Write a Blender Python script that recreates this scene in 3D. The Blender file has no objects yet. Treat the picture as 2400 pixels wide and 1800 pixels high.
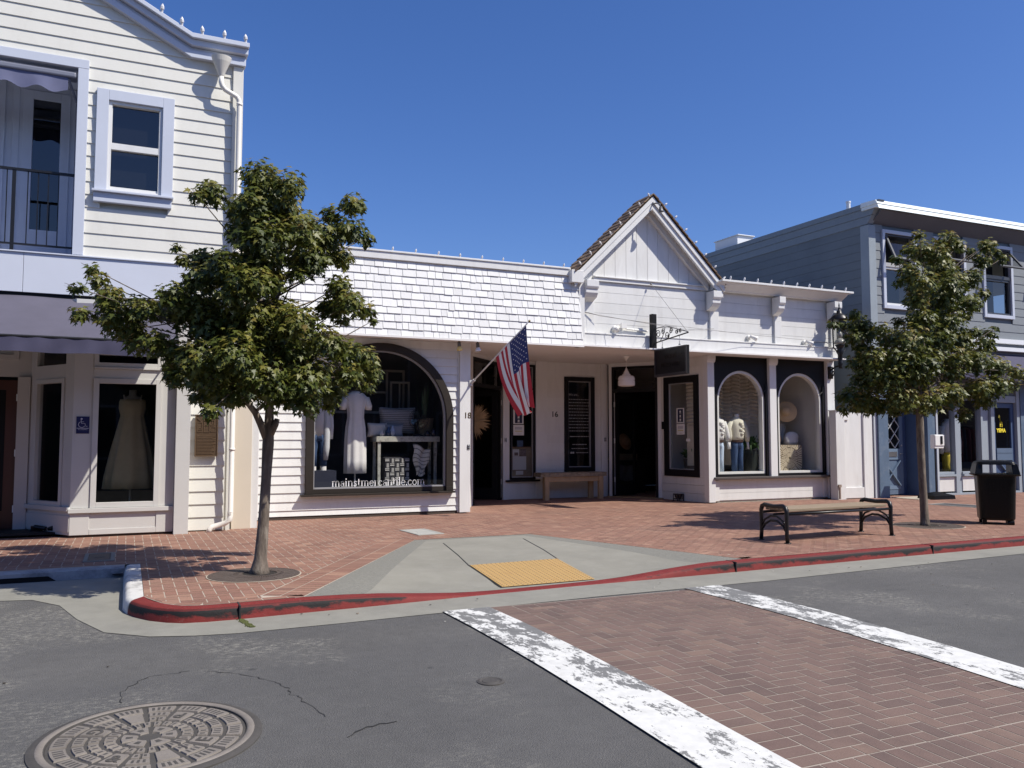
import bpy, bmesh, math, random
from mathutils import Vector, Matrix
R = math.radians
random.seed(7)
scene = bpy.context.scene
COL = scene.collection
# ------------------------------------------------------------------ camera
CAM_H, FOC, PITCH, YAW = 1.35, 1970.0, R(3.75), R(24.55)
cd = bpy.data.cameras.new('Camera'); cam = bpy.data.objects.new('Camera', cd); COL.objects.link(cam)
cam.location = (0, 0, CAM_H); cam.rotation_euler = (R(90) + PITCH, 0, -YAW)
cd.sensor_fit = 'HORIZONTAL'; cd.sensor_width = 36; cd.lens = 36 * FOC / 2400
cd.clip_start = 0.05; cd.clip_end = 3000
scene.camera = cam
# ------------------------------------------------------------------ light
SUN = Vector((-1.0, 1.0, -1.70)).normalized()          # direction the light travels
w = bpy.data.worlds.new('World'); scene.world = w; w.use_nodes = True
nt = w.node_tree; bg = nt.nodes['Background']
sky = nt.nodes.new('ShaderNodeTexSky'); sky.sky_type = 'NISHITA'; sky.sun_disc = False
sky.sun_elevation = math.asin(-SUN.z); sky.sun_rotation = math.atan2(-SUN.x, -SUN.y)
sky.altitude = 0; sky.air_density = 1.0; sky.dust_density = 0.9; sky.ozone_density = 2.0
hsv = nt.nodes.new('ShaderNodeHueSaturation'); hsv.inputs['Saturation'].default_value = 1.22; tn = nt.nodes.new('ShaderNodeMix'); tn.data_type = 'RGBA'; tn.blend_type = 'MULTIPLY'; tn.inputs[0].default_value = 1; tn.inputs[7].default_value = (1.02, 1.10, 1.52, 1); nt.links.new(sky.outputs[0], hsv.inputs['Color']); nt.links.new(hsv.outputs[0], tn.inputs[6]); nt.links.new(tn.outputs[2], bg.inputs[0]); bg.inputs[1].default_value = 0.079
ld = bpy.data.lights.new('Sun', 'SUN'); ld.energy = 5.0; ld.angle = R(0.53); ld.color = (1.0, 0.945, 0.845)
sun = bpy.data.objects.new('Sun', ld); COL.objects.link(sun); sun.location = (20, -30, 40)
sun.rotation_euler = SUN.to_track_quat('-Z', 'Y').to_euler()
vs = scene.view_settings; vs.view_transform = 'Standard'; vs.look = 'None'; vs.exposure = 0.2; vs.gamma = 1
# ------------------------------------------------------------------ photo measuring helper
_f = Vector((math.sin(YAW) * math.cos(PITCH), math.cos(YAW) * math.cos(PITCH), math.sin(PITCH)))
_r = Vector((math.cos(YAW), -math.sin(YAW), 0)); _u = _r.cross(_f)
def at(x, y, Y):
    d = _r * ((x - 1200) / FOC) - _u * ((y - 900) / FOC) + _f
    p = d * (Y / d.y); p.z += CAM_H
    return p
# ------------------------------------------------------------------ materials
MATS = {}
def mat(name, col, rough=0.6, var=0.0, vs_=3.0, bump=0.0, bs=60.0, metal=0.0, spec=0.5, dirt=None, dscale=1.2, damt=0.0, tint=None, coat=0.0, stretch=None):
    if name in MATS: return MATS[name]
    m = bpy.data.materials.new(name); m.use_nodes = True
    n = m.node_tree.nodes; l = m.node_tree.links; b = n['Principled BSDF']
    b.inputs['Base Color'].default_value = (*col, 1); b.inputs['Roughness'].default_value = rough
    b.inputs['Metallic'].default_value = metal; b.inputs['Specular IOR Level'].default_value = spec
    if coat: b.inputs['Coat Weight'].default_value = coat
    tc = n.new('ShaderNodeTexCoord'); vec = tc.outputs['Object']
    if stretch:
        mp = n.new('ShaderNodeMapping'); mp.inputs['Scale'].default_value = stretch
        l.new(vec, mp.inputs[0]); vec = mp.outputs[0]
    cur = None
    if tint:                                   # per face attribute -> ramp
        a = n.new('ShaderNodeAttribute'); a.attribute_name = 'tint'
        cr = n.new('ShaderNodeValToRGB'); e = cr.color_ramp.elements
        e[0].position = 0; e[0].color = (*tint[0], 1); e[1].position = 1; e[1].color = (*tint[-1], 1)
        for k, c in enumerate(tint[1:-1]):
            q = e.new((k + 1) / (len(tint) - 1)); q.color = (*c, 1)
        l.new(a.outputs['Fac'], cr.inputs[0]); cur = cr.outputs[0]
    if var > 0:
        ns = n.new('ShaderNodeTexNoise'); ns.inputs['Scale'].default_value = vs_; ns.inputs['Detail'].default_value = 8; ns.inputs['Roughness'].default_value = 0.65
        l.new(vec, ns.inputs['Vector'])
        mr = n.new('ShaderNodeMapRange'); mr.inputs[1].default_value = 0.3; mr.inputs[2].default_value = 0.7
        mr.inputs[3].default_value = 1 - var; mr.inputs[4].default_value = 1 + var
        l.new(ns.outputs['Fac'], mr.inputs[0])
        mx = n.new('ShaderNodeMix'); mx.data_type = 'RGBA'; mx.blend_type = 'MULTIPLY'; mx.inputs[0].default_value = 1
        if cur: l.new(cur, mx.inputs[6])
        else: mx.inputs[6].default_value = (*col, 1)
        l.new(mr.outputs[0], mx.inputs[7]); cur = mx.outputs[2]
    if dirt:
        nd = n.new('ShaderNodeTexNoise'); nd.inputs['Scale'].default_value = dscale; nd.inputs['Detail'].default_value = 10; nd.inputs['Roughness'].default_value = 0.7
        l.new(vec, nd.inputs['Vector'])
        mr = n.new('ShaderNodeMapRange'); mr.inputs[1].default_value = 0.5; mr.inputs[2].default_value = 0.72; mr.inputs[3].default_value = 0; mr.inputs[4].default_value = damt
        l.new(nd.outputs['Fac'], mr.inputs[0])
        mx = n.new('ShaderNodeMix'); mx.data_type = 'RGBA'; l.new(mr.outputs[0], mx.inputs[0])
        if cur: l.new(cur, mx.inputs[6])
        else: mx.inputs[6].default_value = (*col, 1)
        mx.inputs[7].default_value = (*dirt, 1); cur = mx.outputs[2]
    if cur: l.new(cur, b.inputs['Base Color'])
    if bump > 0:
        nb = n.new('ShaderNodeTexNoise'); nb.inputs['Scale'].default_value = bs; nb.inputs['Detail'].default_value = 6
        l.new(vec, nb.inputs['Vector'])
        bp = n.new('ShaderNodeBump'); bp.inputs['Strength'].default_value = bump; bp.inputs['Distance'].default_value = 0.01
        l.new(nb.outputs['Fac'], bp.inputs['Height']); l.new(bp.outputs[0], b.inputs['Normal'])
    MATS[name] = m
    return m
def glass(name, tint=0.9, rough=0.0, col=(1, 1, 1), ior=1.5, fac=None):
    if name in MATS: return MATS[name]
    m = bpy.data.materials.new(name); m.use_nodes = True; n = m.node_tree.nodes; l = m.node_tree.links
    n.remove(n['Principled BSDF']); out = n['Material Output']
    t = n.new('ShaderNodeBsdfTransparent'); t.inputs[0].default_value = (col[0] * tint, col[1] * tint, col[2] * tint, 1)
    g = n.new('ShaderNodeBsdfGlossy'); g.inputs['Roughness'].default_value = rough
    f0 = ((ior - 1) / (ior + 1)) ** 2
    ge = n.new('ShaderNodeNewGeometry'); dt = n.new('ShaderNodeVectorMath'); dt.operation = 'DOT_PRODUCT'; l.new(ge.outputs['Incoming'], dt.inputs[0]); l.new(ge.outputs['Normal'], dt.inputs[1])
    ab = n.new('ShaderNodeMath'); ab.operation = 'ABSOLUTE'; l.new(dt.outputs['Value'], ab.inputs[0])
    om = n.new('ShaderNodeMath'); om.operation = 'SUBTRACT'; om.inputs[0].default_value = 1; l.new(ab.outputs[0], om.inputs[1])
    pw_ = n.new('ShaderNodeMath'); pw_.operation = 'POWER'; l.new(om.outputs[0], pw_.inputs[0]); pw_.inputs[1].default_value = 5
    fr = n.new('ShaderNodeMath'); fr.operation = 'MULTIPLY_ADD'; l.new(pw_.outputs[0], fr.inputs[0]); fr.inputs[1].default_value = 1 - f0; fr.inputs[2].default_value = f0
    mx = n.new('ShaderNodeMixShader'); l.new(fr.outputs[0], mx.inputs[0]); l.new(t.outputs[0], mx.inputs[1]); l.new(g.outputs[0], mx.inputs[2])
    l.new(mx.outputs[0], out.inputs[0]); MATS[name] = m
    return m
WHITE = mat('white_paint', (.665, .665, .645), .55, .04, 2.0, .12, 45, tint=[(.635, .633, .61), (.685, .685, .668)], dirt=(.47, .455, .42), dscale=2.2, damt=.34, stretch=(2.5, 2.5, .55))
WHITE2 = mat('white_trim_paint', (.665, .665, .65), .5, .03, 3.0, .05, 80, dirt=(.48, .465, .43), dscale=2.5, damt=.25, stretch=(2.5, 2.5, .5))
SHINGLEW = mat('white_shingle_paint', (.72, .72, .74), .65, .05, 5.0, .3, 35, stretch=(1.5, 1, .3), tint=[(.575, .575, .57), (.645, .645, .64), (.685, .685, .68)])
CREAM = mat('cream_clapboard_paint', (.645, .635, .58), .55, .03, 1.5, .08, 60, dirt=(.50, .485, .43), dscale=1.8, damt=.3, stretch=(2, 2, .6))
CREAM2 = mat('warm_cream_paint', (.60, .535, .43), .55, .03, 1.5, .08, 60)
ICE = mat('pale_blue_trim_paint', (.505, .54, .62), .5, .03, 2, .04, 60)
SHOPW = mat('storefront_white_paint', (.55, .54, .515), .5, .03, 2, .04, 60)
BLACKW = mat('black_wood_paint', (.010, .010, .011), .5, .1, 6, spec=.18)
DARKBR = mat('dark_brown_paint', (.028, .023, .019), .55, .1, 6, spec=.2)
NAVY = mat('navy_canvas', (.088, .083, .115), .85, .08, 3, .1, 200)
NAVY2 = mat('navy_canvas_valance', (.052, .05, .092), .85, .1, 3, .15, 120)
CEDAR = mat('brown_cedar_shingle', (.16, .10, .06), .85, .15, 6, .4, 40, tint=[(.09, .055, .035), (.22, .145, .085)])
IRON = mat('black_iron', (.009, .009, .010), .38, .1, 8, .1, 80, spec=.4)
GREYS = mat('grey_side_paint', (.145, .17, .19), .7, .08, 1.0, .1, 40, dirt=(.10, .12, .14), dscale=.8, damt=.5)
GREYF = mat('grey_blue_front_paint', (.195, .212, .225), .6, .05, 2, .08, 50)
BLUE = mat('worn_blue_paint', (.085, .130, .195), .6, .08, 4, .15, 40, dirt=(.24, .27, .31), dscale=5, damt=.35)
BLUED = mat('dark_blue_paint', (.05, .085, .17), .5, .06, 4)
BLUEM = mat('grey_mullion_paint', (.29, .33, .37), .5, .04, 4)
METALW = mat('pale_metal_flashing', (.74, .80, .79), .4, .05, 3, metal=.0)
ROOFG = mat('grey_roof_felt', (.22, .22, .22), .9, .1, 2)
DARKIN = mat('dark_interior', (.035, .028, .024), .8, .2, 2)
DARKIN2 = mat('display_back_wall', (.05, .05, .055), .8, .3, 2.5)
DISPW = mat('display_plaster', (.60, .58, .54), .8, .06, 2)
GLASS = glass('shop_glass', .93)
GLASSD = glass('dim_shop_glass', .72)
GLASSN = glass('upper_window_glass', .5, ior=1.9)
CONC = mat('pale_concrete', (.235, .228, .195), .85, .10, 4, .2, 120, dirt=(.165, .16, .14), dscale=1.3, damt=.6)
MORTAR = mat('mortar', (.42, .355, .285), .9, .1, 8)
MORTAR2 = mat('crosswalk_mortar', (.32, .27, .225), .9, .1, 8)
BRICK = mat('sidewalk_brick', (.24, .12, .085), .85, .13, 1.2, .2, 90, tint=[(.21, .108, .078), (.28, .152, .108), (.245, .125, .088), (.33, .19, .132)], dirt=(.17, .11, .088), dscale=.9, damt=.45)
BRICK2 = mat('crosswalk_brick', (.16, .09, .08), .8, .10, 3, .2, 90, tint=[(.125, .084, .070), (.17, .112, .09), (.148, .096, .079), (.195, .13, .10)], dirt=(.085, .058, .05), dscale=1.6, damt=.5)
IRONG = mat('rusty_cast_iron', (.075, .055, .045), .7, .2, 8, .3, 80)
RED = mat('red_kerb_paint', (.22, .035, .032), .6, .15, 6, .2, 60)
# ------------------------------------------------------------------ mesh builder
class MB:
    def __init__(s): s.v = []; s.f = []; s.mi = []; s.t = []; s.cur = 0; s.tint = None
    def add(s, vs_, fs):
        o = len(s.v); s.v += [tuple(p) for p in vs_]
        for f in fs:
            s.f.append([i + o for i in f]); s.mi.append(s.cur)
            s.t.append(random.random() if s.tint is None else s.tint)
    def poly(s, pts): s.add(pts, [list(range(len(pts)))])
    def box(s, x0, x1, y0, y1, z0, z1):
        s.add([(x0, y0, z0), (x1, y0, z0), (x1, y1, z0), (x0, y1, z0), (x0, y0, z1), (x1, y0, z1), (x1, y1, z1), (x0, y1, z1)],
              [(0, 3, 2, 1), (4, 5, 6, 7), (0, 1, 5, 4), (1, 2, 6, 5), (2, 3, 7, 6), (3, 0, 4, 7)])
    def obox(s, c, ux, uy, uz):               # oriented box: centre, half axes
        c = Vector(c); ux = Vector(ux); uy = Vector(uy); uz = Vector(uz)
        p = [c + ux * a + uy * b + uz * d for d in (-1, 1) for a, b in ((-1, -1), (1, -1), (1, 1), (-1, 1))]
        s.add(p, [(0, 3, 2, 1), (4, 5, 6, 7), (0, 1, 5, 4), (1, 2, 6, 5), (2, 3, 7, 6), (3, 0, 4, 7)])
    def bar(s, a, b, wd, th, up=(0, 0, 1)):   # rectangular bar from a to b
        a = Vector(a); b = Vector(b); d = (b - a); L = d.length; d.normalize(); sd = d.cross(Vector(up))
        if sd.length < 1e-4: sd = d.cross(Vector((1, 0, 0)))
        sd.normalize(); u2 = sd.cross(d).normalized()
        s.obox((a + b) / 2, d * L / 2, sd * wd / 2, u2 * th / 2)
    def prism(s, pts, ax, a0, a1):            # extrude 2D polygon along axis
        n = len(pts)
        def P(p, t): return (t, p[0], p[1]) if ax == 'x' else ((p[0], t, p[1]) if ax == 'y' else (p[0], p[1], t))
        v = [P(p, a0) for p in pts] + [P(p, a1) for p in pts]
        s.add(v, [list(range(n))[::-1], list(range(n, 2 * n))] + [(i, (i + 1) % n, n + (i + 1) % n, n + i) for i in range(n)])
    def tube(s, pts, r, n=8, cap=True):
        pts = [Vector(p) for p in pts]; rr = r if isinstance(r, (list, tuple)) else [r] * len(pts)
        v = []; up = Vector((0, 0, 1)); prev = None
        for i, p in enumerate(pts):
            d = (pts[min(i + 1, len(pts) - 1)] - pts[max(i - 1, 0)]).normalized()
            if prev is None:
                a = d.cross(up) if abs(d.dot(up)) < .95 else d.cross(Vector((1, 0, 0)))
            else: a = prev - d * prev.dot(d)
            a.normalize(); prev = a; b = d.cross(a)
            for k in range(n):
                t = 2 * math.pi * k / n; v.append(p + (a * math.cos(t) + b * math.sin(t)) * rr[i])
        fs = [(i * n + k, i * n + (k + 1) % n, (i + 1) * n + (k + 1) % n, (i + 1) * n + k) for i in range(len(pts) - 1) for k in range(n)]
        if cap: fs += [list(range(n))[::-1], [(len(pts) - 1) * n + k for k in range(n)]]
        s.add(v, fs)
    def loft(s, secs, n=20, wob=None, cap=True):   # secs: (cx, cy, z, rx, ry)
        v = []
        for i, (cx, cy, z, rx, ry) in enumerate(secs):
            for k in range(n):
                t = 2 * math.pi * k / n; m = 1 + (wob(i / (len(secs) - 1), t) if wob else 0)
                v.append((cx + rx * m * math.cos(t), cy + ry * m * math.sin(t), z))
        m_ = len(secs)
        fs = [(i * n + k, i * n + (k + 1) % n, (i + 1) * n + (k + 1) % n, (i + 1) * n + k) for i in range(m_ - 1) for k in range(n)]
        if cap: fs += [list(range(n))[::-1], [(m_ - 1) * n + k for k in range(n)]]
        s.add(v, fs)
    def lathe(s, c, prof, n=20): s.loft([(c[0], c[1], c[2] + z, max(r, .0005), max(r, .0005)) for r, z in prof], n, cap=False)
    def ball(s, c, rx, ry, rz, n=12, m_=7):
        s.loft([(c[0], c[1], c[2] - rz * math.cos(math.pi * (i + .02) / (m_ + .04)), max(rx * math.sin(math.pi * (i + .02) / (m_ + .04)), .0005), max(ry * math.sin(math.pi * (i + .02) / (m_ + .04)), .0005)) for i in range(m_ + 1)], n)
    def frame(s, x0, x1, z0, z1, wd, y0, y1, wb=None):   # four butted bars in an XZ frame
        wb = wd if wb is None else wb
        s.box(x0, x0 + wd, y0, y1, z0, z1); s.box(x1 - wd, x1, y0, y1, z0, z1)
        s.box(x0 + wd, x1 - wd, y0, y1, z1 - wd, z1)
        if wb > 0: s.box(x0 + wd, x1 - wd, y0, y1, z0, z0 + wb)
    def grid(s, fn, nu, nv, mfn=None):
        v = [fn(i / nu, j / nv) for j in range(nv + 1) for i in range(nu + 1)]; o = len(s.v); s.v += [tuple(p) for p in v]
        for j in range(nv):
            for i in range(nu):
                a = j * (nu + 1) + i + o; s.f.append([a, a + 1, a + nu + 2, a + nu + 1])
                s.mi.append(mfn((i + .5) / nu, (j + .5) / nv) if mfn else s.cur); s.t.append(random.random())
    def build(s, name, m, parent=None, M=None, smooth=False, bevel=0, fix=True, origin=None):
        me = bpy.data.meshes.new(name)
        vs_ = [M @ Vector(p) for p in s.v] if M else s.v
        if origin is not None: vs_ = [Vector(p) - Vector(origin) for p in vs_]
        me.from_pydata([tuple(p) for p in vs_], [], s.f); me.update()
        for k in (m if isinstance(m, (list, tuple)) else [m]): me.materials.append(k)
        me.polygons.foreach_set('material_index', s.mi)
        a = me.attributes.new('tint', 'FLOAT', 'FACE'); a.data.foreach_set('value', s.t)
        if fix:
            bm = bmesh.new(); bm.from_mesh(me); bmesh.ops.recalc_face_normals(bm, faces=bm.faces); bm.to_mesh(me); bm.free()
        if smooth: me.polygons.foreach_set('use_smooth', [True] * len(me.polygons))
        o = bpy.data.objects.new(name, me); COL.objects.link(o)
        if origin is not None: o.location = origin
        if parent:
            o.parent = parent
            if not M or True: o.matrix_parent_inverse = world_inv(parent)
        if bevel:
            b = o.modifiers.new('bevel', 'BEVEL'); b.width = bevel; b.segments = 2; b.limit_method = 'ANGLE'
        return o
def world_m(o):
    m = o.matrix_basis.copy()
    if o.parent: m = world_m(o.parent) @ o.matrix_parent_inverse @ m
    return m
def world_inv(o): return world_m(o).inverted()
def tag(o, label=None, cat=None, group=None, kind=None):
    if label: o['label'] = label
    if cat: o['category'] = cat
    if group: o['group'] = group
    if kind: o['kind'] = kind
    return o
def thing(name, label, cat, loc=(0, 0, 0), group=None):
    o = bpy.data.objects.new(name, None); COL.objects.link(o); o.location = loc; o.empty_display_size = .1
    return tag(o, label, cat, group)
def struct(o): o['kind'] = 'structure'; return o
def boxes(name, m, parent, bl, bevel=0, M=None):
    for b in bl:
        q_ = MB(); q_.box(*b); q_.build(name, m, parent, M=M, bevel=bevel)
def xf(origin, ang): return Matrix.Translation(Vector(origin)) @ Matrix.Rotation(ang, 4, 'Z')
def text(s, size, name, m, parent, M, depth=.002, align='CENTER', bold=0.0):
    c = bpy.data.curves.new('txt', 'FONT'); c.body = s; c.size = size; c.align_x = align; c.extrude = depth; c.offset = bold
    t = bpy.data.objects.new('txt', c); COL.objects.link(t)
    bpy.context.view_layer.update()
    me = bpy.data.meshes.new_from_object(t.evaluated_get(bpy.context.evaluated_depsgraph_get()))
    bpy.data.objects.remove(t); bpy.data.curves.remove(c)
    me.transform(M @ Matrix.Rotation(R(90), 4, 'X')); me.materials.clear(); me.materials.append(m); me.name = name
    o = bpy.data.objects.new(name, me); COL.objects.link(o)
    if parent: o.parent = parent; o.matrix_parent_inverse = world_inv(parent)
    return o
T = Matrix.Translation
def arch_z(x, cx, r, zc):
    d = r * r - (x - cx) ** 2
    return zc + math.sqrt(d) if d > 0 else zc
def arch_panel(mb, x0, x1, z0, z1, ax0, ax1, az0, zc, y0, y1, n=36):
    """solid panel y0..y1 with an arched hole"""
    cx = (ax0 + ax1) / 2; r = (ax1 - ax0) / 2
    if ax0 > x0: mb.box(x0, ax0, y0, y1, z0, z1)
    if x1 > ax1: mb.box(ax1, x1, y0, y1, z0, z1)
    if az0 > z0: mb.box(ax0, ax1, y0, y1, z0, az0)
    for i in range(n):
        ta = math.pi * (1 - i / n); tb = math.pi * (1 - (i + 1) / n)
        xa = cx + r * math.cos(ta); xb = cx + r * math.cos(tb); za = zc + r * math.sin(ta); zb = zc + r * math.sin(tb)
        mb.add([(xa, y0, za), (xb, y0, zb), (xb, y0, z1), (xa, y0, z1), (xa, y1, za), (xb, y1, zb), (xb, y1, z1), (xa, y1, z1)],
               [(0, 1, 2, 3), (7, 6, 5, 4), (0, 4, 5, 1), (3, 2, 6, 7)])
def arch_ring(mb, cx, ro, ri, zc, zb, y0, y1, n=40):
    """arched frame: legs down to zb, half ring above"""
    pts = [(cx - ro, zb), (cx - ri, zb)]
    o = [(cx - ro, zb)] + [(cx + ro * math.cos(math.pi * (1 - i / n)), zc + ro * math.sin(math.pi * (1 - i / n))) for i in range(n + 1)] + [(cx + ro, zb)]
    q = [(cx - ri, zb)] + [(cx + ri * math.cos(math.pi * (1 - i / n)), zc + ri * math.sin(math.pi * (1 - i / n))) for i in range(n + 1)] + [(cx + ri, zb)]
    v = [(x, y0, z) for x, z in o] + [(x, y0, z) for x, z in q] + [(x, y1, z) for x, z in o] + [(x, y1, z) for x, z in q]
    k = len(o); f = []
    for i in range(k - 1):
        f += [(i, i + 1, k + i + 1, k + i), (2 * k + i, 3 * k + i, 3 * k + i + 1, 2 * k + i + 1), (i, 2 * k + i, 2 * k + i + 1, i + 1), (k + i, k + i + 1, 3 * k + i + 1, 3 * k + i)]
    f += [(0, k, 3 * k, 2 * k), (k - 1, 3 * k - 1, 4 * k - 1, 2 * k - 1)]
    mb.add(v, f)
def arch_face(mb, cx, r, zc, zb, y, n=40):
    mb.poly([(cx - r, y, zb)] + [(cx + r * math.cos(math.pi * (1 - i / n)), y, zc + r * math.sin(math.pi * (1 - i / n))) for i in range(n + 1)] + [(cx + r, y, zb)])
def siding(mb, x0, x1, zs, Y, lip=.018, holes=(), arch=None, th=.03):
    """lapped boards: zs ascending board bottoms plus last top; each board tilts out at its bottom"""
    for a, b in zip(zs[:-1], zs[1:]):
        segs = [(x0, x1)]; mb.tint = random.random()
        for h in holes:
            if h[3] <= a + .02 or h[2] >= b - .02: continue
            ns = []
            for s0, s1 in segs:
                if h[1] <= s0 or h[0] >= s1: ns.append((s0, s1)); continue
                if h[0] > s0: ns.append((s0, h[0]))
                if h[1] < s1: ns.append((h[1], s1))
            segs = ns
        for s0, s1 in segs:
            cuts = [(s0, s1, a, a)]
            if arch:
                cx, r, zc, zb = arch; cuts = []
                xs = [s0]; x = max(s0, cx - r)
                if b > zb:
                    while x < min(s1, cx + r):
                        if x > xs[-1]: xs.append(x)
                        x += .03
                    if cx + r < s1 and cx + r > xs[-1]: xs.append(cx + r)
                xs.append(s1)
                for p, q in zip(xs[:-1], xs[1:]):
                    inside = p >= cx - r - 1e-6 and q <= cx + r + 1e-6
                    if not inside or b <= zb: cuts.append((p, q, a, a))
                    else:
                        lo = arch_z(min(max(p, cx - r), cx + r), cx, r, zc); lo2 = arch_z(min(max(q, cx - r), cx + r), cx, r, zc)
                        if min(lo, lo2) < b: cuts.append((p, q, max(a, min(lo, b)), max(a, min(lo2, b))))
            for p, q, l0, l1 in cuts:
                yy = lambda z: Y - lip * (b - z) / (b - a)
                mb.add([(p, yy(l0), l0), (q, yy(l1), l1), (q, yy(b), b), (p, yy(b), b), (p, Y + th, l0), (q, Y + th, l1), (q, Y + th, b), (p, Y + th, b)],
                       [(0, 1, 2, 3), (0, 4, 5, 1), (3, 2, 6, 7), (0, 3, 7, 4), (1, 5, 6, 2), (4, 7, 6, 5)])
    mb.tint = None
def steps(z0, z1, st):
    n = max(1, round((z1 - z0) / st)); return [z0 + (z1 - z0) * i / n for i in range(n + 1)]
# ================================================================== GROUND
ZG = -.11                                                   # gutter level at the kerb
def interp(tab, x):
    if x <= tab[0][0]: return tab[0][1]
    for (a, b), (c, d) in zip(tab[:-1], tab[1:]):
        if x <= c: return b + (d - b) * (x - a) / (c - a)
    return tab[-1][1]
RP = [(-60, -.30), (-5, -.30), (0, -.275), (2, -.228), (2.95, -.19), (3.5, -.167), (4.2, -.138), (4.9, -.118), (5.4, -.109), (6.1, -.105), (6.8, -.11), (9, -.1095), (14, -.11), (60, -.13)]
zr = lambda y: interp(RP, y)
def asphalt():
    m = bpy.data.materials.new('asphalt'); m.use_nodes = True; n = m.node_tree.nodes; l = m.node_tree.links; b = n['Principled BSDF']
    tc = n.new('ShaderNodeTexCoord'); b.inputs['Roughness'].default_value = .88
    def noise(sc, det, rough, lo, hi, a, c, st=None):
        q = n.new('ShaderNodeTexNoise'); q.inputs['Scale'].default_value = sc; q.inputs['Detail'].default_value = det; q.inputs['Roughness'].default_value = rough
        if st:
            mp = n.new('ShaderNodeMapping'); mp.inputs['Scale'].default_value = st; l.new(tc.outputs['Object'], mp.inputs[0]); l.new(mp.outputs[0], q.inputs['Vector'])
        else: l.new(tc.outputs['Object'], q.inputs['Vector'])
        r = n.new('ShaderNodeMapRange'); r.inputs[1].default_value = lo; r.inputs[2].default_value = hi; r.inputs[3].default_value = a; r.inputs[4].default_value = c
        l.new(q.outputs['Fac'], r.inputs[0]); return r.outputs[0]
    def mix(f, a, c, bl='MIX'):
        x = n.new('ShaderNodeMix'); x.data_type = 'RGBA'; x.blend_type = bl
        if hasattr(f, 'links'): l.new(f, x.inputs[0])
        else: x.inputs[0].default_value = f
        for s_, k in ((a, 6), (c, 7)):
            if hasattr(s_, 'links'): l.new(s_, x.inputs[k])
            else: x.inputs[k].default_value = (*s_, 1)
        return x.outputs[2]
    col = mix(noise(.6, 6, .6, .35, .65, 0, 1), (.082, .080, .077), (.106, .103, .099))
    col = mix(1.0, col, noise(9, 8, .7, .3, .7, .86, 1.14), 'MULTIPLY')
    col = mix(noise(150, 2, .5, .5, .72, 0, .6), col, (.19, .185, .17))
    sx_ = n.new('ShaderNodeSeparateXYZ'); l.new(tc.outputs['Object'], sx_.inputs[0])
    gx_ = n.new('ShaderNodeMapRange'); gx_.inputs[1].default_value = -.9; gx_.inputs[2].default_value = .9; gx_.inputs[3].default_value = .16; gx_.inputs[4].default_value = 0; l.new(sx_.outputs['X'], gx_.inputs[0])
    pn_ = n.new('ShaderNodeTexNoise'); pn_.inputs['Scale'].default_value = .9; pn_.inputs['Detail'].default_value = 4; l.new(tc.outputs['Object'], pn_.inputs['Vector'])
    aw2 = n.new('ShaderNodeMath'); l.new(pn_.outputs['Fac'], aw2.inputs[0]); l.new(gx_.outputs[0], aw2.inputs[1])
    am_ = n.new('ShaderNodeMapRange'); am_.inputs[1].default_value = .54; am_.inputs[2].default_value = .64; l.new(aw2.outputs[0], am_.inputs[0])
    mu = n.new('ShaderNodeMath'); mu.operation = 'MULTIPLY'; l.new(am_.outputs[0], mu.inputs[0]); l.new(noise(26, 12, .85, .50, .58, 0, 1, (.7, 1.2, 1)), mu.inputs[1])
    col = mix(mu.outputs[0], col, (.24, .23, .20))         # worn pale aggregate showing through
    col = mix(noise(1.7, 4, .6, .62, .72, 0, .4), col, (.055, .055, .056))
    col = mix(noise(7, 3, .5, .72, .76, 0, .7), col, (.035, .035, .036))
    col = mix(noise(.35, 4, .6, .45, .55, 0, .3, (.15, 1, 1)), col, (.075, .075, .077))
    l.new(col, b.inputs['Base Color'])
    nb = n.new('ShaderNodeTexNoise'); nb.inputs['Scale'].default_value = 140; nb.inputs['Detail'].default_value = 4; l.new(tc.outputs['Object'], nb.inputs['Vector'])
    bp = n.new('ShaderNodeBump'); bp.inputs['Strength'].default_value = .8; bp.inputs['Distance'].default_value = .012
    l.new(nb.outputs['Fac'], bp.inputs['Height']); l.new(bp.outputs[0], b.inputs['Normal']); return m
ASPH = asphalt()
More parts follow.
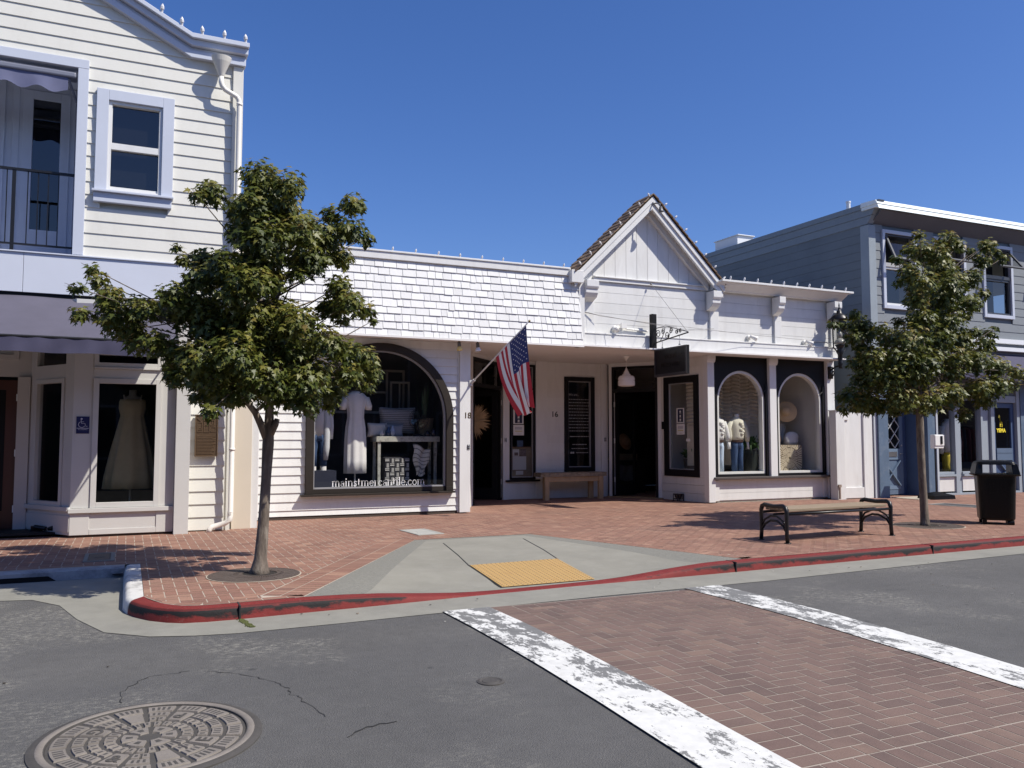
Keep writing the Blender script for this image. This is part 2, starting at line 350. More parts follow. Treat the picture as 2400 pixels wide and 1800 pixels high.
def band_paint():
    m = bpy.data.materials.new('worn_white_road_paint'); m.use_nodes = True; n = m.node_tree.nodes; l = m.node_tree.links; b = n['Principled BSDF']
    tc = n.new('ShaderNodeTexCoord'); b.inputs['Roughness'].default_value = .75
    mp = n.new('ShaderNodeMapping'); mp.inputs['Scale'].default_value = (1.1, .55, 1); l.new(tc.outputs['Object'], mp.inputs[0])
    q = n.new('ShaderNodeTexNoise'); q.inputs['Scale'].default_value = 4.5; q.inputs['Detail'].default_value = 6; q.inputs['Roughness'].default_value = .72; l.new(mp.outputs[0], q.inputs['Vector'])
    sp = n.new('ShaderNodeSeparateXYZ'); l.new(tc.outputs['Object'], sp.inputs[0])
    yy = n.new('ShaderNodeMapRange'); yy.inputs[1].default_value = 3.5; yy.inputs[2].default_value = 6.8; yy.inputs[3].default_value = .04; yy.inputs[4].default_value = -.09; l.new(sp.outputs['Y'], yy.inputs[0])
    fn = n.new('ShaderNodeTexNoise'); fn.inputs['Scale'].default_value = 34; fn.inputs['Detail'].default_value = 10; fn.inputs['Roughness'].default_value = .75; l.new(mp.outputs[0], fn.inputs['Vector'])
    fm = n.new('ShaderNodeMath'); fm.operation = 'MULTIPLY_ADD'; l.new(fn.outputs['Fac'], fm.inputs[0]); fm.inputs[1].default_value = .55; fm.inputs[2].default_value = -.275
    fs_ = n.new('ShaderNodeMath'); l.new(q.outputs['Fac'], fs_.inputs[0]); l.new(fm.outputs[0], fs_.inputs[1])
    ad = n.new('ShaderNodeMath'); l.new(fs_.outputs[0], ad.inputs[0]); l.new(yy.outputs[0], ad.inputs[1])
    r = n.new('ShaderNodeMapRange'); r.inputs[1].default_value = .44; r.inputs[2].default_value = .475; l.new(ad.outputs[0], r.inputs[0])
    q2 = n.new('ShaderNodeTexNoise'); q2.inputs['Scale'].default_value = 14; q2.inputs['Detail'].default_value = 8; l.new(tc.outputs['Object'], q2.inputs['Vector'])
    r2 = n.new('ShaderNodeMapRange'); r2.inputs[3].default_value = .75; r2.inputs[4].default_value = 1.2; l.new(q2.outputs['Fac'], r2.inputs[0])
    x = n.new('ShaderNodeMix'); x.data_type = 'RGBA'; l.new(r.outputs[0], x.inputs[0]); x.inputs[6].default_value = (.17, .17, .165, 1); x.inputs[7].default_value = (.64, .64, .61, 1)
    x2 = n.new('ShaderNodeMix'); x2.data_type = 'RGBA'; x2.blend_type = 'MULTIPLY'; x2.inputs[0].default_value = 1; l.new(x.outputs[2], x2.inputs[6]); l.new(r2.outputs[0], x2.inputs[7])
    l.new(x2.outputs[2], b.inputs['Base Color']); return m
PAINT = band_paint()
# --- ground sheet far below everything, then road
g = MB(); g.poly([(-1500, -1500, -.6), (1500, -1500, -.6), (1500, 1500, -.6), (-1500, 1500, -.6)])
struct(g.build('ground', mat('far_ground', (.12, .12, .10), .9, .2, .05)))
g = MB(); ys = sorted(set([-60, -30, -12] + [a for a, b in RP if -6 < a < 14] + [-2.5, 1, 2.5, 3.2, 3.9, 4.55, 5.8, 6.4, 7.4, 8.2, 10, 11]))
ys = [y for y in ys if y <= 11]
for a, b in zip(ys[:-1], ys[1:]):
    g.poly([(-60, a, zr(a)), (90, a, zr(a)), (90, b, zr(b)), (-60, b, zr(b))])
road = struct(g.build('road', ASPH))
# cracks in the asphalt
CRK = mat('crack_filler', (.025, .025, .025), .95)
g = MB()
def crack(pts, wd):
    P = []
    for (a, b) in zip(pts[:-1], pts[1:]):
        n = max(2, int(math.dist(a, b) / .035))
        for i in range(n): P.append((a[0] + (b[0] - a[0]) * i / n + random.gauss(0, .009), a[1] + (b[1] - a[1]) * i / n + random.gauss(0, .009)))
    P.append(pts[-1])
    for a, b in zip(P[:-1], P[1:]):
        d = Vector((b[0] - a[0], b[1] - a[1], 0)); nn = Vector((-d.y, d.x, 0)).normalized() * wd * random.uniform(.3, 1.2)
        g.poly([(a[0] - nn.x, a[1] - nn.y, zr(a[1]) + .003), (b[0] - nn.x, b[1] - nn.y, zr(b[1]) + .003), (b[0] + nn.x, b[1] + nn.y, zr(b[1]) + .003), (a[0] + nn.x, a[1] + nn.y, zr(a[1]) + .003)])
crack([(.008, 5.19), (.01, 5.45), (.16, 5.73), (.4, 5.75)], .0035); crack([(.5, 5.7), (.67, 5.55), (.86, 5.28), (.95, 4.84), (1.0, 4.58)], .003)
crack([(1.05, 4.25), (1.12, 4.33), (1.2, 4.36), (1.33, 4.37)], .006)
g.build('road_crack', CRK, road)
# --- kerb path (x, y of foot; height of top above z=0; inner top edge)
KB = [(0.0, 10.06, .0), (0.0, 9.3, .0), (0.0, 8.5, 0), (0.0, 8.0, 0), (.035, 7.80, 0), (.10, 7.62, 0), (.20, 7.44, 0), (.32, 7.31, 0), (.44, 7.235, 0), (.62, 7.205, 0), (.87, 7.205, 0), (1.35, 7.24, 0), (1.8, 7.26, -.012), (2.1, 7.28, -.028), (2.5, 7.31, -.062), (2.9, 7.34, -.092), (3.25, 7.36, -.10), (3.8, 7.39, -.10), (4.35, 7.42, -.098), (4.7, 7.43, -.085), (5.05, 7.44, -.058), (5.4, 7.45, -.03), (5.75, 7.46, -.008), (6.05, 7.47, 0), (6.9, 7.51, 0), (8.0, 7.55, 0), (9.4, 7.60, 0), (11.2, 7.66, 0), (14, 7.74, 0), (20, 7.9, 0), (40, 8.4, 0)]
def kerbcol():
    m = bpy.data.materials.new('painted_kerb'); m.use_nodes = True; n = m.node_tree.nodes; l = m.node_tree.links; b = n['Principled BSDF']; b.inputs['Roughness'].default_value = .7; b.inputs['Specular IOR Level'].default_value = .3
    tc = n.new('ShaderNodeTexCoord'); sp = n.new('ShaderNodeSeparateXYZ'); l.new(tc.outputs['Object'], sp.inputs[0])
    geo = n.new('ShaderNodeNewGeometry'); s2 = n.new('ShaderNodeSeparateXYZ'); l.new(geo.outputs['True Normal'], s2.inputs[0])
    def noise(sc, st=(1, 1, 1), det=9, ro=.7):
        mp = n.new('ShaderNodeMapping'); mp.inputs['Scale'].default_value = st; l.new(tc.outputs['Object'], mp.inputs[0])
        q = n.new('ShaderNodeTexNoise'); q.inputs['Scale'].default_value = sc; q.inputs['Detail'].default_value = det; q.inputs['Roughness'].default_value = ro; l.new(mp.outputs[0], q.inputs['Vector']); return q.outputs['Fac']
    def mr(v, a, c, d=0., e=1.):
        r = n.new('ShaderNodeMapRange'); r.inputs[1].default_value = a; r.inputs[2].default_value = c; r.inputs[3].default_value = d; r.inputs[4].default_value = e; l.new(v, r.inputs[0]); return r.outputs[0]
    def mth(op, a, c):
        q = n.new('ShaderNodeMath'); q.operation = op
        for i, k in enumerate((a, c)):
            if hasattr(k, 'links'): l.new(k, q.inputs[i])
            else: q.inputs[i].default_value = k
        return q.outputs[0]
    def mix(f, a, c):
        x = n.new('ShaderNodeMix'); x.data_type = 'RGBA'; l.new(f, x.inputs[0])
        for s_, k in ((a, 6), (c, 7)):
            if hasattr(s_, 'links'): l.new(s_, x.inputs[k])
            else: x.inputs[k].default_value = (*s_, 1)
        return x.outputs[2]
    nz = noise(7); red = mix(mr(nz, .3, .7), (.15, .019, .017), (.20, .027, .024))
    red = mix(mr(noise(26), .60, .66, 0, .55), red, (.22, .085, .075))
    side = mth('SUBTRACT', 1.0, mr(s2.outputs['Z'], .5, .9))      # vertical / rounded face
    # tyre rubber scuffed along the upper part of the face
    zz = mth('ADD', sp.outputs['Z'], mr(noise(3.2, (1, 1, 2)), .3, .7, -.045, .04))
    sc = mth('MULTIPLY', mr(zz, -.075, -.05), mr(noise(2.6, (1, 1, 3)), .27, .38))
    scf = mth('MULTIPLY', sc, mr(s2.outputs['Z'], .97, .55))
    c = mix(scf, red, (.013, .012, .012))
    wht = mix(mr(noise(5), .48, .62, 0, .8), (.62, .61, .58), (.34, .33, .31))
    iswhite = mr(mth('ADD', sp.outputs['Y'], mth('MULTIPLY', sp.outputs['X'], -1.6)), 7.72, 7.74)
    isleft = mr(sp.outputs['X'], .35, .34)
    l.new(mix(mth('MULTIPLY', iswhite, isleft), c, wht), b.inputs['Base Color'])
    bp = n.new('ShaderNodeBump'); bp.inputs['Strength'].default_value = .4; bp.inputs['Distance'].default_value = .01; l.new(noise(45), bp.inputs['Height']); l.new(bp.outputs[0], b.inputs['Normal'])
    return m
KERBM = kerbcol()
def offs(i):
    a = KB[max(i - 1, 0)]; b = KB[min(i + 1, len(KB) - 1)]
    d = Vector((b[0] - a[0], b[1] - a[1], 0)).normalized(); return Vector((-d.y, d.x, 0))    # towards the pavement
KIN = []
g = MB(); prof = [(0, 0), (.012, .62), (.022, .84), (.04, .96), (.065, 1.0), (.16, 1.0), (.165, 1.0)]
rows = []
for i, (x, y, h) in enumerate(KB):
    nrm = offs(i); H = h - ZG + .012; H = max(H, .02)
    rows.append([(x + nrm.x * a, y + nrm.y * a, ZG - .012 + H * b) for a, b in prof]); q = rows[-1][-1]; KIN.append((q[0], q[1], h))
n_ = len(prof); g.add([p for r_ in rows for p in r_], [(i * n_ + k, (i + 1) * n_ + k, (i + 1) * n_ + k + 1, i * n_ + k + 1) for i in range(len(rows) - 1) for k in range(n_ - 1)])
kerb = struct(g.build('kerb', KERBM, smooth=True))
g = MB()                                                    # open joints between kerb stones
for (x, y, d) in ((.87, 7.205, (.02, 1)), (6.12, 7.472, (.05, 1)), (9.36, 7.60, (.03, 1))):
    g.box(x - .006, x + .006, y - .004, y + .17, ZG, .003)
g.build('kerb_joint', CRK, kerb)
# low kerb at the left side street with a drain mouth
g = MB(); BLUEK = mat('worn_grey_white_kerb', (.33, .33, .33), .7, .2, 4, .3, 50, dirt=(.035, .035, .04), dscale=2.2, damt=.9)
g.prism([(9.93, -.115), (9.95, -.02), (9.99, -.003), (10.10, 0.0), (10.10, -.3), (9.93, -.3)], 'x', -6, .012)
sk = struct(g.build('side_kerb', BLUEK))
g = MB(); g.add([(-6, 9.922, -.11), (-.62, 9.922, -.11), (-.70, 9.922, -.055), (-6, 9.922, -.035)], [(0, 1, 2, 3)])
g.lathe((-.055, 9.93, -.075), [(.001, -.001), (.05, 0), (.05, .004), (.001, .004)], 16)
for i in range(16): pass
g.build('drain_mouth', mat('drain_black', (.004, .004, .004), .9), sk)
# gutter concrete following the kerb
GO = [(-6, 9.0), (-1.2, 8.95), (-.75, 8.85), (-.5, 8.45), (-.33, 7.75), (-.12, 7.15), (.19, 6.86), (.8, 6.70), (1.58, 6.72), (2.46, 6.77), (4.05, 6.86), (6, 6.88), (8, 7.0), (10.4, 7.14), (14, 7.25), (20, 7.4), (40, 7.9)]
g = MB(); z0 = ZG + .0045
g.poly([(-6, 9.0, z0), (-1.2, 8.95, z0), (-.75, 8.85, z0), (0.02, 8.9, z0), (0.02, 9.95, z0 ), (-6, 9.95, z0)])
inn = [(.02, 8.9), (.02, 8.5), (.02, 8.0), (.06, 7.80), (.2, 7.48), (.46, 7.26), (.87, 7.225), (1.6, 7.27), (2.46, 7.33), (4.05, 7.42), (6, 7.48), (8, 7.57), (10.4, 7.65), (14, 7.76), (20, 7.92), (40, 8.42)]
out_ = GO[2:] ; out_ = [(-.75, 8.85), (-.5, 8.45), (-.33, 7.75), (-.12, 7.15), (.19, 6.86), (.5, 6.75), (.8, 6.70), (1.58, 6.72), (2.46, 6.77), (4.05, 6.86), (6, 6.88), (8, 7.0), (10.4, 7.14), (14, 7.25), (20, 7.4), (40, 7.9)]
for i in range(len(inn) - 1):
    g.poly([(*out_[i], z0), (*out_[i + 1], z0), (*inn[i + 1], z0), (*inn[i], z0)])
struct(g.build('gutter', CONC))
# --- curb ramp
zramp = lambda y: interp([(7.3, -.105), (7.56, -.10), (8.62, -.025), (9.3, -.004), (11, 0.0)], y)
RAMP = [(1.42, 7.42), (3.54, 10.88), (5.24, 10.88), (6.35, 7.62)]
def rx(y, side):
    if side < 0: return interp([(7.42, 1.42), (10.88, 3.54)], y)
    return interp([(7.62, 6.35), (10.88, 5.24)], y)
kin_y = lambda x: interp([(a, b) for a, b, c in KIN[9:]], x)
kin_h = lambda x: interp([(a, c) for a, b, c in KIN[9:]], x)
g = MB(); N = 28; V = []
for j in range(N + 1):
    t = j / N; row = []
    for i in range(N + 1):
        s_ = i / N
        xa = 1.42 + (6.35 - 1.42) * s_; ya = kin_y(xa) - .006; xb = 3.54 + (5.24 - 3.54) * s_; yb = 10.88
        x = xa + (xb - xa) * t; y = ya + (yb - ya) * t
        e = min(1, max(0, min((x - rx(y, -1)) / 1.0, (rx(y, 1) - x) / 1.0)))       # flared sides rise to the pavement
        z = zramp(y) * (e * e * (3 - 2 * e)) + .001
        if t < .001: z = min(z, kin_h(xa)) if False else kin_h(xa) + .001
        elif t < .12: z = kin_h(x) * (1 - t / .12) + z * (t / .12)
        row.append((x, y, z))
    V.append(row)
g.v += [p for r_ in V for p in r_]
for j in range(N):
    for i in range(N):
        g.f.append([j * (N + 1) + i, j * (N + 1) + i + 1, (j + 1) * (N + 1) + i + 1, (j + 1) * (N + 1) + i]); g.t.append(random.random()); g.mi.append(1 if (i < 3 or i >= N - 3 or j >= N - 1) else 0)
RE = mat('exposed_aggregate', (.20, .195, .168), .9, .15, 40, .6, 160, dirt=(.13, .125, .11), dscale=60, damt=.7)
ramp = struct(g.build('ramp', [mat('ramp_concrete', (.235, .226, .19), .85, .12, 1.3, .25, 140, dirt=(.30, .29, .25), dscale=4, damt=.45), RE], smooth=True))
def zramp_at(x, y):
    e = min(1, max(0, min((x - rx(y, -1)) / 1.0, (rx(y, 1) - x) / 1.0))); return zramp(y) * (e * e * (3 - 2 * e)) + .001
g = MB()
for a, b in (((3.42, 8.62), (3.77, 10.4)), ((4.52, 8.62), (4.93, 10.42)), ((3.42, 8.62), (4.52, 8.66)), ((3.36, 7.60), (3.42, 8.62))):
    for k in range(10):
        p = [a[i] + (b[i] - a[i]) * k / 10 for i in (0, 1)]; q = [a[i] + (b[i] - a[i]) * (k + 1) / 10 for i in (0, 1)]
        g.bar((*p, zramp_at(*p) + .001), (*q, zramp_at(*q) + .001), .014, .003)
g.build('ramp_joint', CRK, ramp)
# tactile mat
TACD = mat('worn_dome_plastic', (.27, .165, .065), .6, .2, 20)
TAC = mat('yellow_tactile_plastic', (.44, .28, .10), .6, .09, 4, .1, 60, dirt=(.30, .17, .06), dscale=4, damt=.5)
g = MB(); A, B, C_, D_ = (3.37, 7.60), (4.42, 7.62), (4.52, 8.65), (3.43, 8.61)
def mp(u, v): return ((A[0] * (1 - u) + B[0] * u) * (1 - v) + (D_[0] * (1 - u) + C_[0] * u) * v, (A[1] * (1 - u) + B[1] * u) * (1 - v) + (D_[1] * (1 - u) + C_[1] * u) * v)
g.grid(lambda u, v: (*mp(u, v), zramp_at(*mp(u, v)) + .007), 8, 8)
NM = 20
g.cur = 1
for i in range(NM):
    for j in range(NM):
        x, y = mp((i + .5) / NM, (j + .5) / NM); z = zramp_at(x, y) + .006; r_ = .0125
        g.add([(x + r_ * math.cos(k * 1.047), y + r_ * math.sin(k * 1.047), z) for k in range(6)] + [(x + .55 * r_ * math.cos(k * 1.047), y + .55 * r_ * math.sin(k * 1.047), z + .006) for k in range(6)],
              [(k, (k + 1) % 6, 6 + (k + 1) % 6, 6 + k) for k in range(6)] + [tuple(range(6, 12))])
tag(g.build('tactile_mat', [TAC, TACD]), 'yellow dimpled tactile mat set in the concrete kerb ramp', 'tactile paving')
# --- brick layers
def clip(poly, hp):
    for (px, py, nx, ny) in hp:                              # keep (p - P).n >= 0
        out = []
        for i in range(len(poly)):
            a = poly[i]; b = poly[(i + 1) % len(poly)]
            da = (a[0] - px) * nx + (a[1] - py) * ny; db = (b[0] - px) * nx + (b[1] - py) * ny
            if da >= 0: out.append(a)
            if (da >= 0) != (db >= 0):
                t = da / (da - db); out.append((a[0] + (b[0] - a[0]) * t, a[1] + (b[1] - a[1]) * t))
        poly = out
        if len(poly) < 3: return None
    return poly
def hps(pts):
    r_ = []
    for a, b in zip(pts, pts[1:] + pts[:1]):
        r_.append((a[0], a[1], -(b[1] - a[1]), b[0] - a[0]))
    return r_
def area(p): return abs(sum(a[0] * b[1] - b[0] * a[1] for a, b in zip(p, p[1:] + p[:1]))) / 2
W_ = .104; GAP = .0048
def herring(mb, pieces, zf, ox=0, oy=0):
    """90 degree herringbone, clipped to convex counter-clockwise pieces"""
    for pts in pieces:
        hp = hps(pts); x0 = min(p[0] for p in pts); x1 = max(p[0] for p in pts); y0 = min(p[1] for p in pts); y1 = max(p[1] for p in pts)
        i0 = int((x0 - ox) / W_) - 2; i1 = int((x1 - ox) / W_) + 2; j0 = int((y0 - oy) / W_) - 2; j1 = int((y1 - oy) / W_) + 2
        for i in range(i0, i1 + 1):
            for j in range(j0, j1 + 1):
                k = (i - j) % 4
                if k == 0: r_ = (i, j, i + 2, j + 1)
                elif k == 3: r_ = (i, j, i + 1, j + 2)
                else: continue
                if k == 3: pass
                b = [(ox + r_[0] * W_ + GAP, oy + r_[1] * W_ + GAP), (ox + r_[2] * W_ - GAP, oy + r_[1] * W_ + GAP), (ox + r_[2] * W_ - GAP, oy + r_[3] * W_ - GAP), (ox + r_[0] * W_ + GAP, oy + r_[3] * W_ - GAP)]
                c = clip(b, hp)
                if c and area(c) > .0004:
                    rng = random.Random(i * 7919 + j * 104729); mb.tint = rng.random(); mb.poly([(x, y, zf(x, y)) for x, y in c])
    mb.tint = None
def courses(mb, pts, ux, zf, L=.208, Wd=.104):
    """bricks laid with their long side along unit vector ux inside a convex piece, stacked"""
    hp = hps(pts); n_x = (-ux[1], ux[0]); us = [p[0] * ux[0] + p[1] * ux[1] for p in pts]; vs2 = [p[0] * n_x[0] + p[1] * n_x[1] for p in pts]
    nu = int((max(us) - min(us)) / L) + 2; nv = int((max(vs2) - min(vs2)) / Wd) + 2
    for i in range(nu):
        for j in range(nv):
            u0 = min(us) + i * L + GAP; u1 = min(us) + (i + 1) * L - GAP; v0 = min(vs2) + j * Wd + GAP; v1 = min(vs2) + (j + 1) * Wd - GAP
            c = clip([(u * ux[0] + v * n_x[0], u * ux[1] + v * n_x[1]) for u, v in ((u0, v0), (u1, v0), (u1, v1), (u0, v1))], hp)
            if c and area(c) > .0005: mb.poly([(x, y, zf(x, y)) for x, y in c])
flat = lambda x, y: .0016
YB = 13.0
# bed of mortar
rb = [(1.08, 7.60), (3.18, 11.1), (3.5, 11.1), (3.56, 10.9), (5.24, 10.9), (5.45, 10.95), (6.55, 7.70)]
kin = lambda x: interp([(.165, 8.0)] + [(a, b) for a, b, c in KIN[5:]], x)
brks = sorted(set([.168, .2, .3, .42, .6, .87, 1.08, 1.42, 3.18, 3.5, 3.56, 5.24, 5.45, 6.35, 6.55, 8, 9.4, 11.2, 14, 18, 22, 26]))
def ylow(x, off):
    k = kin(x) + off
    if 1.08 < x < 6.55: k = max(k, interp(rb, x))
    return k
main = []; bed = MB(); kb = MB()
for a, b in zip(brks[:-1], brks[1:]):
    e = 1e-5; la, lb = ylow(a + e, .108), ylow(b - e, .108)
    main.append([(a, la), (b, lb), (b, 18.5), (a, 18.5)])
    ka, kb_ = (kin(a + e), kin(b - e)) if not (1.42 <= a < 6.35) else (la, lb)
    bed.poly([(a, ka - (.0 if 1.42 <= a < 6.35 else .01), 0), (b, kb_ - (0 if 1.42 <= a < 6.35 else .01), 0), (b, 18.5, 0), (a, 18.5, 0)])
    if not (1.42 <= a < 6.35):
        L_ = math.dist((a, ka), (b, kb_)); courses(kb, [(a, ka), (b, kb_), (b, kb_ + .106), (a, ka + .106)], ((b - a) / L_, (kb_ - ka) / L_), flat)
main.append([(-6, 10.21), (.168, 10.21), (.168, 18.5), (-6, 18.5)])
bed.poly([(-6, 10.09, 0), (.168, 10.09, 0), (.168, 18.5, 0), (-6, 18.5, 0)])
courses(kb, [(-6, 10.104), (.168, 10.104), (.168, 10.208), (-6, 10.208)], (1, 0), flat)
# ramp-side borders
bed.poly([(1.08, 7.60, -.0005), (1.42, 7.40, -.0005), (3.54, 10.88, -.0005), (3.5, 11.1, -.0005), (3.18, 11.1, -.0005)])
dl = Vector((2.12, 3.46)).normalized(); courses(kb, [(1.10, 7.60), (1.42, 7.42), (3.54, 10.88), (3.5, 11.08), (3.18, 11.09)], (-dl.y, dl.x), flat)
bed.poly([(6.35, 7.62, -.0005), (6.55, 7.70, -.0005), (5.45, 10.95, -.0005), (5.24, 10.88, -.0005)])
dr = Vector((-1.11, 3.26)).normalized(); courses(kb, [(6.36, 7.63), (6.55, 7.71), (5.45, 10.94), (5.25, 10.88)], (dr.y, -dr.x), flat)
sw = struct(bed.build('sidewalk', MORTAR))
# two stretcher courses against the shop front, herringbone elsewhere
hb = MB(); herring(hb, main, flat, .02, .03)
hb.v += []; o1 = hb.build('brick_paving', BRICK, sw); o2 = kb.build('brick_border', BRICK, sw)
for o in (o1, o2): o['kind'] = 'structure'
# --- brick crosswalk between two worn white bands
CX0, CX1, CX2, CX3 = 2.46, 2.89, 4.98, 5.39
def strip(mb, x0, x1, y0, y1, dz):
    yy = [y for y in [y0] + [q for q in (-3, -1, 0, 1, 2, 2.5, 2.95, 3.2, 3.5, 3.9, 4.2, 4.55, 4.9, 5.4, 5.8, 6.1, 6.4) if y0 < q < y1] + [y1]]
    for a, b in zip(yy[:-1], yy[1:]): mb.poly([(x0, a, zr(a) + dz), (x1, a, zr(a) + dz), (x1, b, zr(b) + dz), (x0, b, zr(b) + dz)])
g = MB(); strip(g, CX1, CX2, -4, 6.80, .004); cw = struct(g.build('crosswalk', MORTAR2))
g = MB(); zc = lambda x, y: zr(y) + .0056
herring(g, [[(CX1 + .21, 3.1), (CX2 - .11, 3.1), (CX2 - .11, 6.68), (CX1 + .21, 6.68)], [(CX1, -4), (CX2, -4), (CX2, 2.68), (CX1, 2.68)]], zc, CX1 + .21, 3.1)
courses(g, [(CX1, 3.1), (CX1 + .21, 3.1), (CX1 + .21, 6.8), (CX1, 6.8)], (1, 0), zc)
courses(g, [(CX2 - .11, 3.1), (CX2, 3.1), (CX2, 6.8), (CX2 - .11, 6.8)], (1, 0), zc)
courses(g, [(CX1 + .21, 6.68), (CX2 - .11, 6.68), (CX2 - .11, 6.79), (CX1 + .21, 6.79)], (1, 0), zc)
courses(g, [(CX1, 2.68), (CX2, 2.68), (CX2, 3.1), (CX1, 3.1)], (0, 1), zc)
g.build('crosswalk_paving', BRICK2, cw)['kind'] = 'structure'
for a, b in ((CX0, CX1), (CX2, CX3)):
    g = MB(); strip(g, a, b, -4, 6.80 if a < 4 else 6.86, .011); struct(g.build('road_marking', PAINT))
# ================================================================== LEFT CLAPBOARD BUILDING
YL = 13.2
lb_ = thing('clapboard_building', 'two-storey cream clapboard building with pale blue trim, balcony and storefront bay', 'building', (-1, YL, 0))
rake = lambda x: 7.05 if x > .67 else 7.05 + (.67 - x) * .505
g = MB(); zs = [3.90 + .1855 * i for i in range(0, 33)]
for a, b in zip(zs[:-1], zs[1:]):
    x1 = 1.33; x0 = -5.0
    segs = [(x0, x1)]
    for h in ((-4.2, -.70, 3.8, 6.66), (-.45, .45, 4.78, 6.30)):
        if b <= h[2] or a >= h[3]: continue
        ns = []
        for s0, s1 in segs:
            if h[0] > s0: ns.append((s0, min(s1, h[0])))
            if h[1] < s1: ns.append((max(s0, h[1]), s1))
        segs = [q for q in ns if q[1] > q[0]]
    for s0, s1 in segs:
        if a > 7.05: s1 = min(s1, .67 - (a - 7.12) / .505)
        if s1 - s0 > .02:
            g.add([(s0, YL - .016, a), (s1, YL - .016, a), (s1, YL, b), (s0, YL, b), (s0, YL + .05, a), (s1, YL + .05, a), (s1, YL + .05, b), (s0, YL + .05, b)],
                  [(0, 1, 2, 3), (0, 4, 5, 1), (3, 2, 6, 7), (0, 3, 7, 4), (1, 5, 6, 2), (4, 7, 6, 5)])
zs2 = [.02 + .188 * i for i in range(0, 19)]
siding(g, .80, 1.33, zs2, YL + .02, .02)
g.build('clapboard_wall', CREAM, lb_)
g = MB()                                                   # body, behind the boards
pass
g.box(1.36, 1.42, YL + .03, 24, 0, 7.0)                   # flank wall
g.box(-.66, 1.36, YL + .055, YL + .12, 3.92, 4.78); g.box(.45, 1.36, YL + .055, YL + .12, 4.78, 6.95); g.box(-.70, -.45, YL + .055, YL + .12, 4.78, 6.95)
g.box(-.45, .45, YL + .055, YL + .12, 6.30, 6.95); g.box(-5, -.70, YL + .055, YL + .12, 6.72, 6.95)
g.box(.82, 1.36, YL + .055, YL + .12, 0, 3.9)
g.build('wall', CREAM, lb_)
g = MB(); g.add([(1.50, YL - .2, 7.36), (.70, YL - .2, 7.36), (-5.5, YL - .2, 10.49), (1.50, 24, 7.36), (.70, 24, 7.36), (-5.5, 24, 10.49)], [(0, 1, 4, 3), (1, 2, 5, 4)])
g.build('roof', ROOFG, lb_)
def rakeband(mb, off0, off1, y0, y1, x_end):               # band following the roof edge between two vertical offsets from the top edge
    top = lambda x: 7.375 if x > .72 else 7.375 + (.72 - x) * .512
    xs = [-5.5, .72, x_end]
    P = [(x, top(x) - off1) for x in xs] + [(x, top(x) - off0) for x in xs[::-1]]
    mb.prism(P, 'y', y0, y1)
g = MB(); rakeband(g, 0, .07, YL - .22, YL + .05, 1.535); rakeband(g, .072, .165, YL - .16, YL + .05, 1.525); rakeband(g, .167, .215, YL - .075, YL + .05, 1.50); rakeband(g, .217, .325, YL - .10, YL + .05, 1.50)
g.build('cornice', ICE, lb_, bevel=.006)
g = MB(); g.box(1.325, 1.475, YL - .05, YL + .10, 3.3, 7.045); g.build('corner_board', CREAM, lb_, bevel=.005)
# rain head and downpipe
g = MB(); N = 24
g.loft([(1.138, YL - .19, 6.79, .04, .04), (1.135, YL - .20, 6.84, .055, .05), (1.133, YL - .215, 7.0, .125, .10), (1.133, YL - .215, 7.055, .142, .115), (1.133, YL - .215, 7.075, .145, .12)], N)
rh = g.build('rain_head', mat('rain_head_paint', (.62, .60, .54), .5, .04, 4), lb_, smooth=False)
g = MB(); g.tube([(1.138, YL - .19, 6.80), (1.14, YL - .19, 6.70), (1.155, YL - .19, 6.65), (1.20, YL - .18, 6.60), (1.30, YL - .165, 6.56), (1.37, YL - .155, 6.53), (1.405, YL - .145, 6.48), (1.412, YL - .145, 6.40), (1.412, YL - .145, .24), (1.40, YL - .19, .17), (1.34, YL - .14, .12), (1.16, YL - .16, .075), (1.12, YL - .17, .04), (1.11, YL - .17, .0)], .038, 14)
for z in (6.42, 3.0, 1.2): g.lathe((1.412, YL - .145, z), [(.039, -.02), (.044, -.02), (.044, .02), (.039, .02)], 14)
for i in range(7): g.lathe((1.405, YL - .15, .16 + i * .02), [(.038, -.006), (.044, 0), (.038, .006)], 14)
g.build('downpipe', mat('downpipe_paint', (.76, .73, .66), .45, .05, 4), lb_, smooth=True)
g = MB(); g.box(1.075, 1.175, YL - .104, YL - .09, 7.09, 7.16); g.build('scupper', BLACKW, lb_)
# sash window
wn = MB(); wn.box(-.527, -.37, YL - .07, YL - .002, 4.893, 6.376); wn.box(.35, .506, YL - .07, YL - .002, 4.893, 6.376); wn.box(-.37, .35, YL - .07, YL - .002, 6.222, 6.376)
win = wn.build('window', ICE, lb_, bevel=.005)
g = MB(); g.box(-.555, .52, YL - .135, YL, 4.86, 4.89); g.box(-.533, .498, YL - .085, YL - .001, 4.725, 4.858); g.build('sill', ICE, win, bevel=.004)
g = MB(); g.frame(-.37, .35, 4.893, 6.222, .045, YL - .03, YL + .06); g.frame(-.325, .305, 5.52, 6.177, .006, YL - .01, YL + .04); g.box(-.325, .305, YL - .025, YL + .05, 5.515, 5.61); g.box(-.325, .305, YL - .004, YL + .05, 4.938, 4.975)
g.build('sash', WHITE2, win, bevel=.003)
g = MB(); g.poly([(-.32, YL + .03, 4.975), (.30, YL + .03, 4.975), (.30, YL + .03, 6.175), (-.32, YL + .03, 6.175)]); g.build('pane', GLASSN, win)
g = MB(); g.box(-.45, .45, YL + .125, YL + .5, 4.75, 6.35); g.build('dark_room', mat('dark_upper_room', (.01, .011, .014), .9), win)
